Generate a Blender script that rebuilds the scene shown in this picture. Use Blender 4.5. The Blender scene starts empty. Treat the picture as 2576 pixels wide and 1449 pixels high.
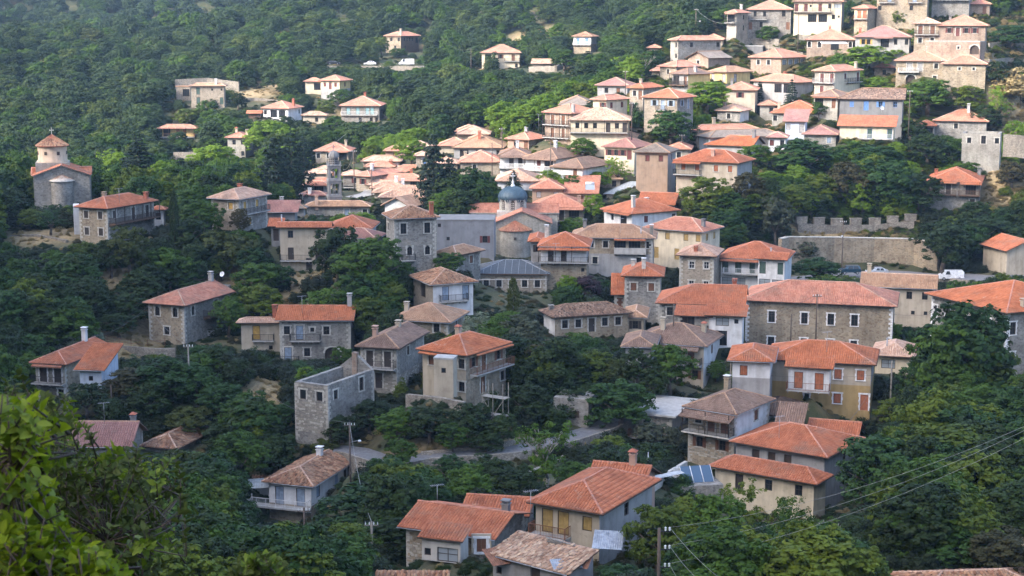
import bpy, math, random
import numpy as np
from mathutils import Vector, Matrix
rnd = random.Random(7)
R_ = math.radians
SC = bpy.context.scene
COL = SC.collection

# ------------------------------------------------------------------ camera
F = 4085.0            # focal length in units of a 2576 px wide picture
CU, CV = 1288.0, 724.5
PITCH = R_(9.5)
CAMZ = 70.0
cam_d = bpy.data.cameras.new('camera')
cam_d.sensor_width = 36.0
cam_d.lens = F / 2576.0 * 36.0
cam_d.clip_start = 0.2
cam_d.clip_end = 6000.0
cam_d.dof.use_dof = True
cam_d.dof.focus_distance = 230.0
cam_d.dof.aperture_fstop = 18.0
cam = bpy.data.objects.new('camera', cam_d)
cam.location = (0, 0, CAMZ)
cam.rotation_euler = (math.pi / 2 - PITCH, 0, 0)
COL.objects.link(cam)
SC.camera = cam

# ------------------------------------------------------------------ sky, sun, exposure
SUN_EL, SUN_AZ = R_(34), R_(56)      # azimuth measured from straight behind the camera towards the left
SDIR = Vector((-math.sin(SUN_AZ) * math.cos(SUN_EL), -math.cos(SUN_AZ) * math.cos(SUN_EL), math.sin(SUN_EL)))
w = bpy.data.worlds.new('World'); SC.world = w; w.use_nodes = True
wn = w.node_tree.nodes; wn.clear()
sky = wn.new('ShaderNodeTexSky'); sky.sky_type = 'NISHITA'; sky.sun_disc = False
sky.sun_elevation = SUN_EL
sky.sun_rotation = math.atan2(SDIR.x, SDIR.y)
sky.altitude = 800; sky.air_density = .8; sky.dust_density = 6.0; sky.ozone_density = .2
bg = wn.new('ShaderNodeBackground'); bg.inputs['Strength'].default_value = 0.15
wo = wn.new('ShaderNodeOutputWorld')
w.node_tree.links.new(sky.outputs[0], bg.inputs[0]); w.node_tree.links.new(bg.outputs[0], wo.inputs[0])
sun_d = bpy.data.lights.new('sun', 'SUN'); sun_d.energy = 1.05; sun_d.angle = R_(7); sun_d.color = (1.0, 0.94, 0.87)
sun = bpy.data.objects.new('sun', sun_d); COL.objects.link(sun)
sun.rotation_euler = SDIR.to_track_quat('Z', 'Y').to_euler()
sun.location = (0, 0, 400)
SC.view_settings.view_transform = 'Standard'
SC.view_settings.look = 'None'
SC.view_settings.exposure = 2.45
SC.view_settings.gamma = 1.0
SC.view_settings.use_curve_mapping = False
cy = SC.cycles
cy.use_denoising = True
cy.max_bounces = 4; cy.diffuse_bounces = 2; cy.glossy_bounces = 2; cy.transmission_bounces = 2
cy.volume_bounces = 0; cy.transparent_max_bounces = 4
cy.sample_clamp_indirect = 4.0
cy.caustics_reflective = False; cy.caustics_refractive = False

# ------------------------------------------------------------------ picture <-> place
FW = np.array([0.0, math.cos(PITCH), -math.sin(PITCH)])
UP = np.array([0.0, math.sin(PITCH), math.cos(PITCH)])
RT = np.array([1.0, 0.0, 0.0])
CAM = np.array([0.0, 0.0, CAMZ])
def P(u, v, D):
    return CAM + D * (FW + RT * ((u - CU) / F) + UP * ((CV - v) / F))
def proj(p):
    d = np.asarray(p, float) - CAM
    D = d @ FW
    return CU + F * (d @ RT) / D, CV - F * (d @ UP) / D, D

# ------------------------------------------------------------------ materials
MATS = {}
def nodemat(name):
    m = bpy.data.materials.new(name); m.use_nodes = True
    nt = m.node_tree; b = nt.nodes['Principled BSDF']
    MATS[name] = m
    return m, nt, b
def nd(nt, typ, **kw):
    n = nt.nodes.new(typ)
    for k, v in kw.items():
        if k.startswith('i_'):
            key = k[2:]
            n.inputs[int(key) if key.isdigit() else key.replace('_', ' ')].default_value = v
        else: setattr(n, k, v)
    return n
def ramp(nt, fac, stops):
    r = nd(nt, 'ShaderNodeValToRGB')
    e = r.color_ramp.elements
    while len(e) > 1: e.remove(e[0])
    e[0].position = stops[0][0]; e[0].color = (*stops[0][1], 1)
    for p, c in stops[1:]:
        q = e.new(p); q.color = (*c, 1)
    nt.links.new(fac, r.inputs[0]); return r.outputs[0]
def mixc(nt, fac, a, b, mode='MIX'):
    m = nd(nt, 'ShaderNodeMix', data_type='RGBA', blend_type=mode)
    for sock, val in ((m.inputs[0], fac), (m.inputs[6], a), (m.inputs[7], b)):
        if isinstance(val, (int, float)): sock.default_value = val
        elif isinstance(val, tuple): sock.default_value = (*val, 1)
        else: nt.links.new(val, sock)
    return m.outputs[2]
def math_n(nt, op, a, b=None):
    m = nd(nt, 'ShaderNodeMath', operation=op)
    for i, v in enumerate((a, b)):
        if v is None: continue
        if isinstance(v, (int, float)): m.inputs[i].default_value = v
        else: nt.links.new(v, m.inputs[i])
    return m.outputs[0]
def objcoord(nt, shift=True):
    tc = nd(nt, 'ShaderNodeTexCoord')
    if not shift: return tc.outputs['Object']
    oi = nd(nt, 'ShaderNodeObjectInfo')
    a = nd(nt, 'ShaderNodeVectorMath', operation='ADD')
    m = math_n(nt, 'MULTIPLY', oi.outputs['Random'], 37.0)
    nt.links.new(tc.outputs['Object'], a.inputs[0]); nt.links.new(m, a.inputs[1])
    return a.outputs[0]
def bump(nt, b, h, strength, dist):
    bp = nd(nt, 'ShaderNodeBump'); bp.inputs['Strength'].default_value = strength; bp.inputs['Distance'].default_value = dist
    nt.links.new(h, bp.inputs['Height']); nt.links.new(bp.outputs[0], b.inputs['Normal'])
def lk(nt, a, b): nt.links.new(a, b)

def m_plain(name, c, rough=0.7, metal=0.0, var=0.0):
    m, nt, b = nodemat(name)
    b.inputs['Roughness'].default_value = rough; b.inputs['Metallic'].default_value = metal
    n = nd(nt, 'ShaderNodeTexNoise', i_Scale=2.3, i_Detail=5.0)
    lk(nt, objcoord(nt), n.inputs['Vector'])
    d = tuple(x * (0.72 - var) for x in c); l = tuple(min(1, x * (1.22 + var)) for x in c)
    lk(nt, ramp(nt, n.outputs[0], [(0.3, d), (0.72, l)]), b.inputs['Base Color'])
    return m
def m_stone(name, cols, mortar, scale=2.6):
    m, nt, b = nodemat(name)
    b.inputs['Roughness'].default_value = 0.9
    co = objcoord(nt)
    mp = nd(nt, 'ShaderNodeMapping'); mp.inputs['Scale'].default_value = (1, 1, 1.55); lk(nt, co, mp.inputs[0])
    wob = nd(nt, 'ShaderNodeTexNoise', i_Scale=1.7, i_Detail=2.0); lk(nt, mp.outputs[0], wob.inputs['Vector'])
    add = nd(nt, 'ShaderNodeVectorMath', operation='MULTIPLY_ADD'); add.inputs[1].default_value = (.22, .22, .22)
    lk(nt, wob.outputs['Color'], add.inputs[0]); lk(nt, mp.outputs[0], add.inputs[2])
    v = nd(nt, 'ShaderNodeTexVoronoi', i_Scale=scale); lk(nt, add.outputs[0], v.inputs['Vector'])
    ve = nd(nt, 'ShaderNodeTexVoronoi', feature='DISTANCE_TO_EDGE', i_Scale=scale); lk(nt, add.outputs[0], ve.inputs['Vector'])
    sep = nd(nt, 'ShaderNodeSeparateColor'); lk(nt, v.outputs['Color'], sep.inputs[0])
    stops = [(i / max(1, len(cols) - 1), c) for i, c in enumerate(cols)]
    sc = ramp(nt, sep.outputs[0], stops)
    edge = nd(nt, 'ShaderNodeMapRange'); edge.inputs[1].default_value = 0.015; edge.inputs[2].default_value = 0.075
    lk(nt, ve.outputs['Distance'], edge.inputs[0])
    c = mixc(nt, edge.outputs[0], mortar, sc)
    big = nd(nt, 'ShaderNodeTexNoise', i_Scale=0.33, i_Detail=4.0, i_Roughness=0.65); lk(nt, co, big.inputs['Vector'])
    tone = ramp(nt, big.outputs[0], [(0.32, (.66, .64, .62)), (0.55, (1, 1, 1)), (0.75, (1.16, 1.1, 1.0))])
    c = mixc(nt, 1.0, c, tone, 'MULTIPLY')
    st = nd(nt, 'ShaderNodeMapping'); st.inputs['Scale'].default_value = (2.2, 2.2, 0.16); lk(nt, co, st.inputs[0])
    sn = nd(nt, 'ShaderNodeTexNoise', i_Scale=0.9, i_Detail=4.0); lk(nt, st.outputs[0], sn.inputs['Vector'])
    c = mixc(nt, 0.5, c, ramp(nt, sn.outputs[0], [(0.3, (.62, .61, .6)), (0.56, (1, 1, 1))]), 'MULTIPLY')
    lk(nt, c, b.inputs['Base Color'])
    bump(nt, b, edge.outputs[0], 0.55, 0.05)
    return m
def m_plaster(name, c, dirt=(.5, .47, .43)):
    m, nt, b = nodemat(name)
    b.inputs['Roughness'].default_value = 0.88
    co = objcoord(nt)
    n = nd(nt, 'ShaderNodeTexNoise', i_Scale=0.7, i_Detail=6.0, i_Roughness=0.62); lk(nt, co, n.inputs['Vector'])
    base = ramp(nt, n.outputs[0], [(0.28, tuple(x * .74 for x in c)), (0.5, c), (0.74, tuple(min(1, x * 1.1) for x in c))])
    st = nd(nt, 'ShaderNodeMapping'); st.inputs['Scale'].default_value = (1.5, 1.5, 0.2); lk(nt, co, st.inputs[0])
    sn = nd(nt, 'ShaderNodeTexNoise', i_Scale=1.0, i_Detail=5.0); lk(nt, st.outputs[0], sn.inputs['Vector'])
    base = mixc(nt, 0.45, base, ramp(nt, sn.outputs[0], [(0.28, dirt), (0.6, (1, 1, 1))]), 'MULTIPLY')
    p = nd(nt, 'ShaderNodeTexNoise', i_Scale=1.3, i_Detail=3.0); lk(nt, co, p.inputs['Vector'])
    base = mixc(nt, ramp(nt, p.outputs[0], [(0.66, (0, 0, 0)), (0.69, (.6, .6, .6))]), base, tuple(x * .55 + .06 for x in c))
    lk(nt, base, b.inputs['Base Color'])
    bump(nt, b, n.outputs[0], 0.25, 0.03)
    return m
def weather(nt, c, geo):
    n = nd(nt, 'ShaderNodeTexNoise', i_Scale=.23, i_Detail=6.0, i_Roughness=.7); lk(nt, geo.outputs['Position'], n.inputs['Vector'])
    c = mixc(nt, ramp(nt, n.outputs[0], [(.52, (0, 0, 0)), (.68, (.55, .55, .55))]), c, (.2, .155, .12))
    n2 = nd(nt, 'ShaderNodeTexNoise', i_Scale=1.1, i_Detail=5.0, i_Roughness=.7); lk(nt, geo.outputs['Position'], n2.inputs['Vector'])
    return mixc(nt, ramp(nt, n2.outputs[0], [(.6, (0, 0, 0)), (.72, (.4, .4, .4))]), c, (.46, .4, .32))
def m_roof(name, cols, rough=0.75):
    """two materials: tiles with their own edges (name), flat roof bed with fine tile relief (name_bed)"""
    stops = [(i / (len(cols) - 1), c) for i, c in enumerate(cols)]
    m, nt, b = nodemat(name)
    b.inputs['Roughness'].default_value = rough; b.inputs['Specular IOR Level'].default_value = 0.35
    at = nd(nt, 'ShaderNodeAttribute', attribute_name='rnd')
    oi = nd(nt, 'ShaderNodeObjectInfo')
    f = math_n(nt, 'FRACT', math_n(nt, 'ADD', at.outputs['Fac'], oi.outputs['Random']))
    c = ramp(nt, f, stops)
    n = nd(nt, 'ShaderNodeTexNoise', i_Scale=0.5, i_Detail=5.0, i_Roughness=0.6)
    tc = nd(nt, 'ShaderNodeNewGeometry'); lk(nt, tc.outputs['Position'], n.inputs['Vector'])
    c = mixc(nt, 1.0, c, ramp(nt, n.outputs[0], [(0.3, (.66, .64, .64)), (0.52, (1, 1, 1)), (0.75, (1.14, 1.14, 1.12))]), 'MULTIPLY')
    c = weather(nt, c, tc)
    lk(nt, c, b.inputs['Base Color'])
    m, nt, b = nodemat(name + '_bed')
    b.inputs['Roughness'].default_value = rough; b.inputs['Specular IOR Level'].default_value = 0.35
    uv = nd(nt, 'ShaderNodeUVMap', uv_map='uv')
    br = nd(nt, 'ShaderNodeTexBrick', offset=0.0, i_Scale=1.0, i_Mortar_Size=0.0, i_Brick_Width=0.28, i_Row_Height=0.4)
    sepv = nd(nt, 'ShaderNodeSeparateXYZ'); lk(nt, uv.outputs[0], sepv.inputs[0])
    cu = math_n(nt, 'FLOOR', math_n(nt, 'DIVIDE', sepv.outputs[0], 0.28))
    cv = math_n(nt, 'FLOOR', math_n(nt, 'DIVIDE', sepv.outputs[1], 0.4))
    cb = nd(nt, 'ShaderNodeCombineXYZ'); lk(nt, cu, cb.inputs[0]); lk(nt, cv, cb.inputs[1])
    wnz = nd(nt, 'ShaderNodeTexWhiteNoise', noise_dimensions='2D'); lk(nt, cb.outputs[0], wnz.inputs['Vector'])
    nt.nodes.remove(br)
    c = ramp(nt, wnz.outputs['Value'], stops)
    n = nd(nt, 'ShaderNodeTexNoise', i_Scale=0.42, i_Detail=5.0, i_Roughness=0.6)
    tc = nd(nt, 'ShaderNodeNewGeometry'); lk(nt, tc.outputs['Position'], n.inputs['Vector'])
    c = mixc(nt, 1.0, c, ramp(nt, n.outputs[0], [(0.3, (.7, .68, .67)), (0.52, (1, 1, 1)), (0.75, (1.13, 1.13, 1.1))]), 'MULTIPLY')
    c = weather(nt, c, tc)
    lk(nt, c, b.inputs['Base Color'])
    hx = math_n(nt, 'ABSOLUTE', math_n(nt, 'SINE', math_n(nt, 'MULTIPLY', sepv.outputs[0], math.pi / 0.28)))
    hy = math_n(nt, 'FRACT', math_n(nt, 'DIVIDE', sepv.outputs[1], 0.4))
    hh = math_n(nt, 'SUBTRACT', math_n(nt, 'MULTIPLY', hx, 0.8), math_n(nt, 'MULTIPLY', hy, 0.9))
    bump(nt, b, hh, 0.9, 0.07)
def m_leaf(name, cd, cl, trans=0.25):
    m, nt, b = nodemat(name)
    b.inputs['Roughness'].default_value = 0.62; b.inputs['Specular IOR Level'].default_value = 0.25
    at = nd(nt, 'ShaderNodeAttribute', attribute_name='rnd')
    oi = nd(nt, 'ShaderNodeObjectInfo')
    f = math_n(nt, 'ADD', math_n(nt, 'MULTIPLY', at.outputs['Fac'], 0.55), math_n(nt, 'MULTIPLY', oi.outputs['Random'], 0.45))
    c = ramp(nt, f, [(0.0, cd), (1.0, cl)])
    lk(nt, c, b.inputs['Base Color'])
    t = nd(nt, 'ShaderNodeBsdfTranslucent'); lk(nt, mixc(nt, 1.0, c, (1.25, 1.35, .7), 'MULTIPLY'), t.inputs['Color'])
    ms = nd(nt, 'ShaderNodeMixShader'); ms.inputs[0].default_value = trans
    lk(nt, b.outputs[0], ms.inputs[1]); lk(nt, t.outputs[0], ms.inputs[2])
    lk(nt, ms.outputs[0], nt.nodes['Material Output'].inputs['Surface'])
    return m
def M(n): return MATS[n]

m_stone('stone_tan', [(.220, .167, .114), (.317, .255, .176), (.387, .326, .238), (.264, .229, .176)], (.352, .308, .238))
m_stone('stone_grey', [(.17, .165, .155), (.25, .24, .22), (.33, .32, .295), (.22, .2, .175)], (.31, .295, .265))
m_stone('stone_beige', [(.246, .204, .153), (.323, .272, .212), (.383, .332, .264), (.272, .238, .196)], (.357, .315, .255))
m_stone('stone_red', [(.255, .170, .128), (.323, .230, .170), (.357, .281, .221), (.281, .221, .178)], (.340, .281, .230))
m_stone('stone_white', [(.295, .287, .254), (.369, .353, .312), (.426, .410, .361), (.328, .312, .279)], (.361, .344, .303), 3.4)
m_stone('rubble', [(.2, .18, .15), (.3, .27, .23), (.36, .33, .28), (.25, .22, .18)], (.17, .15, .12), 3.2)
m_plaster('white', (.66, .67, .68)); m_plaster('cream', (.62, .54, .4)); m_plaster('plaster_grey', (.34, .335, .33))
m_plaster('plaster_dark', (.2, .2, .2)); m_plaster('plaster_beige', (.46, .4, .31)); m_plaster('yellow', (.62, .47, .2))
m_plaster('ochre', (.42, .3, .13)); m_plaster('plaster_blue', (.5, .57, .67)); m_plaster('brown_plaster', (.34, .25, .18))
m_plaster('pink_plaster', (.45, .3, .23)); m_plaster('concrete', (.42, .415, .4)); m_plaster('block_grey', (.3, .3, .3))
m_plaster('tower_grey', (.22, .22, .225)); m_plaster('blue_grey', (.23, .24, .26)); m_plaster('plaster_light', (.5, .48, .44)); m_plaster('drum_plaster', (.52, .4, .29))
m_plain('quoin', (.45, .43, .38), .9); m_plain('limestone', (.52, .5, .45), .9); m_plain('white_trim', (.72, .72, .72), .7)
m_plain('wood', (.13, .075, .045), .75); m_plain('wood_dark', (.05, .034, .026), .7); m_plain('wood_grey', (.22, .2, .17), .85)
m_plain('shut_brown', (.17, .075, .04), .65); m_plain('shut_red', (.13, .035, .03), .65); m_plain('shut_yellow', (.5, .31, .08), .65)
m_plain('shut_blue', (.12, .24, .5), .6); m_plain('shut_palebl', (.26, .33, .43), .6); m_plain('shut_green', (.055, .1, .085), .6)
m_plain('shut_teal', (.22, .38, .4), .6); m_plain('shut_orange', (.38, .13, .06), .65); m_plain('shut_grey', (.32, .32, .32), .65)
m_plain('shut_mustard', (.38, .26, .09), .65); m_plain('shut_dark', (.045, .035, .03), .65)
m_plain('iron', (.03, .03, .032), .55, .3); m_plain('steel', (.36, .37, .39), .45, .6); m_plain('white_metal', (.7, .71, .72), .5)
m_plain('pole_wood', (.1, .075, .06), .85); m_plain('rust', (.2, .09, .05), .8, 0, .15); m_plain('cable', (.12, .12, .12), .7)
m_plain('cable_light', (.3, .31, .3), .6)
m_plain('metal_sheet', (.33, .36, .4), .45, .35, .1); m_plain('metal_roof', (.42, .45, .47), .5, .2); m_plain('slate', (.06, .07, .08), .65)
m_plain('copper_green', (.055, .1, .135), .5, .1); m_plain('brick_red', (.36, .12, .07), .85); m_plain('bark', (.13, .1, .075), .95)
m_plain('bark_pale', (.3, .27, .23), .95); m_plain('asphalt', (.16, .16, .165), .95); m_plain('paving', (.33, .315, .29), .9)
m_plain('tarp_white', (.75, .78, .8), .6); m_plain('tyre', (.02, .02, .02), .8); m_plain('rubble_earth', (.22, .17, .12), .95)
for nm, c in (('car_blue', (.02, .055, .09)), ('car_silver', (.42, .46, .52)), ('car_white', (.75, .76, .78)), ('car_black', (.02, .022, .028))):
    m = m_plain(nm, c, .28, .15)
    m.node_tree.nodes['Principled BSDF'].inputs['Coat Weight'].default_value = .6
m, nt, b = nodemat('glass'); b.inputs['Base Color'].default_value = (.02, .024, .028, 1); b.inputs['Roughness'].default_value = .12
m, nt, b = nodemat('glass_pale'); b.inputs['Base Color'].default_value = (.3, .34, .37, 1); b.inputs['Roughness'].default_value = .15
m, nt, b = nodemat('solar_glass'); b.inputs['Base Color'].default_value = (.07, .12, .19, 1); b.inputs['Roughness'].default_value = .15
m, nt, b = nodemat('lamp_glass'); b.inputs['Base Color'].default_value = (.8, .82, .84, 1); b.inputs['Roughness'].default_value = .3
m_roof('orange', [(.38, .115, .045), (.45, .145, .06), (.49, .175, .082), (.41, .13, .053)])
m_roof('red', [(.36, .112, .052), (.43, .145, .068), (.47, .175, .09), (.39, .125, .06)])
m_roof('pink', [(.45, .27, .185), (.53, .34, .245), (.6, .42, .315), (.48, .295, .205)])
m_roof('salmon', [(.44, .175, .105), (.5, .215, .14), (.56, .27, .185), (.46, .19, .12)])
m_roof('brown', [(.19, .12, .085), (.24, .155, .115), (.28, .19, .145), (.21, .135, .1)])
m_roof('grey_tile', [(.2, .165, .135), (.25, .21, .175), (.29, .245, .2), (.22, .18, .15)])
m_roof('tan', [(.33, .19, .11), (.4, .24, .145), (.44, .28, .18), (.35, .205, .12)])
m_roof('mauve', [(.3, .15, .125), (.35, .18, .15), (.38, .205, .175), (.32, .16, .135)])
m_roof('old', [(.12, .065, .04), (.3, .14, .08), (.45, .27, .16), (.24, .15, .1), (.4, .2, .11)], .9)
m_roof('old_pale', [(.25, .15, .1), (.44, .28, .19), (.56, .42, .3), (.38, .26, .19), (.5, .33, .23)], .9)
m_roof('old_dark', [(.07, .05, .04), (.17, .1, .07), (.3, .19, .13), (.13, .09, .07), (.36, .25, .18)], .9)
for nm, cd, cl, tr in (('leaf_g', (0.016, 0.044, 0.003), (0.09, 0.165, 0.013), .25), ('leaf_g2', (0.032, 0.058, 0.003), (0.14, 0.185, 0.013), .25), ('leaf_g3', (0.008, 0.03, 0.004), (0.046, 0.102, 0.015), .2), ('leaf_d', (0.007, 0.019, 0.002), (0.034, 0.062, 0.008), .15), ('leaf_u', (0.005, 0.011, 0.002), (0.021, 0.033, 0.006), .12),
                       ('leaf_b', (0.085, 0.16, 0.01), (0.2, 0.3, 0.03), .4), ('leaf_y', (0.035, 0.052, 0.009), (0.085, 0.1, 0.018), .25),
                       ('leaf_f', (.006, .016, .009), (.018, .036, .018), .05), ('leaf_o', (0.036, 0.047, 0.026), (0.075, 0.088, 0.05), .15),
                       ('leaf_p', (.022, .012, .016), (.05, .025, .03), .15), ('leaf_w', (0.045, 0.068, 0.028), (0.25, 0.29, 0.2), .2),
                       ('leaf_r', (0.03, 0.034, 0.01), (0.078, 0.064, 0.02), .2), ('leaf_hill', (0.008, 0.023, 0.008), (0.056, 0.095, 0.022), .15),
                       ('leaf_hill_b', (0.03, 0.055, 0.01), (0.1, 0.135, 0.022), .2), ('leaf_straw', (.2, .15, .07), (.36, .28, .13), .2),
                       ('leaf_fore', (0.085, 0.135, 0.014), (0.2, 0.26, 0.032), .35), ('leaf_fore_y', (0.16, 0.235, 0.01), (0.36, 0.43, 0.028), .4),  # leaf_fore_y: sunlight on the nearest sprays put into the leaf colour
                       ('leaf_fore_d', (0.06, 0.09, 0.025), (0.16, 0.2, 0.065), .25)):
    m_leaf(nm, cd, cl, tr)

# ------------------------------------------------------------------ mesh helpers
def np_mesh(name, V, Fq, mat=None, rv=None, smooth=False):
    """fast mesh from arrays: V (n,3), Fq (m,k) faces with the same number of corners"""
    V = np.asarray(V, np.float32); Fq = np.asarray(Fq, np.int32)
    me = bpy.data.meshes.new(name)
    k = Fq.shape[1]
    me.vertices.add(len(V)); me.vertices.foreach_set('co', V.ravel())
    me.loops.add(Fq.size); me.loops.foreach_set('vertex_index', Fq.ravel())
    me.polygons.add(len(Fq)); me.polygons.foreach_set('loop_start', np.arange(0, Fq.size, k, dtype=np.int32))
    me.polygons.foreach_set('loop_total', np.full(len(Fq), k, np.int32))
    if smooth: me.polygons.foreach_set('use_smooth', np.ones(len(Fq), bool))
    if rv is not None:
        a = me.attributes.new('rnd', 'FLOAT', 'FACE'); a.data.foreach_set('value', np.asarray(rv, np.float32))
    if mat: me.materials.append(M(mat))
    me.update(calc_edges=True)
    return me
class MB:
    def __init__(s): s.v = []; s.f = []; s.m = []; s.uv = []; s.smooth = set()
    def quad(s, pts, m=0, uv=None):
        i = len(s.v); s.v += [tuple(p) for p in pts]; s.f.append(tuple(range(i, i + len(pts)))); s.m.append(m); s.uv.append(uv)
    def box(s, c, d, m=0, rz=0.0):
        cx, cy_, cz = c; dx, dy, dz = (x / 2 for x in d); cs, sn = math.cos(rz), math.sin(rz)
        i = len(s.v)
        for z in (-dz, dz):
            for x, y in ((-dx, -dy), (dx, -dy), (dx, dy), (-dx, dy)):
                s.v.append((cx + x * cs - y * sn, cy_ + x * sn + y * cs, cz + z))
        for f in ((0, 3, 2, 1), (4, 5, 6, 7), (0, 1, 5, 4), (1, 2, 6, 5), (2, 3, 7, 6), (3, 0, 4, 7)):
            s.f.append(tuple(i + k for k in f)); s.m.append(m); s.uv.append(None)
    def tube(s, a, b, r0, r1=None, n=6, m=0, cap=True):
        a = Vector(a); b = Vector(b); r1 = r0 if r1 is None else r1
        d = (b - a)
        if d.length < 1e-6: return
        d.normalize(); x = d.orthogonal().normalized(); y = d.cross(x)
        i = len(s.v)
        for p, r in ((a, r0), (b, r1)):
            for k in range(n):
                t = 2 * math.pi * k / n
                s.v.append(tuple(p + x * (r * math.cos(t)) + y * (r * math.sin(t))))
        for k in range(n):
            q = (k + 1) % n
            s.smooth.add(len(s.f))
            s.f.append((i + k, i + q, i + n + q, i + n + k)); s.m.append(m); s.uv.append(None)
        if cap:
            s.f.append(tuple(i + n + k for k in range(n))); s.m.append(m); s.uv.append(None)
            s.f.append(tuple(i + k for k in reversed(range(n)))); s.m.append(m); s.uv.append(None)
    def lathe(s, prof, c=(0, 0, 0), n=16, m=0, a0=0.0, a1=2 * math.pi, smooth=True):
        i = len(s.v); full = abs(a1 - a0 - 2 * math.pi) < 1e-6; cols = n if full else n + 1
        for r, z in prof:
            for k in range(cols):
                t = a0 + (a1 - a0) * k / n
                s.v.append((c[0] + r * math.cos(t), c[1] + r * math.sin(t), c[2] + z))
        for j in range(len(prof) - 1):
            for k in range(n):
                q = (k + 1) % cols
                if smooth: s.smooth.add(len(s.f))
                s.f.append((i + j * cols + k, i + j * cols + q, i + (j + 1) * cols + q, i + (j + 1) * cols + k)); s.m.append(m); s.uv.append(None)
    def mesh(s, name, mats):
        me = bpy.data.meshes.new(name); me.from_pydata(s.v, [], s.f)
        for k in mats: me.materials.append(M(k))
        if len(mats) > 1: me.polygons.foreach_set('material_index', s.m)
        if s.smooth:
            arr = np.zeros(len(s.f), bool); arr[list(s.smooth)] = True; me.polygons.foreach_set('use_smooth', arr)
        if any(u is not None for u in s.uv):
            l = me.uv_layers.new(name='uv'); k = 0; flat = []
            for f, u in zip(s.f, s.uv):
                flat += [c for p in (u if u is not None else [(0, 0)] * len(f)) for c in p]
            l.data.foreach_set('uv', flat)
        me.update(); return me
    def build(s, name, mats, parent=None, mat4=None):
        if isinstance(mats, str): mats = [mats]
        return obj(name, s.mesh(name, mats), parent, mat4)
def obj(name, me, parent=None, mat4=None, **props):
    o = bpy.data.objects.new(name, me); COL.objects.link(o)
    if parent is not None: o.parent = parent
    if mat4 is not None: o.matrix_local = mat4
    for k, v in props.items(): o[k] = v
    return o
def empty(name, loc, rz=0.0, **props):
    o = bpy.data.objects.new(name, None); COL.objects.link(o)
    o.location = loc; o.rotation_euler = (0, 0, rz); o.empty_display_size = .5
    for k, v in props.items(): o[k] = v
    return o
def TR(x, y, z, rz=0.0, s=None):
    m = Matrix.Translation((x, y, z)) @ Matrix.Rotation(rz, 4, 'Z')
    if s is not None: m = m @ Matrix.Diagonal((*s, 1))
    return m
# ------------------------------------------------------------------ blocks (a block is one box of a house) solved from the picture
CTRL = []        # ground control points (x, y, z)
FOOT = []        # footprints (cx, cy, rz, hx, hy)
SEEN = []        # picture rectangles that must stay unhidden (u0, v0, u1, v1, depth)
def far_k(u, v):      # the right hand slope leans back
    return 1 - .11 * min(1, max(0, (u - 1600) / 350)) * min(1, max(0, (480 - v) / 110))
def solve(xl, xc, xr, ve, vb, ppm, dep=8.0, a=None):
    ppm = ppm * far_k(xc, vb)
    D = F / ppm
    pe = P(xc, ve, D)
    cp, sp = math.cos(PITCH), math.sin(PITCH)
    yv = (CV - vb) / F
    Db = pe[1] / (cp + yv * sp)
    zb = CAMZ + Db * (-sp + yv * cp)
    def Wd(u, dx, dy):
        return ((u - CU) * D - F * pe[0]) / (F * dx - (u - CU) * dy * cp)
    def both(a):
        return Wd(xl, -math.cos(a), math.sin(a)), Wd(xr, math.sin(a), math.cos(a))
    ray = math.atan((xc - CU) / F)
    if a is None:
        if xr > xc + 2 and xc > xl + 2:
            best = None
            for k in range(2, 176):
                t = R_(k * 0.5)
                wl, wr = both(t)
                if wl < 1 or wr < 1 or wl > 45 or wr > 45: continue
                e = abs(math.log(wr / dep))
                if best is None or e < best[0]: best = (e, t, wl, wr)
            _, a, wl, wr = best
        else:
            a = ray
            wl = Wd(xl, -math.cos(a), math.sin(a)) if xl < xc - 2 else dep
            wr = dep
    else:
        a = R_(a)
        wl, wr = both(a)
        if xr <= xc + 2: wr = dep
        if xl >= xc - 2: wl = dep
    ex = np.array([math.cos(a), -math.sin(a)]); ey = np.array([math.sin(a), math.cos(a)])
    c = pe[:2] - ex * wl / 2 + ey * wr / 2
    H = pe[2] - zb
    return dict(c=c, a=a, wl=wl, wr=wr, zb=zb, H=H, ppm=ppm, D=D)

DIM = {'w': (.92, 1.25, .85), 's': (.95, 1.3, .8), 'o': (.9, 1.25, .85), 'd': (1.0, 2.1, .06), 'D': (1.12, 2.15, .06), 'a': (.85, 1.45, .75),
       'A': (2.3, 2.25, .0), 'q': (.6, .65, 1.25), 'v': (2.1, 2.15, .06), 'g': (1.9, 1.25, .85), 'n': (1.0, 1.75, .75), 'x': (.9, 1.2, .85), 'e': (1.0, 2.1, .06), 'E': (2.4, 2.2, .05)}
_cache = {}
def cmesh(key, fn):
    if key not in _cache: _cache[key] = fn()
    return _cache[key]
def ring(mb, w, h, t, y0, y1, m=0, bot=True):
    for x in (-w / 2 + t / 2, w / 2 - t / 2): mb.box((x, (y0 + y1) / 2, h / 2), (t, y1 - y0, h), m)
    mb.box((0, (y0 + y1) / 2, h - t / 2), (w - 2 * t, y1 - y0, t), m)
    if bot: mb.box((0, (y0 + y1) / 2, t / 2), (w - 2 * t, y1 - y0, t), m)
def leaf_mesh(w, h, mat):
    def f():
        mb = MB(); mb.box((0, 0, h / 2), (w, .045, h))
        n = max(3, int(h / .16))
        for k in range(n): mb.box((0, -.03, (k + .5) * h / n), (w * .8, .025, h / n * .55))
        return mb.mesh('shutter', [mat])
    return cmesh(('leaf', round(w, 2), round(h, 2), mat), f)
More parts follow.
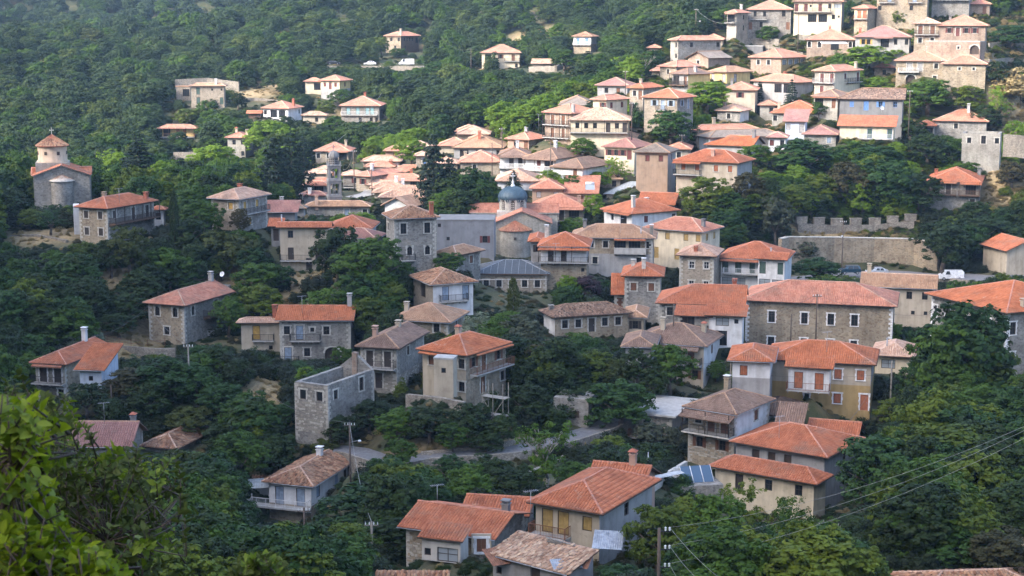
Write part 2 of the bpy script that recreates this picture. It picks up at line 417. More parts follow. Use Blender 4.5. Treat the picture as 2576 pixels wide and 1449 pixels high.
def opening(root, FM, ch, s, z, sh, fine, surround, frame):
    w, h, _ = DIM[ch]
    Mx = FM @ Matrix.Translation((s, 0, z))
    def fr():
        mb = MB(); ring(mb, w, h, .075, .11, .17)
        if ch in 'woag': mb.box((0, .14, h / 2), (.05, .05, h - .15))
        if ch in 'wonag': mb.box((0, .14, h * .55), (w - .15, .045, .045))
        if ch == 'n': mb.box((0, .14, h / 2), (.05, .05, h - .15))
        if ch in 'vE':
            for k in (1, 2, 3): mb.box((-w / 2 + w * k / 4, .14, h / 2), (.06, .05, h - .15))
        return mb.mesh('frame', [frame])
    nm = 'door' if ch in 'dDve' else ('gate_opening' if ch in 'AE' else 'window')
    if ch in 'wonagvqx' or ch == 'E':
        o = obj(nm, cmesh(('fr', ch, frame), fr), root, Mx)
        gl = 'glass_pale' if ch == 'g' else 'glass'
        def pn():
            mb = MB(); mb.box((0, .165, h / 2), (w - .1, .02, h - .1)); return mb.mesh('pane', [gl])
        obj('pane', cmesh(('pane', ch), pn), o)
    else:
        def dr():
            mb = MB()
            if ch in 'sD':
                ring(mb, w, h, .07, .05, .14)
            elif ch in 'd':
                ring(mb, w, h, .08, .08, .17); mb.box((0, .15, h / 2), (w - .1, .05, h - .1))
                for zz in (.28, .68): mb.box((0, .12, h * zz), (w * .6, .03, h * .3))
            elif ch == 'e':
                mb.box((0, .2, h / 2), (w, .03, h))
            else:
                mb.box((0, .55, h / 2), (w, .05, h)); 
                for k in (-1, 0, 1): mb.box((k * w * .3, .51, h / 2), (.07, .05, h))
            return mb.mesh(nm, [frame if ch in 's' else (sh if ch in 'd' else ('wood_dark' if ch in 'Ae' else frame))])
        o = obj(nm, cmesh(('dr', ch, sh, frame), dr), root, Mx)
        if ch in 'sD':
            for sx in (-1, 1):
                obj('shutter', leaf_mesh(w / 2 - .08, h - .14, sh), o, Matrix.Translation((sx * (w / 4 - .035), .1, .07)))
        elif ch == 'd' and fine:
            mb = MB(); mb.box((w * .33, .09, 1.0), (.05, .06, .14)); mb.build('handle', 'steel', o)
    if ch == 'o':
        for sx in (-1, 1):
            obj('shutter', leaf_mesh(w / 2, h, sh), o, Matrix.Translation((sx * w * .77, -.045, 0)))
    if surround and ch not in 'vAeE':
        def sr():
            mb = MB(); t = .17
            for x in (-1, 1):
                n = max(2, int(h / .34))
                for k in range(n):
                    tt = t + (.07 if k % 2 else 0)
                    mb.box((x * (w / 2 + tt / 2), -.005, (k + .5) * h / n), (tt, .05, h / n - .015))
            mb.box((0, -.01, h + .1), (w + .55, .07, .2))
            if ch == 'a':
                n = 9
                for k in range(n):
                    t0, t1 = math.pi * k / n, math.pi * (k + 1) / n
                    r0, r1 = w / 2, w / 2 + .2
                    zc = h - w / 2
                    q = [(math.cos(t) * r, -.045, zc + math.sin(t) * r) for t, r in ((t0, r0), (t0, r1), (t1, r1), (t1, r0))]
                    mb.quad(q)
                    q2 = [(math.cos(t0) * r0, -.04, zc + math.sin(t0) * r0), (math.cos(t1) * r0, -.04, zc + math.sin(t1) * r0), (math.cos(t1) * w / 2, -.04, h), (math.cos(t0) * w / 2, -.04, h)]
                    mb.quad(q2)
            return mb.mesh('surround', [surround])
        obj('surround', cmesh(('sr', ch, surround), sr), o)
        if ch in 'wosaqn':
            def sl():
                mb = MB(); mb.box((0, -.02, -.05), (w + .4, .22, .1)); return mb.mesh('sill', [surround])
            obj('sill', cmesh(('sill', ch, surround), sl), o)
    if ch == 'A':
        def ar():
            mb = MB(); n = 12; zc = h - w / 2 * .8; 
            for k in range(n):
                t0, t1 = math.pi * k / n, math.pi * (k + 1) / n
                r0, r1 = w / 2, w / 2 + .26
                pt = lambda t, r, y: (math.cos(t) * r, y, zc + math.sin(t) * r * .8)
                mb.quad([pt(t0, r0, -.05), pt(t0, r1, -.05), pt(t1, r1, -.05), pt(t1, r0, -.05)])
                mb.quad([pt(t0, r0, -.05), pt(t1, r0, -.05), pt(t1, r0, .4), pt(t0, r0, .4)])
                mb.quad([pt(t0, r0, -.03), pt(t1, r0, -.03), (math.cos(t1) * w / 2, -.03, h + .02), (math.cos(t0) * w / 2, -.03, h + .02)])
            return mb.mesh('arch', [surround or 'limestone'])
        obj('arch', cmesh(('arch', surround), ar), o)
    return o

# ------------------------------------------------------------------ roofs
TP, TC = .28, .42       # tile pitch, course length
def tile_template(jit=0.0):
    n = 4; pts = []
    for t0, rr, lift in ((-.03, .125, .075), (TC + .02, .105, .03)):
        for k in range(n):
            an = math.pi * k / (n - 1)
            pts.append((math.cos(an) * rr, t0, math.sin(an) * rr * .75 + lift - .02))
    q = [(k, k + 1, n + k + 1, n + k) for k in range(n - 1)] + [(3, 2, 1, 0)]
    return np.array(pts), np.array(q)
TILE_V, TILE_Q = tile_template()
TILE_ME = {}
def tile_mesh(mat):
    if mat not in TILE_ME: TILE_ME[mat] = np_mesh('roof_tile', TILE_V, TILE_Q, mat, np.zeros(len(TILE_Q)))
    return TILE_ME[mat]
def in_poly(s, t, poly, mar):
    ok = np.ones(len(s), bool); n = len(poly)
    for i in range(n):
        x0, y0 = poly[i]; x1, y1 = poly[(i + 1) % n]
        l = math.hypot(x1 - x0, y1 - y0)
        if l < 1e-4: continue
        ok &= ((x1 - x0) * (t - y0) - (y1 - y0) * (s - x0)) / l > mar
    return ok
def slope_frame(poly):
    p0, p1 = Vector(poly[0]), Vector(poly[1])
    s = (p1 - p0).normalized()
    nrm = (p1 - p0).cross(Vector(poly[2]) - p0).normalized()
    t = nrm.cross(s)
    uv = [((Vector(p) - p0).dot(s), (Vector(p) - p0).dot(t)) for p in poly]
    return p0, s, t, nrm, uv
def tiles_on(poly, rs, jitter, missing=0.0):
    p0, s, t, nrm, uv = slope_frame(poly)
    U = [a for a, _ in uv]; Vv = [b for _, b in uv]
    ss = np.arange(min(U) + TP / 2, max(U), TP); tt = np.arange(0.02, max(Vv), TC)
    S, T_ = np.meshgrid(ss, tt); S = S.ravel(); T_ = T_.ravel()
    k = in_poly(S, T_ + TC / 2, uv, .02); S = S[k]; T_ = T_[k]
    if missing: 
        k = rs.random(len(S)) > missing; S = S[k]; T_ = T_[k]
    S = S + rs.normal(0, jitter * .05, len(S)); T_ = T_ + rs.normal(0, jitter * .05, len(T_))
    rot = rs.normal(0, jitter * .09, len(S)); hh = np.abs(rs.normal(0, jitter * .025, len(S)))
    return (p0, s, t, nrm), S, T_, rot, hh
def tile_field(fr, S, T_, rot, hh, rs, mat, name='tiles'):
    p0, s, t, nrm = (np.array(x) for x in fr)
    N = len(S); c, sn = np.cos(rot), np.sin(rot)
    x = TILE_V[:, 0][None] * c[:, None] - TILE_V[:, 1][None] * sn[:, None] + S[:, None]
    y = TILE_V[:, 0][None] * sn[:, None] + TILE_V[:, 1][None] * c[:, None] + T_[:, None]
    z = TILE_V[:, 2][None] + hh[:, None] + np.zeros_like(x)
    V = p0 + x[..., None] * s + y[..., None] * t + z[..., None] * nrm
    Q = TILE_Q[None] + (np.arange(N) * len(TILE_V))[:, None, None]
    return np_mesh(name, V.reshape(-1, 3), Q.reshape(-1, 4), mat, np.repeat(rs.random(N), len(TILE_Q)))
def roof_slopes(wx, wy, z, tan, kind, ov):
    X, Y = wx / 2 + ov, wy / 2 + ov
    if kind == 'hip' :
        if X >= Y:
            h = Y * tan; r = X - Y
            a, b = (-r, 0, z + h), (r, 0, z + h)
            sl = {'L': [(-X, -Y, z), (X, -Y, z), b, a], 'B': [(X, Y, z), (-X, Y, z), a, b], 'K': [(-X, Y, z), (-X, -Y, z), a], 'R': [(X, -Y, z), (X, Y, z), b]}
        else:
            h = X * tan; r = Y - X
            a, b = (0, -r, z + h), (0, r, z + h)
            sl = {'R': [(X, -Y, z), (X, Y, z), b, a], 'K': [(-X, Y, z), (-X, -Y, z), a, b], 'L': [(-X, -Y, z), (X, -Y, z), a], 'B': [(X, Y, z), (-X, Y, z), b]}
        hips = [(a, b)] + [(c, min((a, b), key=lambda q: (q[0] - c[0]) ** 2 + (q[1] - c[1]) ** 2)) for c in ((-X, -Y, z), (X, -Y, z), (X, Y, z), (-X, Y, z))]
        hz = lambda x, y: z + tan * min(X - abs(x), Y - abs(y))
    elif kind == 'gx':
        h = Y * tan; a, b = (-X, 0, z + h), (X, 0, z + h)
        sl = {'L': [(-X, -Y, z), (X, -Y, z), b, a], 'B': [(X, Y, z), (-X, Y, z), a, b]}
        hips = [(a, b)]; hz = lambda x, y: z + tan * (Y - abs(y))
    elif kind == 'gy':
        h = X * tan; a, b = (0, -Y, z + h), (0, Y, z + h)
        sl = {'R': [(X, -Y, z), (X, Y, z), b, a], 'K': [(-X, Y, z), (-X, -Y, z), a, b]}
        hips = [(a, b)]; hz = lambda x, y: z + tan * (X - abs(x))
    elif kind == 'hx':      # half hipped: hip at the left end, gable at the right end
        h = Y * tan; a, b = (-X + Y, 0, z + h), (X, 0, z + h)
        sl = {'L': [(-X, -Y, z), (X, -Y, z), b, a], 'B': [(X, Y, z), (-X, Y, z), a, b], 'K': [(-X, Y, z), (-X, -Y, z), a]}
        hips = [(a, b), ((-X, -Y, z), a), ((-X, Y, z), a)]; hz = lambda x, y: z + tan * min(Y - abs(y), x + X)
    elif kind == 'hr':      # hip at the right end, gable at the left end
        h = Y * tan; a, b = (-X, 0, z + h), (X - Y, 0, z + h)
        sl = {'L': [(-X, -Y, z), (X, -Y, z), b, a], 'B': [(X, Y, z), (-X, Y, z), a, b], 'R': [(X, -Y, z), (X, Y, z), b]}
        hips = [(a, b), ((X, -Y, z), b), ((X, Y, z), b)]; hz = lambda x, y: z + tan * min(Y - abs(y), X - x)
    elif kind == 'hy':      # hip at the near end, gable at the far end
        h = X * tan; a, b = (0, -Y + X, z + h), (0, Y, z + h)
        sl = {'R': [(X, -Y, z), (X, Y, z), b, a], 'K': [(-X, Y, z), (-X, -Y, z), a, b], 'L': [(-X, -Y, z), (X, -Y, z), a]}
        hips = [(a, b), ((-X, -Y, z), a), ((X, -Y, z), a)]; hz = lambda x, y: z + tan * min(X - abs(x), y + Y)
    elif kind == 'sf':      # shed falling to the front
        sl = {'L': [(-X, -Y, z), (X, -Y, z), (X, Y, z + 2 * Y * tan), (-X, Y, z + 2 * Y * tan)]}
        hips = []; hz = lambda x, y: z + tan * (y + Y)
    elif kind == 'sr':      # shed falling to the right
        sl = {'R': [(X, -Y, z), (X, Y, z), (-X, Y, z + 2 * X * tan), (-X, -Y, z + 2 * X * tan)]}
        hips = []; hz = lambda x, y: z + tan * (X - x)
    return sl, hips, hz
def roof_slab(mb, poly, th=.13):
    p0, s, t, n, uv = slope_frame(poly)
    mb.quad(poly, 0, uv)
    low = [(p[0], p[1], p[2] - th) for p in poly]
    mb.quad(list(reversed(low)), 1)
    for i in range(len(poly)):
        j = (i + 1) % len(poly)
        mb.quad([low[i], low[j], poly[j], poly[i]], 1)
METAL = {'metal_roof', 'slate', 'metal_sheet'}
def add_tiles(roof, sl, faces, rc, ppm, rs, single):
    jit = {'old': 1.0, 'old_pale': 1.0, 'old_dark': .8}.get(rc, .12)
    parts = []
    for k in faces:
        if k in sl: parts.append(tiles_on(sl[k], rs, jit, .015 if jit > .5 else 0))
    if not parts: return
    left = 300 if single else 0
    for fr, S, T_, rot, hh in parts:
        n1 = min(left, len(S)); left -= n1
        if n1:
            order = np.argsort(T_, kind='stable'); first = order[:n1]; rest = order[n1:]
            p0, s, t, nrm = fr
            for i in first:
                c, sn = math.cos(rot[i]), math.sin(rot[i])
                a = s * c + t * sn; b = t * c - s * sn
                q = p0 + s * S[i] + t * T_[i] + nrm * hh[i]
                o = bpy.data.objects.new('roof_tile', tile_mesh(rc)); COL.objects.link(o); o.parent = roof
                o.matrix_local = Matrix(((a.x, b.x, nrm.x, q.x), (a.y, b.y, nrm.y, q.y), (a.z, b.z, nrm.z, q.z), (0, 0, 0, 1)))
            S, T_, rot, hh = S[rest], T_[rest], rot[rest], hh[rest]
        if len(S): obj('tiles', tile_field(fr, S, T_, rot, hh, rs, rc), roof, None, kind='stuff')
def ridge_caps(hips, fine, rs):
    mb = MB()
    for a, b in hips:
        a, b = Vector(a), Vector(b); L = (b - a).length
        if L < .3: continue
        n = max(1, int(L / .42)) if fine else 1
        for k in range(n):
            p = a.lerp(b, k / n); q = a.lerp(b, (k + 1.06) / n if k < n - 1 else 1)
            mb.tube(p + Vector((0, 0, .03)), q + Vector((0, 0, .055 if fine else .03)), .13, .105, 6, cap=fine)
    return mb
def chimney(parent, B, x, y, z0, h, mat, kind, fine):
    mb = MB(); w = .62 if kind != 'pipe' else .2
    if kind == 'pipe':
        mb.tube((x, y, z0 - .6), (x, y, z0 + h), .1, .1, 8); mb.lathe([(0.0, h + .28), (.2, h + .12), (.2, h + .06), (.06, h)], (x, y, z0), 8)
        return mb.build('flue_pipe', 'steel', parent)
    mb.box((x, y, z0 + h / 2 - .5), (w, w, h + 1.0))
    mb.box((x, y, z0 + h + .05), (w + .16, w + .16, .1))
    for dx in (-1, 1):
        for dy in (-1, 1): mb.box((x + dx * w * .36, y + dy * w * .36, z0 + h + .22), (.12, .12, .24))
    o = mb.build('chimney', mat, parent)
    c = MB()
    if kind == 'tile':
        c.quad([(x - .45, y - .45, z0 + h + .34), (x + .45, y - .45, z0 + h + .34), (x + .1, y, z0 + h + .62), (x - .1, y, z0 + h + .62)])
        c.quad([(x + .45, y + .45, z0 + h + .34), (x - .45, y + .45, z0 + h + .34), (x - .1, y, z0 + h + .62), (x + .1, y, z0 + h + .62)])
        c.quad([(x + .45, y - .45, z0 + h + .34), (x + .45, y + .45, z0 + h + .34), (x + .1, y, z0 + h + .62)])
        c.quad([(x - .45, y + .45, z0 + h + .34), (x - .45, y - .45, z0 + h + .34), (x - .1, y, z0 + h + .62)])
        c.build('cap', 'brick_red', o)
    else:
        c.box((x, y, z0 + h + .38), (w + .2, w + .2, .08)); c.build('cap', 'white_trim' if kind == 'white' else mat, o)
    return o
STONES = []
def stone_meshes(mat):
    def f():
        out = []
        for k in range(5):
            r = random.Random(k)
            mb = MB(); mb.box((0, 0, 0), (1, 1, 1))
            mb.v = [(x * (1 + r.uniform(-.13, .1)), y if y > 0 else y * (1 + r.uniform(-.2, .3)), z * (1 + r.uniform(-.14, .1))) for x, y, z in mb.v]
            out.append(mb.mesh('stone', [mat]))
        return out
    return cmesh(('stones', mat), f)
for k, c in enumerate(((.33, .3, .25), (.42, .38, .31), (.26, .235, .2), (.47, .44, .38), (.36, .29, .21))): m_plain('stone_piece%d' % k, c, .92)
def stones_on(root, wall, FM, W, z0, z1, ops, budget, rs, grey):
    """rubble stones standing proud of a wall face"""
    pool = [(0, 2, 3), (0, 1, 2, 4, 3)][0 if grey else 1]
    z = z0; Vs = []; Qs = []; nb = 0; base = None
    while z < z1 - .12:
        hh = rs.uniform(.2, .34); s = rs.uniform(0, .2)
        while s < W - .2:
            ww = rs.uniform(.26, .6)
            if s + ww > W: break
            cx, cz = s + ww / 2, z + hh / 2
            if cz + hh / 2 < z1 and not any(abs(cx - o[0]) < (ww + o[1]) / 2 + .24 and o[2] - .22 < cz < o[3] + .3 for o in ops):
                k = pool[rs.integers(len(pool))]; me = stone_meshes('stone_piece%d' % k)[rs.integers(5)]
                mx = FM @ Matrix.Translation((cx, .03, cz + rs.uniform(-.03, .03))) @ Matrix.Diagonal((ww - .05, .1 + rs.uniform(0, .05), hh - .05, 1))
                if nb < budget:
                    o = bpy.data.objects.new('stone', me); COL.objects.link(o); o.parent = wall; o.matrix_local = mx; nb += 1
            s += ww
        z += hh
    return nb

# ------------------------------------------------------------------ one block of a house
def parse(face, H, W, st, zmin=-.2):
    out = []
    if not face: return out
    floors = face.split('/') if isinstance(face, str) else face
    for i, fl in enumerate(floors):
        zf = H - st * (i + 1)
        if isinstance(fl, str):
            n = max(1, len(fl)); items = [(c, (k + .5) / n) for k, c in enumerate(fl) if c not in '. ']
        else: items = fl
        for c, f in items:
            w, h, sill = DIM[c]
            z = zf + sill
            if z < zmin or w > W - .5: 
                if zf < -1.5 or w > W - .5: continue
                z = max(z, .02)
            if z + h > H - .12: z = H - .15 - h
            s = min(max(f * W, w / 2 + .22), W - w / 2 - .22)
            if any(abs(s - o[1]) < (w + DIM[o[0]][0]) / 2 + .12 and abs(z - o[2]) < max(h, DIM[o[0]][1]) for o in out): continue
            out.append((c, s, z))
    return out
FACES = {'L': (0, lambda b: (-b['wl'] / 2, -b['wr'] / 2)), 'R': (90, lambda b: (b['wl'] / 2, -b['wr'] / 2)),
         'B': (180, lambda b: (b['wl'] / 2, b['wr'] / 2)), 'K': (270, lambda b: (-b['wl'] / 2, b['wr'] / 2))}
def railing(o, W, dp, style, x0, x1):
    mb = MB()
    segs = [((x0, -dp + .04), (x1, -dp + .04)), ((x0 + .04, -dp), (x0 + .04, 0)), ((x1 - .04, -dp), (x1 - .04, 0))]
    mat = {'iron': 'iron', 'wood': 'wood', 'white': 'white_metal', 'grey': 'steel', 'rust': 'rust', 'dwood': 'wood_dark'}.get(style, 'iron')
    hh = 1.0
    if style == 'solid' or style == 'balus':
        for (a, b), (c, d) in segs:
            L = math.hypot(c - a, d - b); rz = math.atan2(d - b, c - a); cx, cy_ = (a + c) / 2, (b + d) / 2
            if style == 'solid': mb.box((cx, cy_, .5), (L, .1, 1.0), rz=rz)
            else:
                mb.box((cx, cy_, .95), (L, .16, .12), rz=rz); mb.box((cx, cy_, .06), (L, .16, .1), rz=rz)
                n = max(2, int(L / .24))
                for k in range(n):
                    t = (k + .5) / n; x, y = a + (c - a) * t, b + (d - b) * t
                    mb.lathe([(.05, .1), (.085, .35), (.04, .7), (.07, .9)], (x, y, 0), 6)
        return mb.build('railing', 'white_trim' if style == 'balus' else 'concrete', o)
    fat = 1.6 if style in ('wood', 'dwood') else 1
    for (a, b), (c, d) in segs:
        L = math.hypot(c - a, d - b); rz = math.atan2(d - b, c - a); cx, cy_ = (a + c) / 2, (b + d) / 2
        mb.box((cx, cy_, hh), (L, .05 * fat, .05), rz=rz); mb.box((cx, cy_, .1), (L, .04, .04), rz=rz)
        n = max(2, int(L / .15))
        for k in range(n + 1):
            t = k / n; x, y = a + (c - a) * t, b + (d - b) * t
            q = .05 if k % 8 == 0 else .022 * fat
            mb.box((x, y, hh / 2 + .02), (q, q, hh - .03))
    return mb.build('railing', mat, o)
def build_block(root, b, B, sp):
    rs = np.random.default_rng(int(abs(b['c'][0] * 13 + b['c'][1] * 7 + b['H'] * 5)) + 3)
    H, wl, wr, ppm = b['H'], b['wl'], b['wr'], b['ppm']
    fine = ppm >= 13; near = ppm >= 18.4
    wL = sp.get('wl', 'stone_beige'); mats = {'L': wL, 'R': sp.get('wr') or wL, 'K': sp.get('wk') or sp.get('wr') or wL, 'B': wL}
    low = sp.get('low'); split = sp.get('split', 0)
    names = []
    def mi(n):
        if n not in names: names.append(n)
        return names.index(n)
    st = sp.get('st', 2.95); sh = 'shut_' + sp.get('sh', 'brown'); frame = sp.get('frame', 'wood_dark'); depth_below = sp.get('below', 4.0)
    rk = sp.get('roof', 'hip'); tan = sp.get('pitch', .42); ov = sp.get('ov', .62)
    mb = MB(); ops = {}
    ftxt = {'L': sp.get('L', ''), 'R': sp.get('R', ''), 'K': sp.get('K', 'w..w'), 'B': sp.get('Bk', 'w...w')}
    for f in 'LRBK':
        rz, of = FACES[f]; W = wl if f in 'LB' else wr
        ox, oy = of(b)
        FM = TR(ox, oy, 0, R_(rz))
        op = parse(ftxt[f], H, W, st)
        ops[f] = (FM, op, W)
        xs = sorted({0, W} | {round(x, 4) for c, s, z in op for x in (s - DIM[c][0] / 2, s + DIM[c][0] / 2)})
        zs = {-depth_below, H} | {round(x, 4) for c, s, z in op for x in (z, z + DIM[c][1])}
        if low: zs.add(H - split)
        zs = sorted(zs)
        T = lambda x, y, z: tuple(FM @ Vector((x, y, z)))
        for i in range(len(xs) - 1):
            for j in range(len(zs) - 1):
                cx, cz = (xs[i] + xs[i + 1]) / 2, (zs[j] + zs[j + 1]) / 2
                if any(abs(cx - s) < DIM[c][0] / 2 and z < cz < z + DIM[c][1] for c, s, z in op): continue
                m = mats[f] if not (low and cz < H - split) else low
                mb.quad([T(xs[i], 0, zs[j]), T(xs[i + 1], 0, zs[j]), T(xs[i + 1], 0, zs[j + 1]), T(xs[i], 0, zs[j + 1])], mi(m))
        for c, s, z in op:
            w, h, _ = DIM[c]; x0, x1, z0, z1 = s - w / 2, s + w / 2, z, z + h
            d = .6 if c == 'A' else .24
            m = mi(mats[f])
            for q in ([(x0, 0, z0), (x0, d, z0), (x0, d, z1), (x0, 0, z1)], [(x1, 0, z1), (x1, d, z1), (x1, d, z0), (x1, 0, z0)],
                      [(x0, 0, z1), (x0, d, z1), (x1, d, z1), (x1, 0, z1)], [(x1, 0, z0), (x1, d, z0), (x0, d, z0), (x0, 0, z0)],
                      [(x0, d, z0), (x1, d, z0), (x1, d, z1), (x0, d, z1)]):
                mb.quad([T(*p) for p in q], m)
    X, Y = wl / 2, wr / 2
    ze = H - ov * tan + .03
    if rk in ('flat', 'none', 'terrace'):
        if rk == 'none':            # ruin: open walls with thickness
            t = .55
            for x0, x1, y0, y1 in ((-X, X, -Y, -Y + t), (-X, X, Y - t, Y), (-X, -X + t, -Y + t, Y - t), (X - t, X, -Y + t, Y - t)):
                mb.quad([(x0, y0, H), (x1, y0, H), (x1, y1, H), (x0, y1, H)], mi('stone_grey'))
            mb.quad([(-X + t, -Y + t, H), (-X + t, Y - t, H), (-X + t, Y - t, -.3), (-X + t, -Y + t, -.3)], mi(mats['K']))
            mb.quad([(X - t, Y - t, H), (X - t, -Y + t, H), (X - t, -Y + t, -.3), (X - t, Y - t, -.3)], mi(mats['R']))
            mb.quad([(X - t, -Y + t, H), (-X + t, -Y + t, H), (-X + t, -Y + t, -.3), (X - t, -Y + t, -.3)], mi(mats['L']))
            mb.quad([(-X + t, Y - t, H), (X - t, Y - t, H), (X - t, Y - t, -.3), (-X + t, Y - t, -.3)], mi(mats['B']))
            mb.quad([(-X + t, -Y + t, H * .35), (X - t, -Y + t, H * .35), (X - t, Y - t, H * .35), (-X + t, Y - t, H * .35)], mi('rubble_earth'))
    else:
        sl, hips, hz = roof_slopes(wl, wr, ze, tan, rk, ov)
        g = {'gx': 'RK', 'gy': 'LB', 'hx': 'R', 'hr': 'K', 'hy': 'B', 'sf': 'RKB', 'sr': 'LBK'}.get(rk, '')
        top = lambda x, y: hz(x, y) - .14
        for f in g:
            if f in 'RK':
                x = X if f == 'R' else -X
                ys = [-Y, 0, Y] if rk != 'sf' else [-Y, Y]
                pts = [(x, y, H) for y in (-Y, Y)] + [(x, y, max(H, top(x, y))) for y in reversed(ys)]
                if f == 'K': pts = pts[::-1]
            else:
                y = -Y if f == 'L' else Y
                xs = [-X, 0, X] if rk != 'sr' else [-X, X]
                pts = [(x, y, H) for x in (-X, X)] + [(x, y, max(H, top(x, y))) for x in reversed(xs)]
                if f == 'B': pts = pts[::-1]
            mb.quad(pts, mi(mats[f]))
    if sp.get('gable_back'):
        g = sp['gable_back']; t = .5
        for y, rev in ((Y - .002, False), (Y - t, True)):
            q = [(X, y, H), (-X, y, H), (0, y, H + g)]
            mb.quad(q[::-1] if rev else q, mi(mats['B']))
        mb.quad([(-X, Y, H), (0, Y, H + g), (0, Y - t, H + g), (-X, Y - t, H)][::-1], mi('stone_grey')); mb.quad([(0, Y, H + g), (X, Y, H), (X, Y - t, H), (0, Y - t, H + g)][::-1], mi('stone_grey'))
        mb.box((0, Y - .5, H + .6), (.7, .5, 3.0), mi('stone_red'))
    wall = mb.build('wall', names, root, B)
    # roof
    roof = None; rc = sp.get('rc', 'salmon')
    if rk == 'flat' or rk == 'terrace':
        r = MB(); o2 = sp.get('ov', .3); r.box((0, 0, H + .12), (wl + 2 * o2, wr + 2 * o2, .24)); roof = r.build('roof', sp.get('rc', 'concrete'), root, B); hz = lambda x, y: H + .24
    elif rk != 'none':
        r = MB()
        for k, poly in sl.items(): roof_slab(r, poly)
        top_m = rc if rc in METAL else rc + '_bed'
        roof = r.build('roof', [top_m, sp.get('soffit', 'wood')], root, B)
        if rc in METAL:
            q = MB()
            for k in 'LRBK':
                if k in sl:
                    p0, s, t, n, uv = slope_frame(sl[k]); Lw = uv[1][0]
                    for x in np.arange(.6, Lw, 1.2 if rc == 'slate' else .7):
                        tm = max((tt for tt in np.arange(.2, 12, .2) if in_poly(np.array([x]), np.array([tt]), uv, .05)[0]), default=0)
                        if tm > .4: q.tube(p0 + s * x + t * .05 + n * .02, p0 + s * x + t * tm + n * .02, .035, n=4)
            for a, c in hips: q.tube(a, c, .06, n=5)
            q.build('seams', 'metal_sheet' if rc == 'slate' else rc, roof)
        else:
            if ppm >= 11.4: add_tiles(roof, sl, 'LRK' if rk != 'sf' else 'L', rc, ppm, rs, near)
            ridge_caps(hips, fine, rs).build('ridge_tiles', sp.get('cap', {'orange': 'salmon', 'red': 'salmon', 'brown': 'tan', 'grey_tile': 'tan', 'old_dark': 'old'}.get(rc, 'pink')), roof)
            gt = MB()                     # gutter along the front eave
            for k in 'LR':
                if k in sl:
                    a, c = Vector(sl[k][0]), Vector(sl[k][1]); dz = Vector((0, 0, -.06)); n_ = Vector(((c - a).y, -(c - a).x, 0)).normalized() * .06
                    gt.tube(a + dz + n_, c + dz + n_, .055, n=5)
            if gt.v and fine: gt.build('gutter', 'wood_dark' if rs.random() < .6 else 'steel', roof)
    if roof is not None and sp.get('ch') is not None:
        for cdef in sp['ch']:
            fx, fy = cdef[0], cdef[1]; ck = cdef[2] if len(cdef) > 2 else 'plain'; cm = cdef[3] if len(cdef) > 3 else 'plaster_beige'
            x, y = (fx - .5) * wl, (fy - .5) * wr
            chimney(roof, B, x, y, hz(x, y), cdef[4] if len(cdef) > 4 else 1.1, cm, ck, fine)
    # openings
    sur = sp.get('sur', 'limestone' if wL.startswith('stone') else None)
    for f in 'LRBK':
        FM, op, W = ops[f]
        if f == 'B' and ppm < 13: continue
        for c, s, z in op:
            opening(root, B @ FM, c, s, z, sh, fine, sur if ppm > 9.5 else None, frame)
    # corner stones and rubble
    if wL.startswith('stone') and sp.get('quoins', ppm >= 13.2):
        qm = sp.get('qm', 'quoin')
        for cx, cy_, sx, sy in ((-X, -Y, 1, 1), (X, -Y, -1, 1), (X, Y, -1, -1)):
            zz = -.2; k = 0
            while zz < H - .5:
                hh = .36; lx, ly = (.62, .34) if k % 2 else (.34, .62)
                o = bpy.data.objects.new('corner_stone', cmesh(('quoin', k % 2, sx, sy, qm), lambda: (lambda m_: (m_.box((0, 0, hh / 2), (lx, ly, hh - .03)), m_.mesh('corner_stone', [qm]))[1])(MB())))
                COL.objects.link(o); o.parent = wall
                o.matrix_local = Matrix.Translation((cx + sx * (lx / 2 - .025), cy_ + sy * (ly / 2 - .025), zz))
                zz += hh; k += 1
    if near and wL.startswith('stone') and sp.get('stones', True):
        left = 300
        for f in 'LR':
            FM, op, W = ops[f]
            if not mats[f].startswith('stone'): continue
            zt = (H - split) if (low and not low.startswith('stone')) else H - .15
            left -= stones_on(root, wall, FM, W, max(.0, H - 6.2), zt, [(s, DIM[c][0], z, z + DIM[c][1]) for c, s, z in op], left if f == 'R' else left * 2 // 3, rs, 'grey' in wL)
    # balconies
    for bl in sp.get('bal', []):
        f, fl, f0, f1, dp, style = bl[:6]; posts = len(bl) > 6 and bl[6]
        FM, op, W = ops[f]; zf = H - st * (fl + 1)
        FB = B @ FM @ Matrix.Translation((0, 0, zf)); x0, x1 = f0 * W, f1 * W
        s = MB(); s.box(((x0 + x1) / 2, -dp / 2 + .05, -.08), (x1 - x0, dp + .1, .16))
        n = max(2, int((x1 - x0) / 1.1))
        for k in range(n + 1):
            xx = x0 + .12 + (x1 - x0 - .24) * k / n
            s.quad([(xx - .05, 0, -.6), (xx - .05, -dp * .8, -.15), (xx - .05, 0, -.15)]); s.quad([(xx + .05, 0, -.15), (xx + .05, -dp * .8, -.15), (xx + .05, 0, -.6)])
            s.quad([(xx - .05, 0, -.6), (xx + .05, 0, -.6), (xx + .05, -dp * .8, -.15), (xx - .05, -dp * .8, -.15)])
        o = s.build('balcony', bl[7] if len(bl) > 7 else ('wood' if style in ('wood', 'dwood') else 'concrete'), root, FB)
        railing(o, W, dp, style, x0, x1)
        if posts:
            for k in range(n // 2 + 1):
                t = MB(); xx = x0 + .08 + (x1 - x0 - .16) * k / max(1, n // 2)
                t.box((xx, -dp + .06, (st - .15) / 2), (.1, .1, st - .2)); t.build('post', 'wood_dark', root, FB)
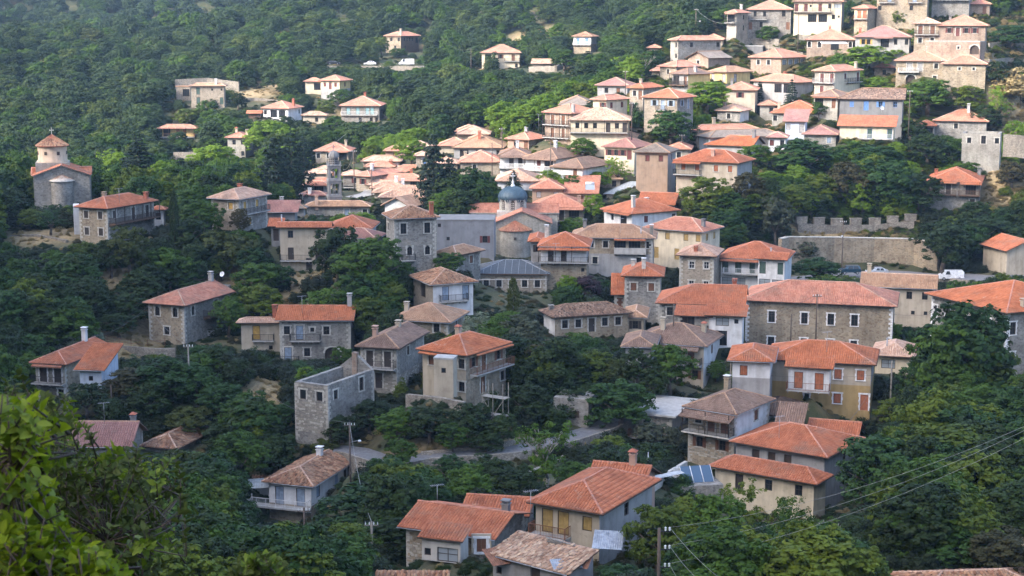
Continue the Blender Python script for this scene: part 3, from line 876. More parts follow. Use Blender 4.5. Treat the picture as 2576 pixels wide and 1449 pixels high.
    # small roofs over balconies and doors
    for aw in sp.get('awn', []):
        f, f0, f1, drop, dp = aw[:5]; arc = aw[5] if len(aw) > 5 else rc
        FM, op, W = ops[f]; x0, x1 = f0 * W, f1 * W
        FB = B @ FM @ Matrix.Translation((0, 0, H - drop))
        h = dp * .36
        poly = [(x0, -dp, -h), (x1, -dp, -h), (x1, .04, 0), (x0, .04, 0)]
        r = MB(); roof_slab(r, poly, .1)
        o = r.build('porch_roof', [arc + '_bed' if arc not in METAL and arc + '_bed' in MATS else arc, 'wood'], root, FB)
        if ppm >= 11.4 and arc + '_bed' in MATS: add_tiles(o, {'L': poly}, 'L', arc, ppm, rs, False)
    # picture bookkeeping
    if not sp.get('unseen'):
        cs, sn = math.cos(-b['a']), math.sin(-b['a'])
        pts = []
        for x in (-X - .4, X + .4):
            for y in (-Y - .4, Y + .4):
                for z in (H, max(0.0, H - 7.5)):
                    pts.append(proj((b['c'][0] + x * cs - y * sn, b['c'][1] + x * sn + y * cs, b['zb'] + z)))
        pts = np.array(pts)
        SEEN.append((pts[:, 0].min(), pts[:, 1].min() - ppm * 1.2, pts[:, 0].max(), pts[:, 1].max() - ppm * sp.get('hide', .6), b['D']))
    return wall, roof
HOUSES = []
def Hs(label, xl, xc, xr, ve, vb, ppm, dep=8.0, a=None, wings=(), name='house', **sp):
    if ppm < 12.7 and xr <= xc + 12 and a is None and sp.get('roof', 'hip') == 'hip': dep *= 1.35
    b = solve(xl, xc, xr, ve, vb, ppm, dep, a)
    ws = []
    for wg in wings:
        wg = dict(wg); g = wg.pop('g'); wd = wg.pop('dep', 6.0); wa = wg.pop('a', None)
        ws.append((solve(*g, wd, wa), {**{k: v for k, v in sp.items() if k in ('wl', 'rc', 'sh', 'frame')}, **wg}))
    for blk in [b] + [q[0] for q in ws]:
        cs, sn = math.cos(-blk['a']), math.sin(-blk['a'])
        for x, y in ((0, 0), (-.5, -.5), (.5, -.5), (0, .6)):
            X, Y = x * blk['wl'], y * blk['wr']
            CTRL.append((blk['c'][0] + X * cs - Y * sn, blk['c'][1] + X * sn + Y * cs, blk['zb']))
        FOOT.append((blk['c'][0], blk['c'][1], -blk['a'], blk['wl'] / 2, blk['wr'] / 2))
    HOUSES.append((label, name, b, sp, ws, ((xl + xr) / 2, (ve + vb) / 2, b['ppm'])))
def build_houses():
    for label, name, b, sp, ws, _ in HOUSES:
        root = empty(name, (b['c'][0], b['c'][1], b['zb']), -b['a'], label=label, category=sp.get('cat', 'house'))
        root['group'] = sp.get('group', 'village houses')
        RM = TR(b['c'][0], b['c'][1], b['zb'], -b['a']); inv = RM.inverted()
        build_block(root, b, Matrix.Identity(4), sp)
        for wb, wsp in ws:
            build_block(root, wb, inv @ TR(wb['c'][0], wb['c'][1], wb['zb'], -wb['a']), wsp)
# ------------------------------------------------------------------ the houses (picture columns and rows of a 2576 px wide picture, px per metre)
PL = ('plain',)
# --- front row
Hs('orange roofed stone house with a grey boxed bay window', 1022, 1237, 1318, 1347, 1470, 29, dep=7.2, roof='gx', rc='red', wl='stone_tan', wr='stone_grey', R='', sh='brown', pitch=.27,
   L='q', ch=[(.93, .62, 'plain', 'plaster_dark', .7)], hide=0,
   wings=[dict(g=(1061, 1158, 1178, 1358, 1416, 29.8), dep=1.9, roof='sf', rc='red', wl='plaster_light', pitch=.28, L='q..g.', R='', ov=.3, below=.1),
          dict(g=(1186, 1236, 1238, 1350, 1400, 29.15), dep=.16, roof='flat', ov=0, rc='plaster_beige', wl='plaster_beige', L='.s.', sh='brown', below=-1.2, unseen=True, st=1.9, K='', Bk='', frame='white_trim', sur='white_trim'),
          dict(g=(1175, 1318, 1342, 1290, 1340, 26.8), dep=5, roof='gx', rc='red', wl='stone_grey', pitch=.27)])
Hs('bright orange hipped house with yellow shutters and balcony', 1348, 1508, 1641, 1281, 1425, 29, dep=11, rc='red', wl='plaster_beige', wr='plaster_grey', sh='mustard', sur=None, L='.D.D..s./', R='...w...', K='', pitch=.4,  # greyer right wall: its shade is put into the plaster colour
   bal=[('L', 0, -.02, .56, 1.15, 'rust')], hide=0, wings=[dict(g=(1480, 1600, 1648, 1243, 1330, 26.5), dep=8, rc='red', roof='gx', wl='pink_plaster', ch=[(.72, .5, 'tile', 'pink_plaster', 1.0)])])
Hs('collapsing outbuilding under a broken old tile roof', 1240, 1425, 1492, 1440, 1490, 31.5, dep=3.6, roof='sf', rc='old_pale', wl='block_grey', L='q..e..', R='', pitch=.22, cat='outbuilding', ov=.35, hide=0, K='')
Hs('low old tiled roof at the bottom edge beside the bay house', 958, 1108, 1112, 1490, 1520, 32, dep=4.2, roof='sf', rc='old', wl='stone_grey', pitch=.3, cat='outbuilding', hide=0)
Hs('weathered tiled roof in the bottom right corner', 2318, 2318, 2640, 1500, 1530, 33, a=84, dep=5.2, rc='old', wl='stone_grey', pitch=.34, hide=0)
Hs('white house with blue doors and an old tiled roof', 676, 782, 874, 1216, 1320, 22, dep=10, roof='hy', rc='old', wl='white', low='stone_tan', split=2.75, sh='palebl', sur=None, L='.D..D.', R='.s...d.w', pitch=.36, K='', stones=False,
   bal=[('L', 0, -.42, 1.0, 1.25, 'white')], ch=[(.5, .8, 'white', 'white', .7)], wings=[dict(g=(640, 680, 684, 1212, 1262, 21), dep=7, roof='sf', rc='old', wl='white', L='', pitch=.12)])
Hs('roofless ruined stone house with empty windows', 741, 824, 940, 970, 1113, 20.6, dep=10.5, roof='none', wl='stone_grey', wr='stone_grey', L='.x..x./..../...q', R='.x....n..', sur='limestone', cat='ruin', gable_back=1.9)
Hs('brown roofed stone house with a covered corner terrace', 1733, 1848, 1935, 1036, 1183, 21, dep=9, rc='brown', wl='stone_tan', wr='white', L='.w.d.d./.o..o.', R='..s.', sh='brown', pitch=.4,
   bal=[('L', 0, -.02, 1.02, 1.6, 'iron', True, 'limestone')], awn=[('L', -.05, 1.05, .25, 2.1)], ch=[(.25, .75, 'white', 'stone_tan', 1.6)],
   wings=[dict(g=(1905, 1990, 2012, 1040, 1110, 20), dep=7, rc='brown', wl='white', L='.s.'), dict(g=(1962, 2010, 2018, 1062, 1110, 20.6), dep=3, roof='sf', rc='brown', wl='white', L='')])
Hs('unfinished grey block house with stacked orange roofs', 1852, 2075, 2160, 1143, 1295, 22, dep=9.5, rc='red', wl='block_grey', wr='block_grey', L='..e.e.ee.../', R='...w..', sh='dark', sur=None, pitch=.36, K='',
   wings=[dict(g=(1800, 2048, 2078, 1208, 1320, 23), dep=3.2, rc='red', wl='cream', L='..d..w..w.', R='', pitch=.5, sh='dark'), dict(g=(2035, 2145, 2165, 1108, 1180, 20.6), dep=7, rc='red', roof='gx', wl='block_grey')])
Hs('small grey house with a flat concrete roof', 1600, 1690, 1745, 1048, 1115, 20, dep=9, roof='flat', ov=.7, wl='stone_grey', wr='plaster_grey', L='.w...', R='..d..', bal=[('L', 0, -.15, .4, 1.0, 'rust')], stones=False)
# --- ochre group and the public buildings on the right
Hs('ochre house with orange shutters and orange roof', 1936, 2192, 2200, 912, 1053, 19.7, dep=9, rc='orange', wl='plaster_beige', low='ochre', split=3.1, wr='plaster_grey', L=[[('s', .68), ('s', .9)], [('q', .38), ('s', .68), ('d', .95)]], sh='orange', sur='white_trim', pitch=.36,
   st=3.2, wings=[dict(g=(1984, 2088, 2091, 924, 985, 20.0), dep=1.3, rc='orange', roof='sf', wl='white', L='.D..D.', sh='orange', sur=None, ov=.5, pitch=.36, below=0, bal=[('L', 0, -.02, 1.02, 1.0, 'rust')], st=3.05, K='', Bk='', unseen=True), dict(g=(1843, 1938, 1945, 905, 1010, 20.2), dep=8.5, rc='orange', wl='white', L='.s...', R='', pitch=.36, low='plaster_grey', split=2.4, sur=None)])
Hs('long stone school building with white framed windows', 1877, 2247, 2252, 767, 890, 16.5, dep=12, rc='salmon', wl='stone_tan', L=[[('n', .18), ('n', .405), ('n', .585), ('n', .745)], [('n', .18), ('n', .405), ('n', .585), ('n', .745)]], st=4.3, sur='white_trim', qm='white_trim', pitch=.36, cap='pink', ch=None, hide=1)
Hs('large stone building with vast orange roof at right edge', 2345, 2534, 2760, 781, 1065, 18.5, a=66, rc='orange', wl='stone_grey', L=['n.n.n.n.n.n', 'n.n.n.n.n.n', 'n.n.n.n.n.n'], R='n.n.n.n/n.n.n.n/n.n.n.n', st=4.2, sur='white_trim', qm='white_trim', pitch=.3, ov=.8, stones=False, ch=[(.97, .2, 'plain', 'plaster_beige', .8)], dep=16)
Hs('plain tan rendered house with brown tile roof', 2172, 2349, 2352, 723, 825, 15.2, dep=8, roof='gx', rc='tan', wl='plaster_beige', wr='plaster_beige', L=[[('w', .66), ('w', .88)], [('q', .72), ('q', .9)]], sur=None, st=3.0, ch=[(.06, .5, 'plain', 'plaster_beige', 1.2)])
Hs('small cream house under pink tiles beside the ochre house', 2202, 2292, 2300, 893, 945, 18.2, dep=8, rc='pink', wl='cream', L='.g..', R='', sur=None, ch=[(.3, .2, 'pipe')])
Hs('brown roofed white house behind dark treetops', 1600, 1771, 1812, 866, 990, 18, dep=9, rc='brown', wl='plaster_beige', wr='white', L='..v.v.d./...o', R='.s.', sh='brown', sur=None, awn=[('L', .3, .95, .3, 1.5)], bal=[('L', 0, .5, .98, 1.2, 'iron')],
   ch=[(.32, .3, 'plain', 'plaster_beige', 1.4), (.85, .6, 'tile', 'plaster_beige', 1.0)], wings=[dict(g=(1574, 1640, 1650, 868, 930, 18.4), dep=8, rc='brown', wl='plaster_grey')])
Hs('white house with wooden veranda and orange double roof', 1660, 1866, 1873, 764, 872, 17, dep=9, rc='red', roof='hx', wl='stone_grey', wr='white', L='.w..........', sur='limestone', ch=[(.88, .8, 'plain', 'brick_red', 1.3)], pitch=.4, K='',
   wings=[dict(g=(1706, 1784, 1788, 792, 872, 17.4), dep=2.2, roof='sf', rc='red', wl='stone_grey', L='.v.v./', bal=[('L', 0, .02, .98, .3, 'dwood')], st=2.6, pitch=.3), dict(g=(1784, 1868, 1872, 792, 872, 17.5), dep=2.4, roof='sf', rc='red', wl='white', L=[[('g', .4), ('q', .82)], [('E', .3), ('E', .78)]], st=2.6, pitch=.3)])
# --- middle row
Hs('long stone house with a mossy dark tile roof', 1368, 1396, 1580, 793, 848, 16.7, a=72, roof='hip', rc='old_dark', wl='white', wr='stone_tan', L='', R='.w.w.d.w.w.', sh='dark', sur='limestone', quoins=False, dep=8, ch=[(.4, .04, 'plain', 'stone_grey', .4)],
   wings=[dict(g=(1578, 1619, 1624, 794, 850, 16.4), dep=8, rc='tan', wl='plaster_beige', L='.o.')])
Hs('tall narrow stone tower house with two chimneys', 1572, 1661, 1664, 691, 828, 15.6, dep=8, rc='orange', wl='stone_grey', L='.s..s./......./..a.', sh='brown', st=3.5, ch=[(.2, .6, 'plain', 'limestone', .8), (.52, .2, 'white', 'limestone', 1.3)], sur='limestone', cat='tower house',
   wings=[dict(g=(1546, 1573, 1575, 737, 826, 15.4), dep=5, rc='orange', roof='sf', wl='stone_grey', L='d')])
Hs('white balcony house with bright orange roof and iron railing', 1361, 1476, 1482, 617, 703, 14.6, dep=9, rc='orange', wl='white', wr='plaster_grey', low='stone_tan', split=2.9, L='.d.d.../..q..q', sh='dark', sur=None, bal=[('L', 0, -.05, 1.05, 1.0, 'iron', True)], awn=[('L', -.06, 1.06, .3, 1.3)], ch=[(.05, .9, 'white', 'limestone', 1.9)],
   wings=[dict(g=(1336, 1363, 1368, 604, 700, 14.2), dep=9, rc='orange', wl='plaster_grey', L='.o')])
Hs('long stone house with tan roof and stove pipes', 1442, 1642, 1646, 596, 706, 14, dep=9, rc='tan', wl='stone_tan', low='plaster_grey', split=3.2, L='..w.w.v.v.w/..w.q..w.', sur='limestone', ch=[(.12, .6, 'plain', 'plaster_dark', 1.3), (.85, .1, 'pipe'), (.98, .2, 'white', 'stone_grey', 1.5)], awn=[('L', .52, .92, .2, 1.1, 'orange')], bal=[('L', 0, .52, .92, 1.0, 'solid')])
Hs('cream house with mustard shutters and climbing vine', 1626, 1765, 1811, 580, 678, 13.6, dep=8, rc='salmon', wl='cream', wr='cream', L='.s.s..s.s/.d..d...', R='.s.s.', sh='mustard', sur=None, ch=[(.93, .3, 'plain', 'plaster_dark', 1.1)])
Hs('small beige stone house with white windows and vine', 1710, 1796, 1812, 641, 738, 14.4, dep=8, rc='pink', wl='stone_beige', L='..w..w./..w..w.', frame='white_trim', st=3.4, ch=[(.45, .1, 'plain', 'brick_red', .6)])
Hs('white two storey guesthouse with long balconies', 1814, 1972, 1992, 651, 744, 14.2, dep=10, rc='red', wl='white', L='D.D.d.v.D/g.gv.gv.', sh='green', sur=None, bal=[('L', 0, .05, 1.0, 1.2, 'white')], awn=[('L', 0, 1, .25, 1.3)], ch=[(.78, .1, 'pipe')],
   wings=[dict(g=(1908, 1974, 1978, 650, 744, 14.6), dep=1.2, rc='red', roof='sf', wl='white', L='D..d/g.g')])
Hs('stone building under repair with dark slate roof', 1199, 1376, 1380, 686, 780, 14.6, dep=9, rc='slate', wl='stone_beige', L='.w.w.w.w.w./.w.w.w.w.w.', sur='limestone', ch=None, ov=.6, st=3.4, pitch=.34, cap='slate')
Hs('derelict white house with ivy and sagging old roof', 1040, 1089, 1190, 711, 798, 16.6, dep=7.5, a=66, rc='old', wl='wood_grey', wr='white', L='.v.', R='..D...D./..', sh='palebl', sur=None, bal=[('R', 0, .14, .84, .9, 'iron')], quoins=False)
Hs('low stone house with a tan hipped roof below the ivy house', 992, 1127, 1168, 806, 838, 17.4, dep=8, rc='tan', wl='stone_tan', L='.....w.', R='.a.', ch=[(.1, .4, 'plain', 'plaster_beige', 1.1)])
Hs('tall dark stone mansion with a weathered red roof', 972, 992, 1097, 546, 682, 15.3, a=74, rc='old', wl='stone_grey', wr='stone_grey', L='w./', R='.n...n./..a..a.', sh='red', st=3.6, sur='limestone', ch=[(.95, .9, 'plain', 'brick_red', 1.7)], bal=[('R', 1, .15, .48, .8, 'iron')], dep=9)
Hs('blank grey rendered building with one open shutter', 1098, 1243, 1247, 556, 645, 14, dep=9, roof='flat', ov=.05, wl='blue_grey', rc='plaster_dark', L=[[('q', .02)], [('q', .2), ('o', .84)]], st=2.4, sur=None, sh='red')
Hs('small orange tiled stone outhouse below grey wall', 1098, 1147, 1208, 638, 678, 15, dep=7, rc='tan', wl='stone_grey', R='..s.', L='', cat='outbuilding', K='')
Hs('grey house with orange gable roof and lower balcony', 704, 826, 830, 568, 680, 14.8, dep=8, roof='gx', rc='red', wl='plaster_beige', L='.w...w./.d...d./...d..', sh='dark', sur=None, bal=[('L', 1, 0, .75, 1.0, 'iron')], ch=[(.02, .5, 'pipe')],
   wings=[dict(g=(826, 930, 946, 571, 620, 14.2), dep=8, rc='red', wl='plaster_grey', L=''), dict(g=(850, 940, 962, 596, 640, 14.8), dep=5, rc='mauve', wl='plaster_grey', L='..d'), dict(g=(682, 705, 708, 565, 620, 14.4), dep=6, rc='red', roof='sf', wl='plaster_dark', L='e')])
Hs('stone house with yellow shutters beside the fir trees', 532, 600, 671, 498, 582, 14.3, dep=9, rc='pink', wl='stone_beige', wr='stone_grey', L='...s.', R='.s..s../.s..', sh='yellow', bal=[('R', 0, .1, .95, 1.0, 'iron')], ch=[(.1, .9, 'plain', 'brick_red', .9)])
Hs('low house under a grey brown hipped roof', 676, 764, 768, 521, 545, 13, dep=9, rc='grey_tile', wl='plaster_grey', L='..w.', ch=[(.35, .5, 'plain', 'concrete', 1.0)], wings=[dict(g=(670, 742, 748, 530, 556, 13.4), dep=4, rc='mauve', wl='plaster_dark', roof='sf', L='')])
Hs('stone house with orange roof and long wooden balcony', 198, 269, 386, 521, 616, 14.5, dep=13, rc='red', wl='stone_tan', wr='stone_grey', L='.s..s./.s..s.', R='.s...d..d.', sh='dark', bal=[('R', 0, .02, .98, 1.6, 'dwood', True)], ch=[(.06, .5, 'plain', 'stone_tan', 1.2), (.9, .9, 'plain', 'brick_red', .8)],
   wings=[dict(g=(184, 199, 201, 523, 585, 14.2), dep=5, roof='flat', ov=0, wl='white', L='', rc='white'), dict(g=(384, 411, 415, 524, 570, 13.7), dep=5, rc='red', wl='white', L='.w.')])
Hs('stone house with two arched windows and terracotta roof', 373, 462, 578, 764, 868, 16.5, dep=13, rc='salmon', roof='hy', wl='stone_tan', wr='stone_grey', L='.a..a./..w..', R='.a...d..', sh='dark', ch=[(.5, .97, 'plain', 'concrete', 1.2)], bal=[('R', 0, .4, .75, 1.3, 'dwood')], K='',  # grey right wall beside tan front: shade put into the stone colour
   wings=[dict(g=(540, 577, 582, 722, 800, 15.2), dep=.5, roof='flat', ov=0, rc='concrete', wl='plaster_grey', L='', unseen=True, K='', Bk='')])
Hs('long stone house with iron balconies and vaulted arch', 703, 881, 893, 801, 908, 17, dep=8, rc='orange', roof='gx', wl='stone_grey', L=[[('w', .1), ('D', .28), ('q', .46), ('w', .66)], [('D', .11), ('w', .38), ('A', .74)]], sh='palebl', st=3.3, bal=[('L', 0, .15, .58, .8, 'iron'), ('L', 1, .0, .27, .8, 'iron')], ch=[(.96, .5, 'plain', 'concrete', 1.5)],
   wings=[dict(g=(606, 704, 708, 807, 880, 16.8), dep=8, rc='pink', wl='plaster_beige', L='...D...../.q', sh='yellow', bal=[('L', 0, .3, .85, .8, 'iron')], ch=[(.85, .6, 'plain', 'brick_red', 1.6)])])
Hs('grey stone house with slate brown roof and balcony', 907, 997, 1066, 871, 988, 19, dep=11, roof='hy', rc='brown', wl='stone_grey', wr='stone_grey', L='.d..d./..d..', R='..w...', sh='dark', bal=[('L', 0, -.05, 1.0, 1.2, 'iron')], ch=[(.25, .2, 'plain', 'pink_plaster', 1.2), (.5, .7, 'plain', 'plaster_beige', .5)], cap='tan')
Hs('orange roofed house with awnings and scaffold below', 1063, 1172, 1272, 888, 1046, 20, dep=9, rc='orange', wl='plaster_beige', wr='stone_tan', L='.s..w.w/....w', R='.o.d..o./..d..w', sh='brown', sur='limestone', awn=[('L', .0, .7, .25, 1.0), ('R', .15, 1.05, .15, 1.0)], bal=[('R', 0, .1, 1.05, 1.1, 'rust')], ch=[(.12, .75, 'tile', 'plaster_beige', 1.0)], stones=False,
   wings=[dict(g=(1091, 1140, 1150, 906, 995, 20.3), dep=2, roof='flat', ov=.05, wl='plaster_beige', L='q', rc='concrete')])
Hs('stone house with blue white annexe at left', 89, 162, 270, 911, 1062, 18.5, dep=12, roof='hy', rc='red', wl='stone_grey', wr='stone_tan', L='.D..D./....w', R='..w...', sh='dark', sur='white_trim', awn=[('L', -.02, 1.0, .2, 1.1)], bal=[('L', 0, -.05, 1.0, 1.1, 'iron')], ch=[(.5, .8, 'white', 'white', 1.6)], stones=False,
   wings=[dict(g=(200, 255, 297, 927, 970, 19.2), dep=6, roof='sf', rc='orange', wl='plaster_blue', L='.q.', R='', pitch=.3)])
Hs('dull pink tiled cottage behind the foreground leaves', 178, 322, 358, 1116, 1150, 21, dep=8, roof='gx', rc='mauve', wl='stone_grey', L='', ch=[(.95, .6, 'tile', 'plaster_dark', .8)], pitch=.5, stones=False)
Hs('sagging old tile roof beside the pink cottage', 366, 440, 528, 1122, 1142, 20.5, dep=9, rc='old', wl='stone_grey', L='', R='', stones=False, cat='outbuilding')
# --- second row behind the churches
Hs('white house with a broad red roof and stone chimney', 1520, 1590, 1702, 535, 580, 12.9, dep=11, rc='red', wl='white', L='.w.v.', R='..s....w', sh='red', sur=None, ch=[(.8, .15, 'white', 'limestone', 2.0), (.1, .9, 'white', 'limestone', .8)], awn=[('L', .1, 1, .2, 1.0)],
   wings=[dict(g=(1610, 1692, 1708, 512, 560, 12.4), dep=8, roof='gx', rc='red', wl='plaster_grey', L='')])
Hs('stone house with pink roof beside the blue dome', 1342, 1468, 1472, 519, 566, 12.4, dep=8, rc='salmon', wl='stone_beige', L='..d.d.v.', sh='dark', awn=[('L', 0, 1, .15, 1.3)], bal=[('L', 0, .1, 1, 1.0, 'iron')], ch=[(.9, .3, 'plain', 'pink_plaster', 1.0)])
Hs('house under a grey ribbed metal roof', 1526, 1676, 1682, 487, 512, 11.9, dep=7, rc='metal_roof', wl='cream', L='', ch=None)
Hs('brown stone house with red shutters and bright tiles', 1339, 1415, 1420, 472, 505, 12.1, dep=7, rc='salmon', wl='brown_plaster', L='.s...s.', sh='grey', sur=None)
Hs('house with a white water heater on pale tiles', 1424, 1500, 1504, 484, 520, 12.1, dep=6, roof='sf', rc='salmon', wl='brown_plaster', L='.d.', sur=None)
Hs('tall brown plastered tower house with shutters', 1601, 1680, 1700, 381, 468, 12.2, dep=8, rc='grey_tile', wl='brown_plaster', wr='plaster_grey', L='..s..s./......./....q.', sh='red', sur=None, R='.w.', cat='tower house')  # grey right wall: the shaded side painted into the colour
Hs('big beige house with red brown roof and dark balcony', 1702, 1855, 1892, 407, 482, 12.5, dep=9, rc='red', wl='plaster_beige', wr='plaster_grey', L='.s..s...s..s./', sh='orange', sur='limestone', bal=[('L', 0, -.02, .42, 1.2, 'iron')], awn=[('L', -.04, .42, .2, 1.4)], ch=[(.55, .2, 'plain', 'pink_plaster', .9)])  # right wall greyed to hold its shade in the colour
Hs('grey rendered house with steep orange roof', 1779, 1890, 1918, 365, 405, 12.2, dep=8, roof='hx', rc='orange', wl='plaster_grey', L='', R='..w.', sur=None, ch=[(.95, .4, 'plain', 'plaster_dark', 1.4)])
Hs('house with broad grey tile roof on the slope', 1759, 1787, 1968, 343, 385, 11.9, a=70, rc='grey_tile', wl='plaster_blue', wr='plaster_grey', L='.s', R='..w', sh='teal', sur=None, dep=9)
Hs('long orange roofed house with white balcony end', 1736, 1755, 1903, 325, 372, 11.7, a=70, rc='salmon', wl='stone_beige', wr='stone_beige', L='v/v', R='', ch=[(.4, .35, 'plain', 'plaster_beige', 1.3)], dep=8)
Hs('cream cottage with red open shutters in a row', 1521, 1596, 1636, 369, 405, 11.6, dep=9, rc='mauve', wl='cream', L='.o.o.o.D.', sh='red', sur=None)
Hs('cottage with ragged pale old tiles', 1496, 1600, 1634, 352, 366, 11.2, dep=8, rc='old_pale', wl='stone_beige', L='..d..')
Hs('small orange roof between tower house and poles', 1682, 1734, 1738, 373, 398, 11.9, dep=7, rc='salmon', wl='stone_beige', L='.w.')
Hs('white arched house with balustrade, the left of two', 1258, 1326, 1330, 389, 436, 11.3, dep=9, rc='brown', wl='white', L='..d.d./A.A..', sh='dark', sur=None, bal=[('L', 0, -.02, 1.02, .8, 'balus', True)], awn=[('L', -.05, 1.05, .1, 1.2)], ch=[(.6, .5, 'white', 'white', 1.2)])
Hs('white arched house with balustrade, the right of two', 1324, 1400, 1470, 397, 440, 11.5, dep=12, rc='brown', wl='white', L='..d.v./.A.A.', R='..s...q', sh='red', sur=None, bal=[('L', 0, -.02, 1.02, .8, 'balus', True)], awn=[('L', -.05, 1.05, .1, 1.2)], ch=[(.5, .5, 'white', 'white', 1.2)])
Hs('low white house with a wide brown hipped roof', 1392, 1465, 1540, 421, 440, 11.9, dep=13, rc='brown', wl='white', L='.d', sur=None)
Hs('pink walled house with brown tiled awning', 1277, 1330, 1374, 349, 376, 10.8, dep=8, rc='salmon', wl='pink_plaster', wr='stone_beige', L='.w.d', sur=None, ch=[(.5, .4, 'pipe'), (.3, .7, 'plain', 'concrete', 1.0)])
Hs('house with pale pink tiles behind the church dome', 1252, 1350, 1354, 453, 480, 11.9, dep=8, rc='pink', wl='white', L='.w.', sur=None)
Hs('stone house with arched door under pink tiles', 1158, 1258, 1262, 405, 445, 11.2, dep=9, rc='salmon', wl='stone_beige', L='..a..../......d', ch=[(.1, .4, 'plain', 'plaster_beige', 1.0)], K='')
Hs('wide brown tiled house with orange chimney', 1142, 1262, 1274, 369, 398, 10.6, dep=9, rc='tan', wl='plaster_grey', L='.v.w..w', sur=None, ch=[(.5, .3, 'plain', 'brick_red', 1.5)], cap='tan', wings=[dict(g=(1106, 1180, 1184, 364, 385, 10.3), dep=8, rc='salmon', wl='plaster_beige')])
Hs('pale tiled house at the edge of the dark woods', 1152, 1228, 1231, 335, 350, 9.9, dep=9, rc='pink', wl='stone_beige', L='', wings=[dict(g=(1150, 1205, 1209, 328, 345, 9.5), dep=8, rc='salmon', wl='stone_beige')])
Hs('stone house with blue window behind the tall fir', 1047, 1075, 1078, 389, 415, 10.8, dep=7, rc='pink', wl='stone_beige', L='.s', sh='blue')
Hs('pink roofed house by the bright tree', 970, 1018, 1022, 377, 392, 10.2, dep=8, rc='salmon', wl='pink_plaster', L='.s.', sh='yellow', wings=[dict(g=(1018, 1086, 1090, 370, 392, 10.1), dep=8, rc='pink', wl='stone_beige')])
# --- the sunlit huddle of roofs
Hs('pale tiled house at the back of the sunlit roofs', 914, 1004, 1008, 403, 416, 10.5, dep=12, rc='pink', wl='pink_plaster', L='')
Hs('small hipped pink roof among the sunlit roofs', 922, 988, 992, 417, 432, 10.7, dep=12, rc='salmon', wl='plaster_beige', L='', ch=[(.9, .5, 'plain', 'brick_red', .6)])
Hs('wide salmon roof at the right of the sunlit roofs', 984, 1074, 1078, 430, 445, 10.75, dep=12, rc='salmon', wl='plaster_beige', L='')
Hs('stone corner house with red shutters on the lane', 896, 930, 1005, 441, 488, 11.3, dep=12, rc='salmon', wl='stone_beige', wr='stone_beige', L='.o./', sh='red', pitch=.42, ch=[(.5, .3, 'white', 'white', 1.0)])
Hs('long pale roof in the middle of the sunlit roofs', 930, 1066, 1070, 452, 470, 11.2, dep=12, rc='salmon', wl='plaster_beige', L='v.v', awn=[('L', 0, .4, .1, 1.0)], ch=[(.75, .6, 'plain', 'brick_red', .8)])
Hs('low pink roof with twin round vents', 936, 1020, 1024, 471, 486, 11.45, dep=12, rc='pink', wl='plaster_beige', L='', ch=[(.7, .5, 'white', 'white', .9), (.9, .5, 'white', 'white', .9)])
Hs('broad pale roof near the front of the sunlit roofs', 942, 1070, 1074, 482, 498, 11.65, dep=12, rc='pink', wl='plaster_beige', L='')
Hs('big hipped pink roof in front of the sunlit roofs', 958, 1066, 1070, 494, 512, 11.9, dep=13, rc='pink', wl='cream', L='v', K='')
Hs('white gabled shop with a round arch', 968, 1030, 1064, 517, 552, 12.4, dep=5.5, roof='gy', rc='pink', wl='white', wr='white', L='.A.', sur=None, pitch=.5, K='')
Hs('pale roofed house left of the bell tower, hindmost', 770, 826, 830, 434, 450, 10.9, dep=12, rc='pink', wl='plaster_beige', L='')
Hs('salmon roofed house left of the bell tower, middle', 782, 834, 838, 455, 470, 11.3, dep=12, rc='salmon', wl='plaster_beige', L='', ch=[(.8, .5, 'plain', 'plaster_beige', .8)])
Hs('salmon roofed house with porch left of bell tower', 764, 824, 828, 464, 492, 11.5, dep=12, rc='salmon', wl='plaster_dark', L='..v.', ch=[(.1, .3, 'plain', 'plaster_beige', 1.0)])
Hs('gabled mauve roof beside the dark firs', 754, 816, 820, 489, 512, 11.8, dep=12, rc='mauve', wl='plaster_grey', L='', ch=[(.4, .1, 'white', 'white', .8)])
Hs('grey house with red shuttered window by bell tower', 862, 914, 918, 438, 492, 11.1, dep=12, rc='pink', wl='stone_grey', L='..o./v..', sh='red', bal=[('L', 0, 0, 1, .8, 'iron')])
Hs('stone house with wide tile roof under the bell tower', 772, 926, 930, 516, 545, 12.3, dep=10, rc='tan', wl='stone_grey', L='......s..w', sh='palebl', ch=[(.16, .0, 'plain', 'pink_plaster', 1.6)])
# --- houses stepping up the right hand slope
Hs('three storey stone house with wooden balconies', 1371, 1437, 1500, 283, 353, 11, dep=9, rc='salmon', wl='stone_red', wr='stone_beige', L='.D.D./.d.d./..', R='.w...', sh='brown', bal=[('L', 0, 0, 1, 1.0, 'iron', True), ('L', 1, 0, 1, 1.0, 'iron', True)], ch=[(.98, .1, 'plain', 'concrete', 1.4)])
Hs('long pale yellow house with a full length balcony', 1436, 1580, 1584, 300, 350, 11.25, dep=9, rc='old_pale', wl='cream', L='.wdw.w..d.w.d', sh='dark', sur=None, bal=[('L', 0, -.01, 1, 1.1, 'iron', True)])
Hs('cream house with dark red shutters on the right slope', 1492, 1525, 1578, 249, 288, 11, dep=8, rc='salmon', wl='cream', wr='cream', L='.o', R='.s..s.', sh='red', sur=None, bal=[('L', 0, 0, 1, .9, 'wood')])
Hs('stone house half hidden behind the pink roofed mansion', 1584, 1618, 1662, 219, 285, 10.9, dep=9, rc='red', wl='stone_beige', wr='stone_beige', L='.w.d/.w..', R='', ch=[(.05, .6, 'plain', 'plaster_beige', 1.2)])
Hs('square stone mansion with pink roof and small balcony', 1621, 1704, 1744, 244, 330, 11.6, dep=8.5, rc='red', wl='stone_beige', wr='stone_grey', L='..o.d.o.', R='.o.d.', sh='palebl', bal=[('L', 0, .4, .68, .9, 'iron')], cap='pink')
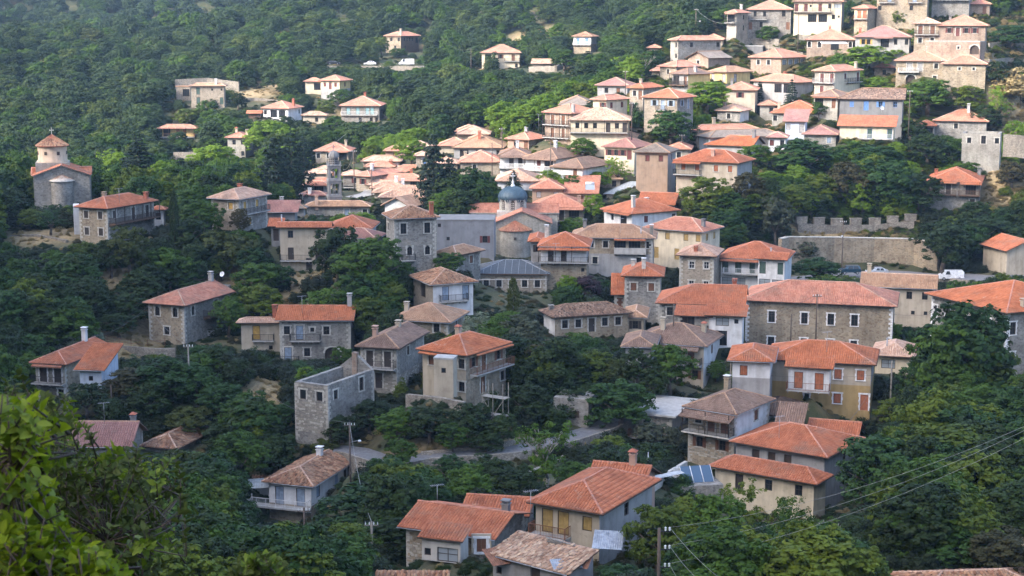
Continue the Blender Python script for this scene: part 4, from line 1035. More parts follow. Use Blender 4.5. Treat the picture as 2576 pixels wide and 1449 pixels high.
Hs('house with mauve roof and white walls near dead tree', 1503, 1578, 1596, 213, 236, 10.2, dep=8, rc='mauve', wl='plaster_grey', L='.w.s.', sur=None)
Hs('grey stone house with enclosed corner balcony', 1687, 1706, 1813, 99, 150, 9.7, a=66, rc='salmon', wl='stone_white', wr='stone_grey', L='.w/.w', R='..w....w', sh='teal', dep=7)
Hs('brown stone barn with a beige gable roof', 1731, 1782, 1836, 144, 165, 10.2, dep=9, roof='gy', rc='grey_tile', wl='stone_red', wr='stone_red', L='.w.', cat='barn')
Hs('dark grey concrete building with a flat top', 1812, 1919, 1922, 117, 162, 10, dep=8, roof='flat', ov=.1, wl='plaster_dark', L='w........', sur=None)
Hs('house with a dark veranda under pink roofs', 1660, 1702, 1764, 166, 202, 10.2, dep=9, rc='salmon', wl='stone_beige', wr='plaster_grey', L='.w.', R='v.v.', bal=[('R', 0, 0, 1, .9, 'iron')])
Hs('yellow house with brown roof and timber balcony', 1692, 1731, 1787, 184, 232, 10.7, dep=8, rc='brown', wl='plaster_grey', wr='yellow', L='v.d', R='', sur=None, bal=[('L', 0, 0, 1, 1.2, 'dwood', True)], ch=[(.9, .4, 'plain', 'concrete', 1.1)], cap='tan')
Hs('pale yellow house with tan roof and grey shutters', 1787, 1828, 1887, 179, 206, 10.7, dep=9, rc='tan', wl='yellow', wr='yellow', L='D.D', R='.D..', sh='grey', sur=None)
Hs('stone house with glazed ochre veranda', 1889, 1966, 2026, 143, 186, 10.9, dep=8, a=38, rc='salmon', wl='stone_red', wr='ochre', L='.w.w../.....q', R='gggg', sur='limestone')
Hs('house with large glass porch behind small firs', 1896, 1998, 2046, 205, 250, 11.5, dep=7, rc='salmon', wl='plaster_grey', L='.w...E.E.', sur=None, ch=[(.5, .6, 'plain', 'brick_red', .6)])
Hs('low grey house with open red shutters on the right slope', 1824, 1900, 1906, 224, 256, 11.4, dep=8, rc='salmon', wl='plaster_beige', L='..o..', sh='red', sur=None, ch=[(.2, .2, 'plain', 'plaster_dark', 1.4)])
Hs('small stone house with bright hip roof and tall chimney', 1805, 1862, 1884, 277, 305, 11.6, dep=7, rc='pink', wl='stone_grey', wr='white', L='..w..', ch=[(.1, .5, 'plain', 'pink_plaster', 1.7)])
Hs('twin roofed stone house at the top of the village', 1829, 1853, 1882, 30, 90, 9.8, dep=8, rc='salmon', wl='stone_white', wr='stone_beige', L='v./.q', R='..w./..a.', bal=[('L', 0, -.1, 1, 1.1, 'iron', True)], ch=[(.4, .9, 'white', 'limestone', 1.4)], awn=[('L', -.1, 1, .1, 1.3)])
Hs('large stone house with white downpipe at the top', 1882, 1990, 1994, 22, 92, 10, dep=9, rc='salmon', wl='stone_grey', L='.a.a...n./d.a....d', bal=[('L', 0, .02, .45, 1.0, 'iron')])
Hs('cream three storey house with wide glazed bay', 1998, 2118, 2124, 2, 80, 10.2, dep=9, rc='brown', wl='cream', wr='stone_grey', L='d.dq.d.w.g/q..E.E.wq', sur=None, sh='red', bal=[('L', 0, 0, .78, 1.0, 'iron', True)])
Hs('narrow stone house with red balcony chairs', 2150, 2183, 2206, 19, 78, 10.5, dep=7, rc='salmon', wl='cream', wr='stone_beige', L='.D.D', sh='orange', low='stone_tan', split=3.0, bal=[('L', 0, 0, 1, .9, 'rust')], sur=None)
Hs('tall beige stone house cut by the top edge', 2207, 2334, 2338, -22, 72, 10.5, dep=8, rc='salmon', wl='stone_tan', L='w.D....d.w/w....w../..q...', sh='palebl', bal=[('L', 0, .05, .35, .9, 'iron'), ('L', 0, .62, .9, .9, 'iron')])
Hs('grey stone inn with shaded terrace at the top edge', 2346, 2440, 2446, -28, 42, 10.3, dep=9, rc='salmon', wl='stone_grey', L='..D..v.v/.q..q..', sh='dark', bal=[('L', 0, .02, 1, 1.2, 'iron')])
Hs('long stone house with blue tarp and arched windows', 2030, 2146, 2152, 98, 148, 10.8, dep=9, rc='salmon', wl='stone_red', L='a.a..v..a', ch=[(.45, .6, 'plain', 'brick_red', .9)])
Hs('grey plastered house with yellow shutters and porch', 2152, 2288, 2292, 91, 132, 11, dep=9, rc='mauve', wl='plaster_grey', L='.oo..v.a.a', sh='yellow', sur=None, awn=[('L', .35, .7, .1, 1.2)], ch=[(.05, .6, 'plain', 'brick_red', 1.4)])
Hs('cream stone house with old tiles and iron balcony', 2301, 2362, 2364, 57, 130, 11.2, dep=9, rc='old_pale', wl='stone_tan', L='.D..D./.w..w.', sh='brown', bal=[('L', 0, .02, 1, .9, 'iron')])
Hs('reddish stone house with ladder on the terrace', 2362, 2480, 2484, 62, 120, 11.3, dep=9, rc='salmon', wl='stone_red', L='..o.d.o.o..', sh='red', ch=[(.2, .7, 'plain', 'plaster_dark', .9)], wings=[dict(g=(2328, 2466, 2478, 106, 148, 11.7), dep=3, roof='flat', ov=0, wl='stone_red', rc='paving', L='.....q..A', unseen=True)])
Hs('long beige stone manor with orange double roof', 2255, 2376, 2380, 151, 222, 11.6, dep=10, rc='salmon', wl='stone_tan', L='..D.D..w./..A...w.', sh='grey', bal=[('L', 0, .05, .48, .9, 'white')],
   wings=[dict(g=(2373, 2480, 2486, 159, 236, 11.8), dep=8, rc='salmon', wl='stone_tan', L='...q..q..')])
Hs('cream and stone house with two balcony floors', 2050, 2100, 2164, 177, 240, 11.9, dep=8, a=40, rc='salmon', wl='stone_white', wr='cream', L='.d.d/.d.q', R='..s..D', sh='red', bal=[('L', 0, -.02, 1, .9, 'grey', True), ('R', 0, .4, 1, .9, 'iron')], ch=[(.9, .9, 'plain', 'plaster_beige', 1.2)])
Hs('low brown tiled porch house above the blue shutters', 2048, 2108, 2140, 241, 274, 12.2, dep=8, rc='brown', wl='stone_white', L='v.d', awn=[('L', 0, 1, .1, 1.0, 'red')])
Hs('dark grey house with bright blue shutters', 2113, 2271, 2274, 247, 340, 12.4, dep=9, rc='old_dark', roof='hx', wl='plaster_dark', L='..s..D..o..w.', sh='blue', frame='shut_blue', sur=None,
   wings=[dict(g=(2113, 2248, 2252, 316, 348, 12.8), dep=4, roof='sf', rc='red', wl='cream', L='....D..D', sh='green', bal=[('L', 0, .35, 1, .9, 'white')])])
Hs('stone house with red roof above the small blue house', 1943, 2072, 2078, 283, 318, 12.1, dep=9, rc='red', wl='stone_white', L='w.......d.', ch=[(.1, .4, 'plain', 'plaster_beige', 1.2)])
Hs('narrow pale blue house with a balcony door', 1976, 2026, 2031, 303, 348, 12.5, dep=5, roof='sf', rc='mauve', wl='plaster_blue', L='s..D', sh='grey', sur=None)
Hs('stone cottage with mauve hip roof and blue shutter', 2023, 2103, 2107, 336, 376, 12.6, dep=8, rc='mauve', wl='stone_grey', L='.....s.', sh='palebl', wings=[dict(g=(1934, 1976, 1980, 343, 380, 12.6), dep=6, rc='mauve', wl='white', L='s.w', sh='red', sur=None)])
Hs('grey stone house with two pale flues', 2353, 2482, 2490, 303, 352, 12, dep=9, rc='salmon', wl='stone_grey', L='....w......', ch=[(.45, .7, 'white', 'concrete', 1.0), (.62, .3, 'white', 'concrete', 1.7)], wings=[dict(g=(2306, 2350, 2354, 314, 350, 12), dep=5, rc='red', wl='stone_grey', L='.v')])
Hs('roofless stone ruin with tall window gaps at right', 2421, 2517, 2521, 337, 422, 12.4, dep=8, roof='none', wl='stone_white', L='.x..n..x/......./..q..x', cat='ruin')
Hs('stone house with red roof beneath the ruin', 2338, 2464, 2470, 456, 528, 12.1, dep=9, rc='red', wl='stone_grey', L='.d.d...v./...d', sh='dark', bal=[('L', 0, .0, .55, 1.0, 'wood'), ('L', 0, .6, 1.02, 1.2, 'wood', True)], awn=[('L', 0, .55, .1, 1.2), ('L', .62, 1.05, .1, 1.5)], ch=[(.1, .4, 'plain', 'brick_red', 1.0), (.95, .8, 'plain', 'plaster_dark', 1.2)])
Hs('pale gabled house at the far right edge', 2534, 2534, 2630, 628, 690, 13.5, a=78, roof='gx', rc='red', wl='plaster_beige', wr='plaster_beige', L='.', R='..w', sur=None, dep=9)
# --- scattered houses on the far hillside
FH = dict(group='scattered hillside houses')
Hs('beige stone villa with terrace on the far hillside', 480, 563, 567, 214, 270, 8.3, dep=9, rc='tan', wl='stone_beige', L='.D..q.q/.D....D', sh='green', ch=[(.75, .3, 'white', 'white', 1.2)], **FH, wings=[dict(g=(443, 478, 482, 218, 252, 8.2), dep=6, roof='flat', wl='stone_beige', L='.v', ov=.2)])
Hs('yellow walled hillside house with wrap around veranda', 408, 486, 490, 318, 352, 8.7, dep=8, rc='salmon', wl='yellow', low='plaster_grey', split=3.0, L='v.s.d.s.v', sh='orange', sur=None, bal=[('L', 0, -.05, 1.05, 1.2, 'rust', True)], ov=1.3, **FH)
Hs('white stone tower house with two chimneys on hillside', 572, 616, 636, 344, 398, 9.5, dep=7, rc='salmon', wl='stone_white', L='.w.w/....w', sh='red', ch=[(.3, .5, 'tile', 'plaster_beige', 1.1), (.9, .5, 'plain', 'plaster_beige', 1.1)], **FH)
Hs('tiny brown roofed hut on the hillside stair', 625, 654, 657, 283, 296, 8.8, dep=4, roof='gx', rc='red', wl='wood', L='', cat='hut', **FH)
Hs('stone and timber house with tall chimney above the road', 970, 1008, 1053, 89, 133, 6.9, dep=13, rc='salmon', wl='stone_tan', wr='wood', L='.w.w/..a.', R='.wwww.v/.a....', ch=[(.9, .1, 'plain', 'plaster_beige', 1.8)], **FH)
Hs('cream hillside house behind a round bush', 1212, 1307, 1311, 131, 172, 7.6, dep=8, rc='salmon', wl='cream', L='.v..o..D./.....w', sh='brown', sur=None, bal=[('L', 0, .6, 1, .8, 'iron')], **FH)
Hs('small white house with bright blue balcony doors', 1443, 1487, 1501, 90, 134, 7.6, dep=6, rc='old', wl='white', wr='plaster_grey', low='stone_tan', split=2.7, L='.D..D.', sh='blue', sur=None, bal=[('L', 0, 0, 1, .8, 'white')], **FH)  # darker right wall: shade painted into its colour
Hs('hillside house with red shutters below the road wall', 807, 854, 881, 201, 250, 8.2, dep=7, rc='salmon', wl='cream', wr='yellow', low='plaster_grey', split=2.8, L='.s.d.s.', R='.s.', sh='red', sur=None, **FH, wings=[dict(g=(768, 808, 812, 203, 235, 8.1), dep=6, rc='salmon', wl='cream', L='.v')])
Hs('white hillside house with open veranda and flue', 662, 725, 758, 271, 306, 8.7, dep=9, rc='salmon', wl='white', L='w.v.v./', R='..w', sur=None, ch=[(.9, .6, 'tile', 'brick_red', 1.5)], **FH)
Hs('ruinous white cottage with grey old tiles', 762, 817, 821, 288, 312, 8.7, dep=6, rc='old_pale', wl='plaster_beige', L='..w.', sur=None, **FH)
Hs('grey stone hillside house with teal shutters and arches', 858, 954, 966, 264, 307, 8.5, dep=8, rc='salmon', wl='stone_grey', L='.D.D.DD./...a.aa', sh='teal', bal=[('L', 0, 0, .95, .7, 'white')], ch=[(.55, .6, 'plain', 'brick_red', 1.2)], **FH)
Hs('stone house with long roof below the terraced wall', 794, 876, 889, 378, 415, 9.6, dep=8, rc='salmon', wl='stone_beige', L='w..w...v.', ch=[(.85, .5, 'plain', 'plaster_beige', 1.4)], awn=[('L', .4, 1, .1, 1.0)], **FH)
Hs('roof of a low shed in the trees above the slope', 1340, 1385, 1390, 158, 170, 7.9, dep=5, roof='gx', rc='old_pale', wl='rubble', L='', cat='shed', quoins=False, **FH)
Hs('pink roof peeping out behind the dead tree', 1632, 1658, 1662, 118, 130, 9, dep=6, rc='salmon', wl='stone_beige', L='', **FH)

# --- smaller roofs filling the gaps
for lb, xl, xc, ve, vb, ppm, dp, rc, wl, Lx in (('small pale roof behind the left hand sunlit roofs', 800, 828, 423, 436, 10.8, 9, 'pink', 'plaster_beige', ''), ('pink roof tucked behind the twin vents', 925, 1008, 462, 474, 11.3, 11, 'pink', 'cream', 'v'),
        ('small salmon roof behind the orange chimney', 1180, 1230, 352, 362, 10.15, 8, 'salmon', 'plaster_beige', ''), ('pale roof between the fir and the arched door house', 1096, 1150, 408, 424, 10.9, 9, 'pink', 'stone_beige', '.w'), ('low pink roof behind the hip roofed brown stone house', 1352, 1396, 455, 470, 11.85, 8, 'pink', 'cream', ''),
        ('brown roof behind the long yellow house', 1410, 1492, 262, 278, 10.4, 9, 'grey_tile', 'cream', ''), ('salmon roof above the mauve roofed house', 1640, 1684, 176, 196, 9.9, 8, 'salmon', 'stone_beige', '.w.'), ('stone cottage above the glass porch house', 2040, 2100, 148, 166, 10.6, 8, 'salmon', 'stone_red', '.w'),
        ('little stone house left of the blue shutters', 1912, 1950, 262, 284, 11.6, 7, 'salmon', 'stone_white', '.w'), ('roof between cream stone house and manor', 2200, 2250, 168, 196, 11.0, 8, 'salmon', 'stone_beige', '.w.'), ('stone shed beside the top terrace', 2440, 2490, 8, 40, 10.2, 7, 'salmon', 'stone_red', '.d'),
        ('low salmon roof beside the grey concrete building', 1770, 1818, 96, 118, 9.7, 8, 'salmon', 'stone_beige', ''), ('cream house squeezed behind the ragged tiles', 1556, 1616, 318, 345, 10.9, 8, 'salmon', 'cream', '.w.w'), ('small house behind the grey ribbed roof', 1500, 1560, 448, 470, 11.7, 8, 'pink', 'stone_beige', '.w'),
        ('pale roof beside the red shutter tower house', 1430, 1500, 376, 392, 11.2, 9, 'pink', 'cream', ''), ('stone house above the long salmon roof', 1905, 1945, 318, 345, 11.6, 8, 'tan', 'stone_beige', '.w')):
    Hs(lb, xl, xc, xc + 3, ve, vb, ppm, dep=dp, rc=rc, wl=wl, L=Lx, sur=None)
# ------------------------------------------------------------------ the land
def C(u, v, D): CTRL.append(tuple(P(u, v, D)))
for u, v, D in (  # far hillside and mountains
        (0, 150, 560), (120, 150, 575), (240, 138, 600), (350, 130, 615), (450, 112, 640), (0, 260, 520), (150, 290, 500), (0, 380, 450), (250, 380, 455), (330, 250, 530),
        (450, 180, 570), (620, 130, 600), (640, 60, 640), (800, 40, 650), (1000, 5, 645), (1200, 10, 640), (1400, 5, 620), (1600, 10, 600), (1750, 20, 560),
        (730, 180, 558), (900, 178, 557), (1050, 178, 555), (1150, 200, 535), (1250, 250, 480), (1100, 260, 500), (1000, 300, 470), (1380, 190, 520), (1500, 150, 520), (1600, 120, 520), (1350, 320, 420), (1250, 330, 425),
        (1450, 265, 420), (1640, 190, 420), (1750, 60, 480), (700, 345, 445), (900, 345, 452), (1035, 345, 450), (900, 366, 446), (530, 400, 430), (640, 400, 425), (300, 470, 400), (470, 480, 380),
        (0, 560, 300), (60, 545, 320), (130, 560, 312), (230, 545, 322), (320, 520, 330), (440, 540, 320), (560, 520, 330),
        (20, 640, 280), (150, 640, 272), (300, 700, 262), (450, 680, 270), (600, 690, 272), (0, 760, 255), (150, 800, 250), (320, 850, 246), (0, 900, 236), (250, 900, 240), (560, 860, 248), (780, 740, 262), (950, 770, 255), (1050, 780, 255), (650, 720, 268),
        (20, 1040, 214), (300, 1020, 212), (500, 1000, 212), (620, 960, 215), (700, 1000, 210), (100, 1200, 180), (330, 1180, 190), (600, 1180, 192), (480, 1330, 170), (700, 1400, 166), (850, 1425, 160), (900, 1300, 180), (1000, 1490, 138), (1200, 1520, 132),
        (880, 1175, 189), (1077, 1158, 191), (1288, 1143, 194), (1388, 1124, 197), (1491, 1092, 203), (1100, 1230, 178), (1300, 1230, 178), (1500, 1180, 187), (1600, 1200, 180), (1430, 1000, 214), (1600, 1000, 214), (1300, 960, 220),
        (1380, 1320, 160), (1700, 1320, 168), (1800, 1400, 160), (2000, 1400, 158), (2200, 1330, 165), (2300, 1200, 180), (2450, 1150, 190), (2576, 1080, 205), (2576, 1250, 170), (2400, 1400, 145), (2200, 1449, 140), (1600, 1449, 140), (1900, 1449, 150), (2300, 1060, 205), (2430, 1060, 208),
        (2050, 705, 306), (2130, 695, 310), (2250, 693, 310), (2400, 705, 305), (2480, 720, 298), (2560, 690, 305), (2000, 720, 300), (2000, 690, 316), (2200, 690, 318), (2340, 685, 318), (2010, 590, 330), (2150, 590, 332), (2300, 585, 330), (2010, 545, 336), (2200, 550, 340), (2300, 540, 340), (2550, 560, 335), (2450, 600, 325),
        (1900, 560, 325), (1850, 600, 318), (1750, 500, 335), (2050, 480, 352), (2200, 430, 365), (2300, 400, 370), (2560, 430, 360), (2560, 330, 388), (2560, 250, 408), (2560, 130, 430), (1500, 720, 268), (1420, 760, 262), (1700, 740, 270), (1300, 800, 250), (1250, 850, 240)):
    C(u, v, D)
for x in (-520, -300, -160, 0, 160, 330, 600): 
    CTRL += [(x, 1000, CAMZ + 95 + .05 * x), (x, 1500, CAMZ + 230), (x, 2400, CAMZ + 260)]
for x, y, z in ((-150, 790, -17), (-250, 790, -17), (-80, 790, -8), (-150, 850, 14), (-260, 860, 18), (-70, 850, 24), (0, 760, 42), (110, 720, 52), (150, 560, 40), (190, 520, 30), (260, 500, 40), (260, 600, 75), (60, 680, 28), (190, 480, 12), (220, 420, 2), (240, 360, -12), (200, 300, -36), (160, 260, -42),
                (-150, 660, -9), (-230, 640, -8), (-260, 560, -12), (-220, 450, -25), (-180, 350, -32), (-150, 270, -38), (-130, 200, -46), (-100, 130, -42),
                (0, 3, -2.2), (-12, 3, -2.2), (12, 3, -2.5), (0, -8, 2), (-30, 0, -1), (30, 0, -3), (0, 12, -10), (-15, 12, -9), (15, 12, -10), (0, 32, -21), (-40, 32, -20), (40, 32, -22), (0, 62, -33), (-50, 62, -32), (50, 62, -33), (0, 100, -42), (-50, 100, -42), (60, 100, -42), (90, 150, -46), (120, 100, -40),
                (0, -60, 30), (-80, -60, 40), (80, -60, 20), (0, -300, 120), (300, -300, 90), (-300, -500, 200), (600, 200, 40), (500, 400, 60), (-700, 500, 60), (-600, 900, 60)):
    CTRL.append((x, y, CAMZ + z))
for q in ((1313, 645, 313), (1313, 640, 324), (1270, 662, 306), (1350, 662, 306), (160, 546, 315), (160, 535, 324), (842, 546, 337)): C(*q)
CTRL = np.array(CTRL)
def _rbf():
    n = len(CTRL); X = CTRL[:, :2]
    d = np.sqrt(((X[:, None] - X[None]) ** 2).sum(-1) + 4.0)
    A = np.zeros((n + 3, n + 3)); A[:n, :n] = -d; A[range(n), range(n)] += .6
    A[:n, n:] = np.c_[np.ones(n), X]; A[n:, :n] = A[:n, n:].T
    return np.linalg.solve(A, np.r_[CTRL[:, 2], 0, 0, 0])
RBF = _rbf()
# unseen ridge added left of the frame, shaped to shade the near village
EDGE = [(-60, 520, 352), (200, 480, 350), (900, 520, 336), (1300, 530, 330), (1500, 500, 331), (1800, 470, 326), (2100, 290, 342), (2300, 250, 352), (2500, 330, 350), (2700, 300, 350)]
SHADE_CREST = [P(u, v, D) + 520 * np.array(SDIR) for u, v, D in EDGE]
SHADE_CREST += [np.array((-285, -60, CAMZ + 300)), np.array((-300, -330, CAMZ + 320))]
def shade_ridge_h(x, y):
    h = np.full(np.shape(x), -1e9)
    for a, b in zip(SHADE_CREST[:-1], SHADE_CREST[1:]):
        d = b[:2] - a[:2]; t = np.clip(((x - a[0]) * d[0] + (y - a[1]) * d[1]) / (d @ d), 0, 1)
        dist = np.hypot(x - a[0] - t * d[0], y - a[1] - t * d[1])
        h = np.maximum(h, a[2] + t * (b[2] - a[2]) - 2.6 * dist)
    return h
def ground(x, y):
    x = np.asarray(x, float); y = np.asarray(y, float); shp = x.shape
    xf, yf = x.ravel(), y.ravel(); out = np.empty(len(xf))
    for i in range(0, len(xf), 20000):
        a, b = xf[i:i + 20000], yf[i:i + 20000]
        d = np.sqrt((a[:, None] - CTRL[:, 0]) ** 2 + (b[:, None] - CTRL[:, 1]) ** 2 + 4.0)
        out[i:i + 20000] = -d @ RBF[:-3] + RBF[-3] + RBF[-2] * a + RBF[-1] * b
    out = np.maximum(out, shade_ridge_h(xf, yf))
    return out.reshape(shp)
def axis(lo, hi, step, far_lo, far_hi):
    a = list(np.arange(lo, hi + .1, step)); s = step
    while a[-1] < far_hi: s *= 1.25; a.append(a[-1] + s)
    s = step
    while a[0] > far_lo: s *= 1.25; a.insert(0, a[0] - s)
    return np.array(a)
GX = axis(-190, 190, 3.0, -1100, 1100); GY = axis(-10, 640, 3.0, -800, 2600)
GXX, GYY = np.meshgrid(GX, GY)
GZ = ground(GXX, GYY)
def gz(x, y):      # bilinear lookup of the land sheet
    i = int(np.clip(np.searchsorted(GX, x) - 1, 0, len(GX) - 2)); j = int(np.clip(np.searchsorted(GY, y) - 1, 0, len(GY) - 2))
    fx = (x - GX[i]) / (GX[i + 1] - GX[i]); fy = (y - GY[j]) / (GY[j + 1] - GY[j])
    return (GZ[j, i] * (1 - fx) + GZ[j, i + 1] * fx) * (1 - fy) + (GZ[j + 1, i] * (1 - fx) + GZ[j + 1, i + 1] * fx) * fy
def hit(u, v, d0=100.0, d1=1400.0):
    D = d0; step = 3.0
    while D < d1:
        p = P(u, v, D)
        if p[2] <= gz(p[0], p[1]):
            lo, hi = D - step, D
            for _ in range(12):
                m = (lo + hi) / 2; q = P(u, v, m)
                if q[2] <= gz(q[0], q[1]): hi = m
                else: lo = m
            return P(u, v, hi), hi
        D += step
    return P(u, v, d1), d1
# dry ground patches (u, v, radius across m, radius deep m)
DRY = []
for u, v, rx, ry in ((330, 845, 5, 10), (780, 735, 6, 12), (650, 1000, 3, 6), (980, 196, 6, 5), (1080, 200, 6, 6), (960, 300, 8, 6), (870, 300, 5, 6), (130, 590, 7, 5), (300, 710, 6, 4), (1170, 205, 8, 12), (2540, 430, 10, 14), (1330, 100, 10, 12), (560, 720, 5, 4),
                     (1090, 1135, 10, 2), (1300, 1110, 10, 2), (2050, 590, 10, 3), (2520, 200, 8, 20), (720, 210, 10, 10), (640, 235, 8, 10), (220, 135, 8, 8), (60, 155, 6, 8), (1340, 130, 8, 10), (2570, 1400, 6, 10), (870, 310, 10, 6)):
    p, D = hit(u, v); DRY.append((p[0], p[1], rx, ry))
dry = np.zeros(GZ.shape)
for x, y, rx, ry in DRY: dry = np.maximum(dry, np.clip(1.6 - np.hypot((GXX - x) / rx, (GYY - y) / ry) * 1.1, 0, 1))
m, nt, b = nodemat('ground'); b.inputs['Roughness'].default_value = .95
at = nd(nt, 'ShaderNodeAttribute', attribute_name='dry'); ge = nd(nt, 'ShaderNodeNewGeometry')
n1 = nd(nt, 'ShaderNodeTexNoise', i_Scale=.11, i_Detail=7.0, i_Roughness=.68); lk(nt, ge.outputs['Position'], n1.inputs['Vector'])
n2 = nd(nt, 'ShaderNodeTexNoise', i_Scale=1.6, i_Detail=6.0, i_Roughness=.7); lk(nt, ge.outputs['Position'], n2.inputs['Vector'])
green = ramp(nt, n1.outputs[0], [(.3, (.02, .03, .01)), (.5, (.045, .052, .018)), (.62, (.09, .075, .036)), (.75, (.15, .115, .065))])
straw = ramp(nt, n2.outputs[0], [(.3, (.15, .105, .055)), (.5, (.3, .225, .115)), (.7, (.4, .31, .17))])
lk(nt, mixc(nt, at.outputs['Fac'], green, straw), b.inputs['Base Color'])
bump(nt, b, n2.outputs[0], .8, .3)
ny, nx = GZ.shape
idx = np.arange(ny * nx).reshape(ny, nx)
quads = np.stack([idx[:-1, :-1], idx[:-1, 1:], idx[1:, 1:], idx[1:, :-1]], -1).reshape(-1, 4)
me = np_mesh('terrain', np.stack([GXX, GYY, GZ], -1).reshape(-1, 3), quads, 'ground', smooth=True)
a = me.attributes.new('dry', 'FLOAT', 'POINT'); a.data.foreach_set('value', dry.ravel().astype(np.float32))
obj('terrain', me, kind='structure')

# ------------------------------------------------------------------ roads
ROADS = []
def road(name, pts, width, mat, kerb=None):
    Q = [hit(u, v)[0] if D is None else P(u, v, D) for u, v, D in pts]
    Q = [Vector(q) for q in Q]
    dense = []
    for i in range(len(Q) - 1):
        p0 = Q[max(0, i - 1)]; p1, p2 = Q[i], Q[i + 1]; p3 = Q[min(len(Q) - 1, i + 2)]
        n = max(2, int((p2 - p1).length / 2))
        for k in range(n):
            t = k / n
            dense.append(.5 * ((2 * p1) + (-p0 + p2) * t + (2 * p0 - 5 * p1 + 4 * p2 - p3) * t * t + (-p0 + 3 * p1 - 3 * p2 + p3) * t ** 3))
    dense.append(Q[-1])
    mb = MB(); L = []; Rr = []
    for i, p in enumerate(dense):
        d = (dense[min(i + 1, len(dense) - 1)] - dense[max(0, i - 1)]); n = Vector((-d.y, d.x, 0)).normalized() * width / 2
        z = max(gz(p.x, p.y), gz(p.x + n.x, p.y + n.y), gz(p.x - n.x, p.y - n.y)) + .06
        L.append(Vector((p.x + n.x, p.y + n.y, z))); Rr.append(Vector((p.x - n.x, p.y - n.y, z))); ROADS.append((p.x, p.y, width / 2 + .6))
    dz = Vector((0, 0, 2.5))
    for i in range(len(L) - 1):
        mb.quad([L[i], Rr[i], Rr[i + 1], L[i + 1]])
        mb.quad([Rr[i], Rr[i] - dz, Rr[i + 1] - dz, Rr[i + 1]], 1); mb.quad([L[i] - dz, L[i], L[i + 1], L[i + 1] - dz], 1)
        if kerb:
            up = Vector((0, 0, kerb))
            e = (Rr[i] - L[i]).normalized() * .3
            for A, A2, s in ((Rr[i], Rr[i + 1], 1),):
                mb.quad([A + up, A + e + up, A2 + e + up, A2 + up], 1); mb.quad([A, A + up, A2 + up, A2], 1); mb.quad([A + e + up, A + e - dz, A2 + e - dz, A2 + e + up], 1)
    return mb.build(name, [mat, 'rubble']), dense
def setk(o, **k):
    for q, v in k.items(): o[q] = v
o, RD1 = road('road', [(840, 1182, None), (900, 1171, None), (980, 1165, None), (1077, 1157, None), (1180, 1150, None), (1288, 1142, None), (1388, 1121, None), (1491, 1091, None), (1560, 1062, None)], 3.8, 'asphalt', .3); setk(o, kind='structure')
o, RD2 = road('road', [(700, 1440, None), (770, 1410, None), (850, 1395, None)], 7.5, 'asphalt'); setk(o, kind='structure')
o, RD3 = road('road', [(1985, 712, 304), (2080, 700, 309), (2180, 692, 312), (2280, 690, 312), (2380, 700, 308), (2480, 716, 301), (2600, 700, 300)], 8.0, 'asphalt'); setk(o, kind='structure')
o, RD4 = road('road', [(700, 166, 566), (800, 165, 565), (900, 165, 564), (1000, 165, 562), (1080, 166, 560)], 6.0, 'asphalt'); setk(o, kind='structure')
o, RD5 = road('lane', [(880, 505, 352), (925, 498, 356), (945, 480, 366)], 4.0, 'paving'); setk(o, kind='structure')

for q in RD1[::9]:
    u_, v_, D_ = proj((q.x, q.y, gz(q.x, q.y))); SEEN.append((u_ - 12, v_ - 6, u_ + 12, v_ + 12, D_))
# ------------------------------------------------------------------ stone walls
def wall_line(name, label, pts, h, th, mat, cap=None, group='stone walls', merlon=None, cat='wall', drop=1.5, seen=True):
    """pts: (u, v_top, D) along the top edge"""
    Q = [Vector(P(*p)) for p in pts]
    c = Q[len(Q) // 2]; root = empty(name, (c.x, c.y, c.z - h), label=label, category=cat, group=group, kind='thing')
    mb = MB(); cp = MB()
    for i in range(len(Q) - 1):
        a, b_ = Q[i] - c + Vector((0, 0, h)), Q[i + 1] - c + Vector((0, 0, h))
        d = (b_ - a); n = Vector((-d.y, d.x, 0)).normalized() * th
        lo = Vector((0, 0, -h - drop))
        mb.quad([a + lo, b_ + lo, b_, a]); mb.quad([b_ + lo + n, a + lo + n, a + n, b_ + n]); mb.quad([a, b_, b_ + n, a + n])
        if i == 0: mb.quad([a + lo + n, a + lo, a, a + n])
        if i == len(Q) - 2: mb.quad([b_ + lo, b_ + lo + n, b_ + n, b_])
        if cap:
            e = n.normalized() * .06; up = Vector((0, 0, .14)); z0 = Vector((0, 0, .01))
            cp.quad([a - e + up, b_ - e + up, b_ + n + e + up, a + n + e + up]); cp.quad([a - e + z0, b_ - e + z0, b_ - e + up, a - e + up]); cp.quad([b_ + n + e + z0, a + n + e + z0, a + n + e + up, b_ + n + e + up])
    mb.build('wall_body', mat, root)
    if cap: cp.build('coping', cap, root)
    if merlon:
        A, Bq = Q[0], Q[-1]
        for t in merlon:
            f = t * (len(Q) - 1); i = min(int(f), len(Q) - 2); p = Q[i].lerp(Q[i + 1], f - i) - c + Vector((0, 0, h))
            d = Q[i + 1] - Q[i]; rz = math.atan2(d.y, d.x)
            q = MB(); hm_ = 1.05 + .25 * math.sin(t * 40); q.box((0, 0, hm_ / 2), (2.3, .7, hm_)); q.box((0, 0, hm_ + .07), (2.5, .85, .13)); q.build('merlon', 'rubble', root, TR(p.x, p.y + .3, p.z, rz))
    for p in Q: ROADS.append((p.x, p.y + .4, .8))
    us = [p[0] for p in pts]; vs = [p[1] for p in pts]
    if seen: SEEN.append((min(us), min(vs) - 4, max(us), max(vs) + h * F / pts[0][2] * .85, pts[0][2]))
    return root
wall_line('retaining_wall', 'high curved stone retaining wall behind the parked cars', [(1967, 602, 315), (1985, 597, 317), (2100, 598, 321), (2200, 600, 322), (2300, 602, 320), (2360, 610, 316)], 7.2, .8, 'stone_tan', 'limestone', 'square walls')
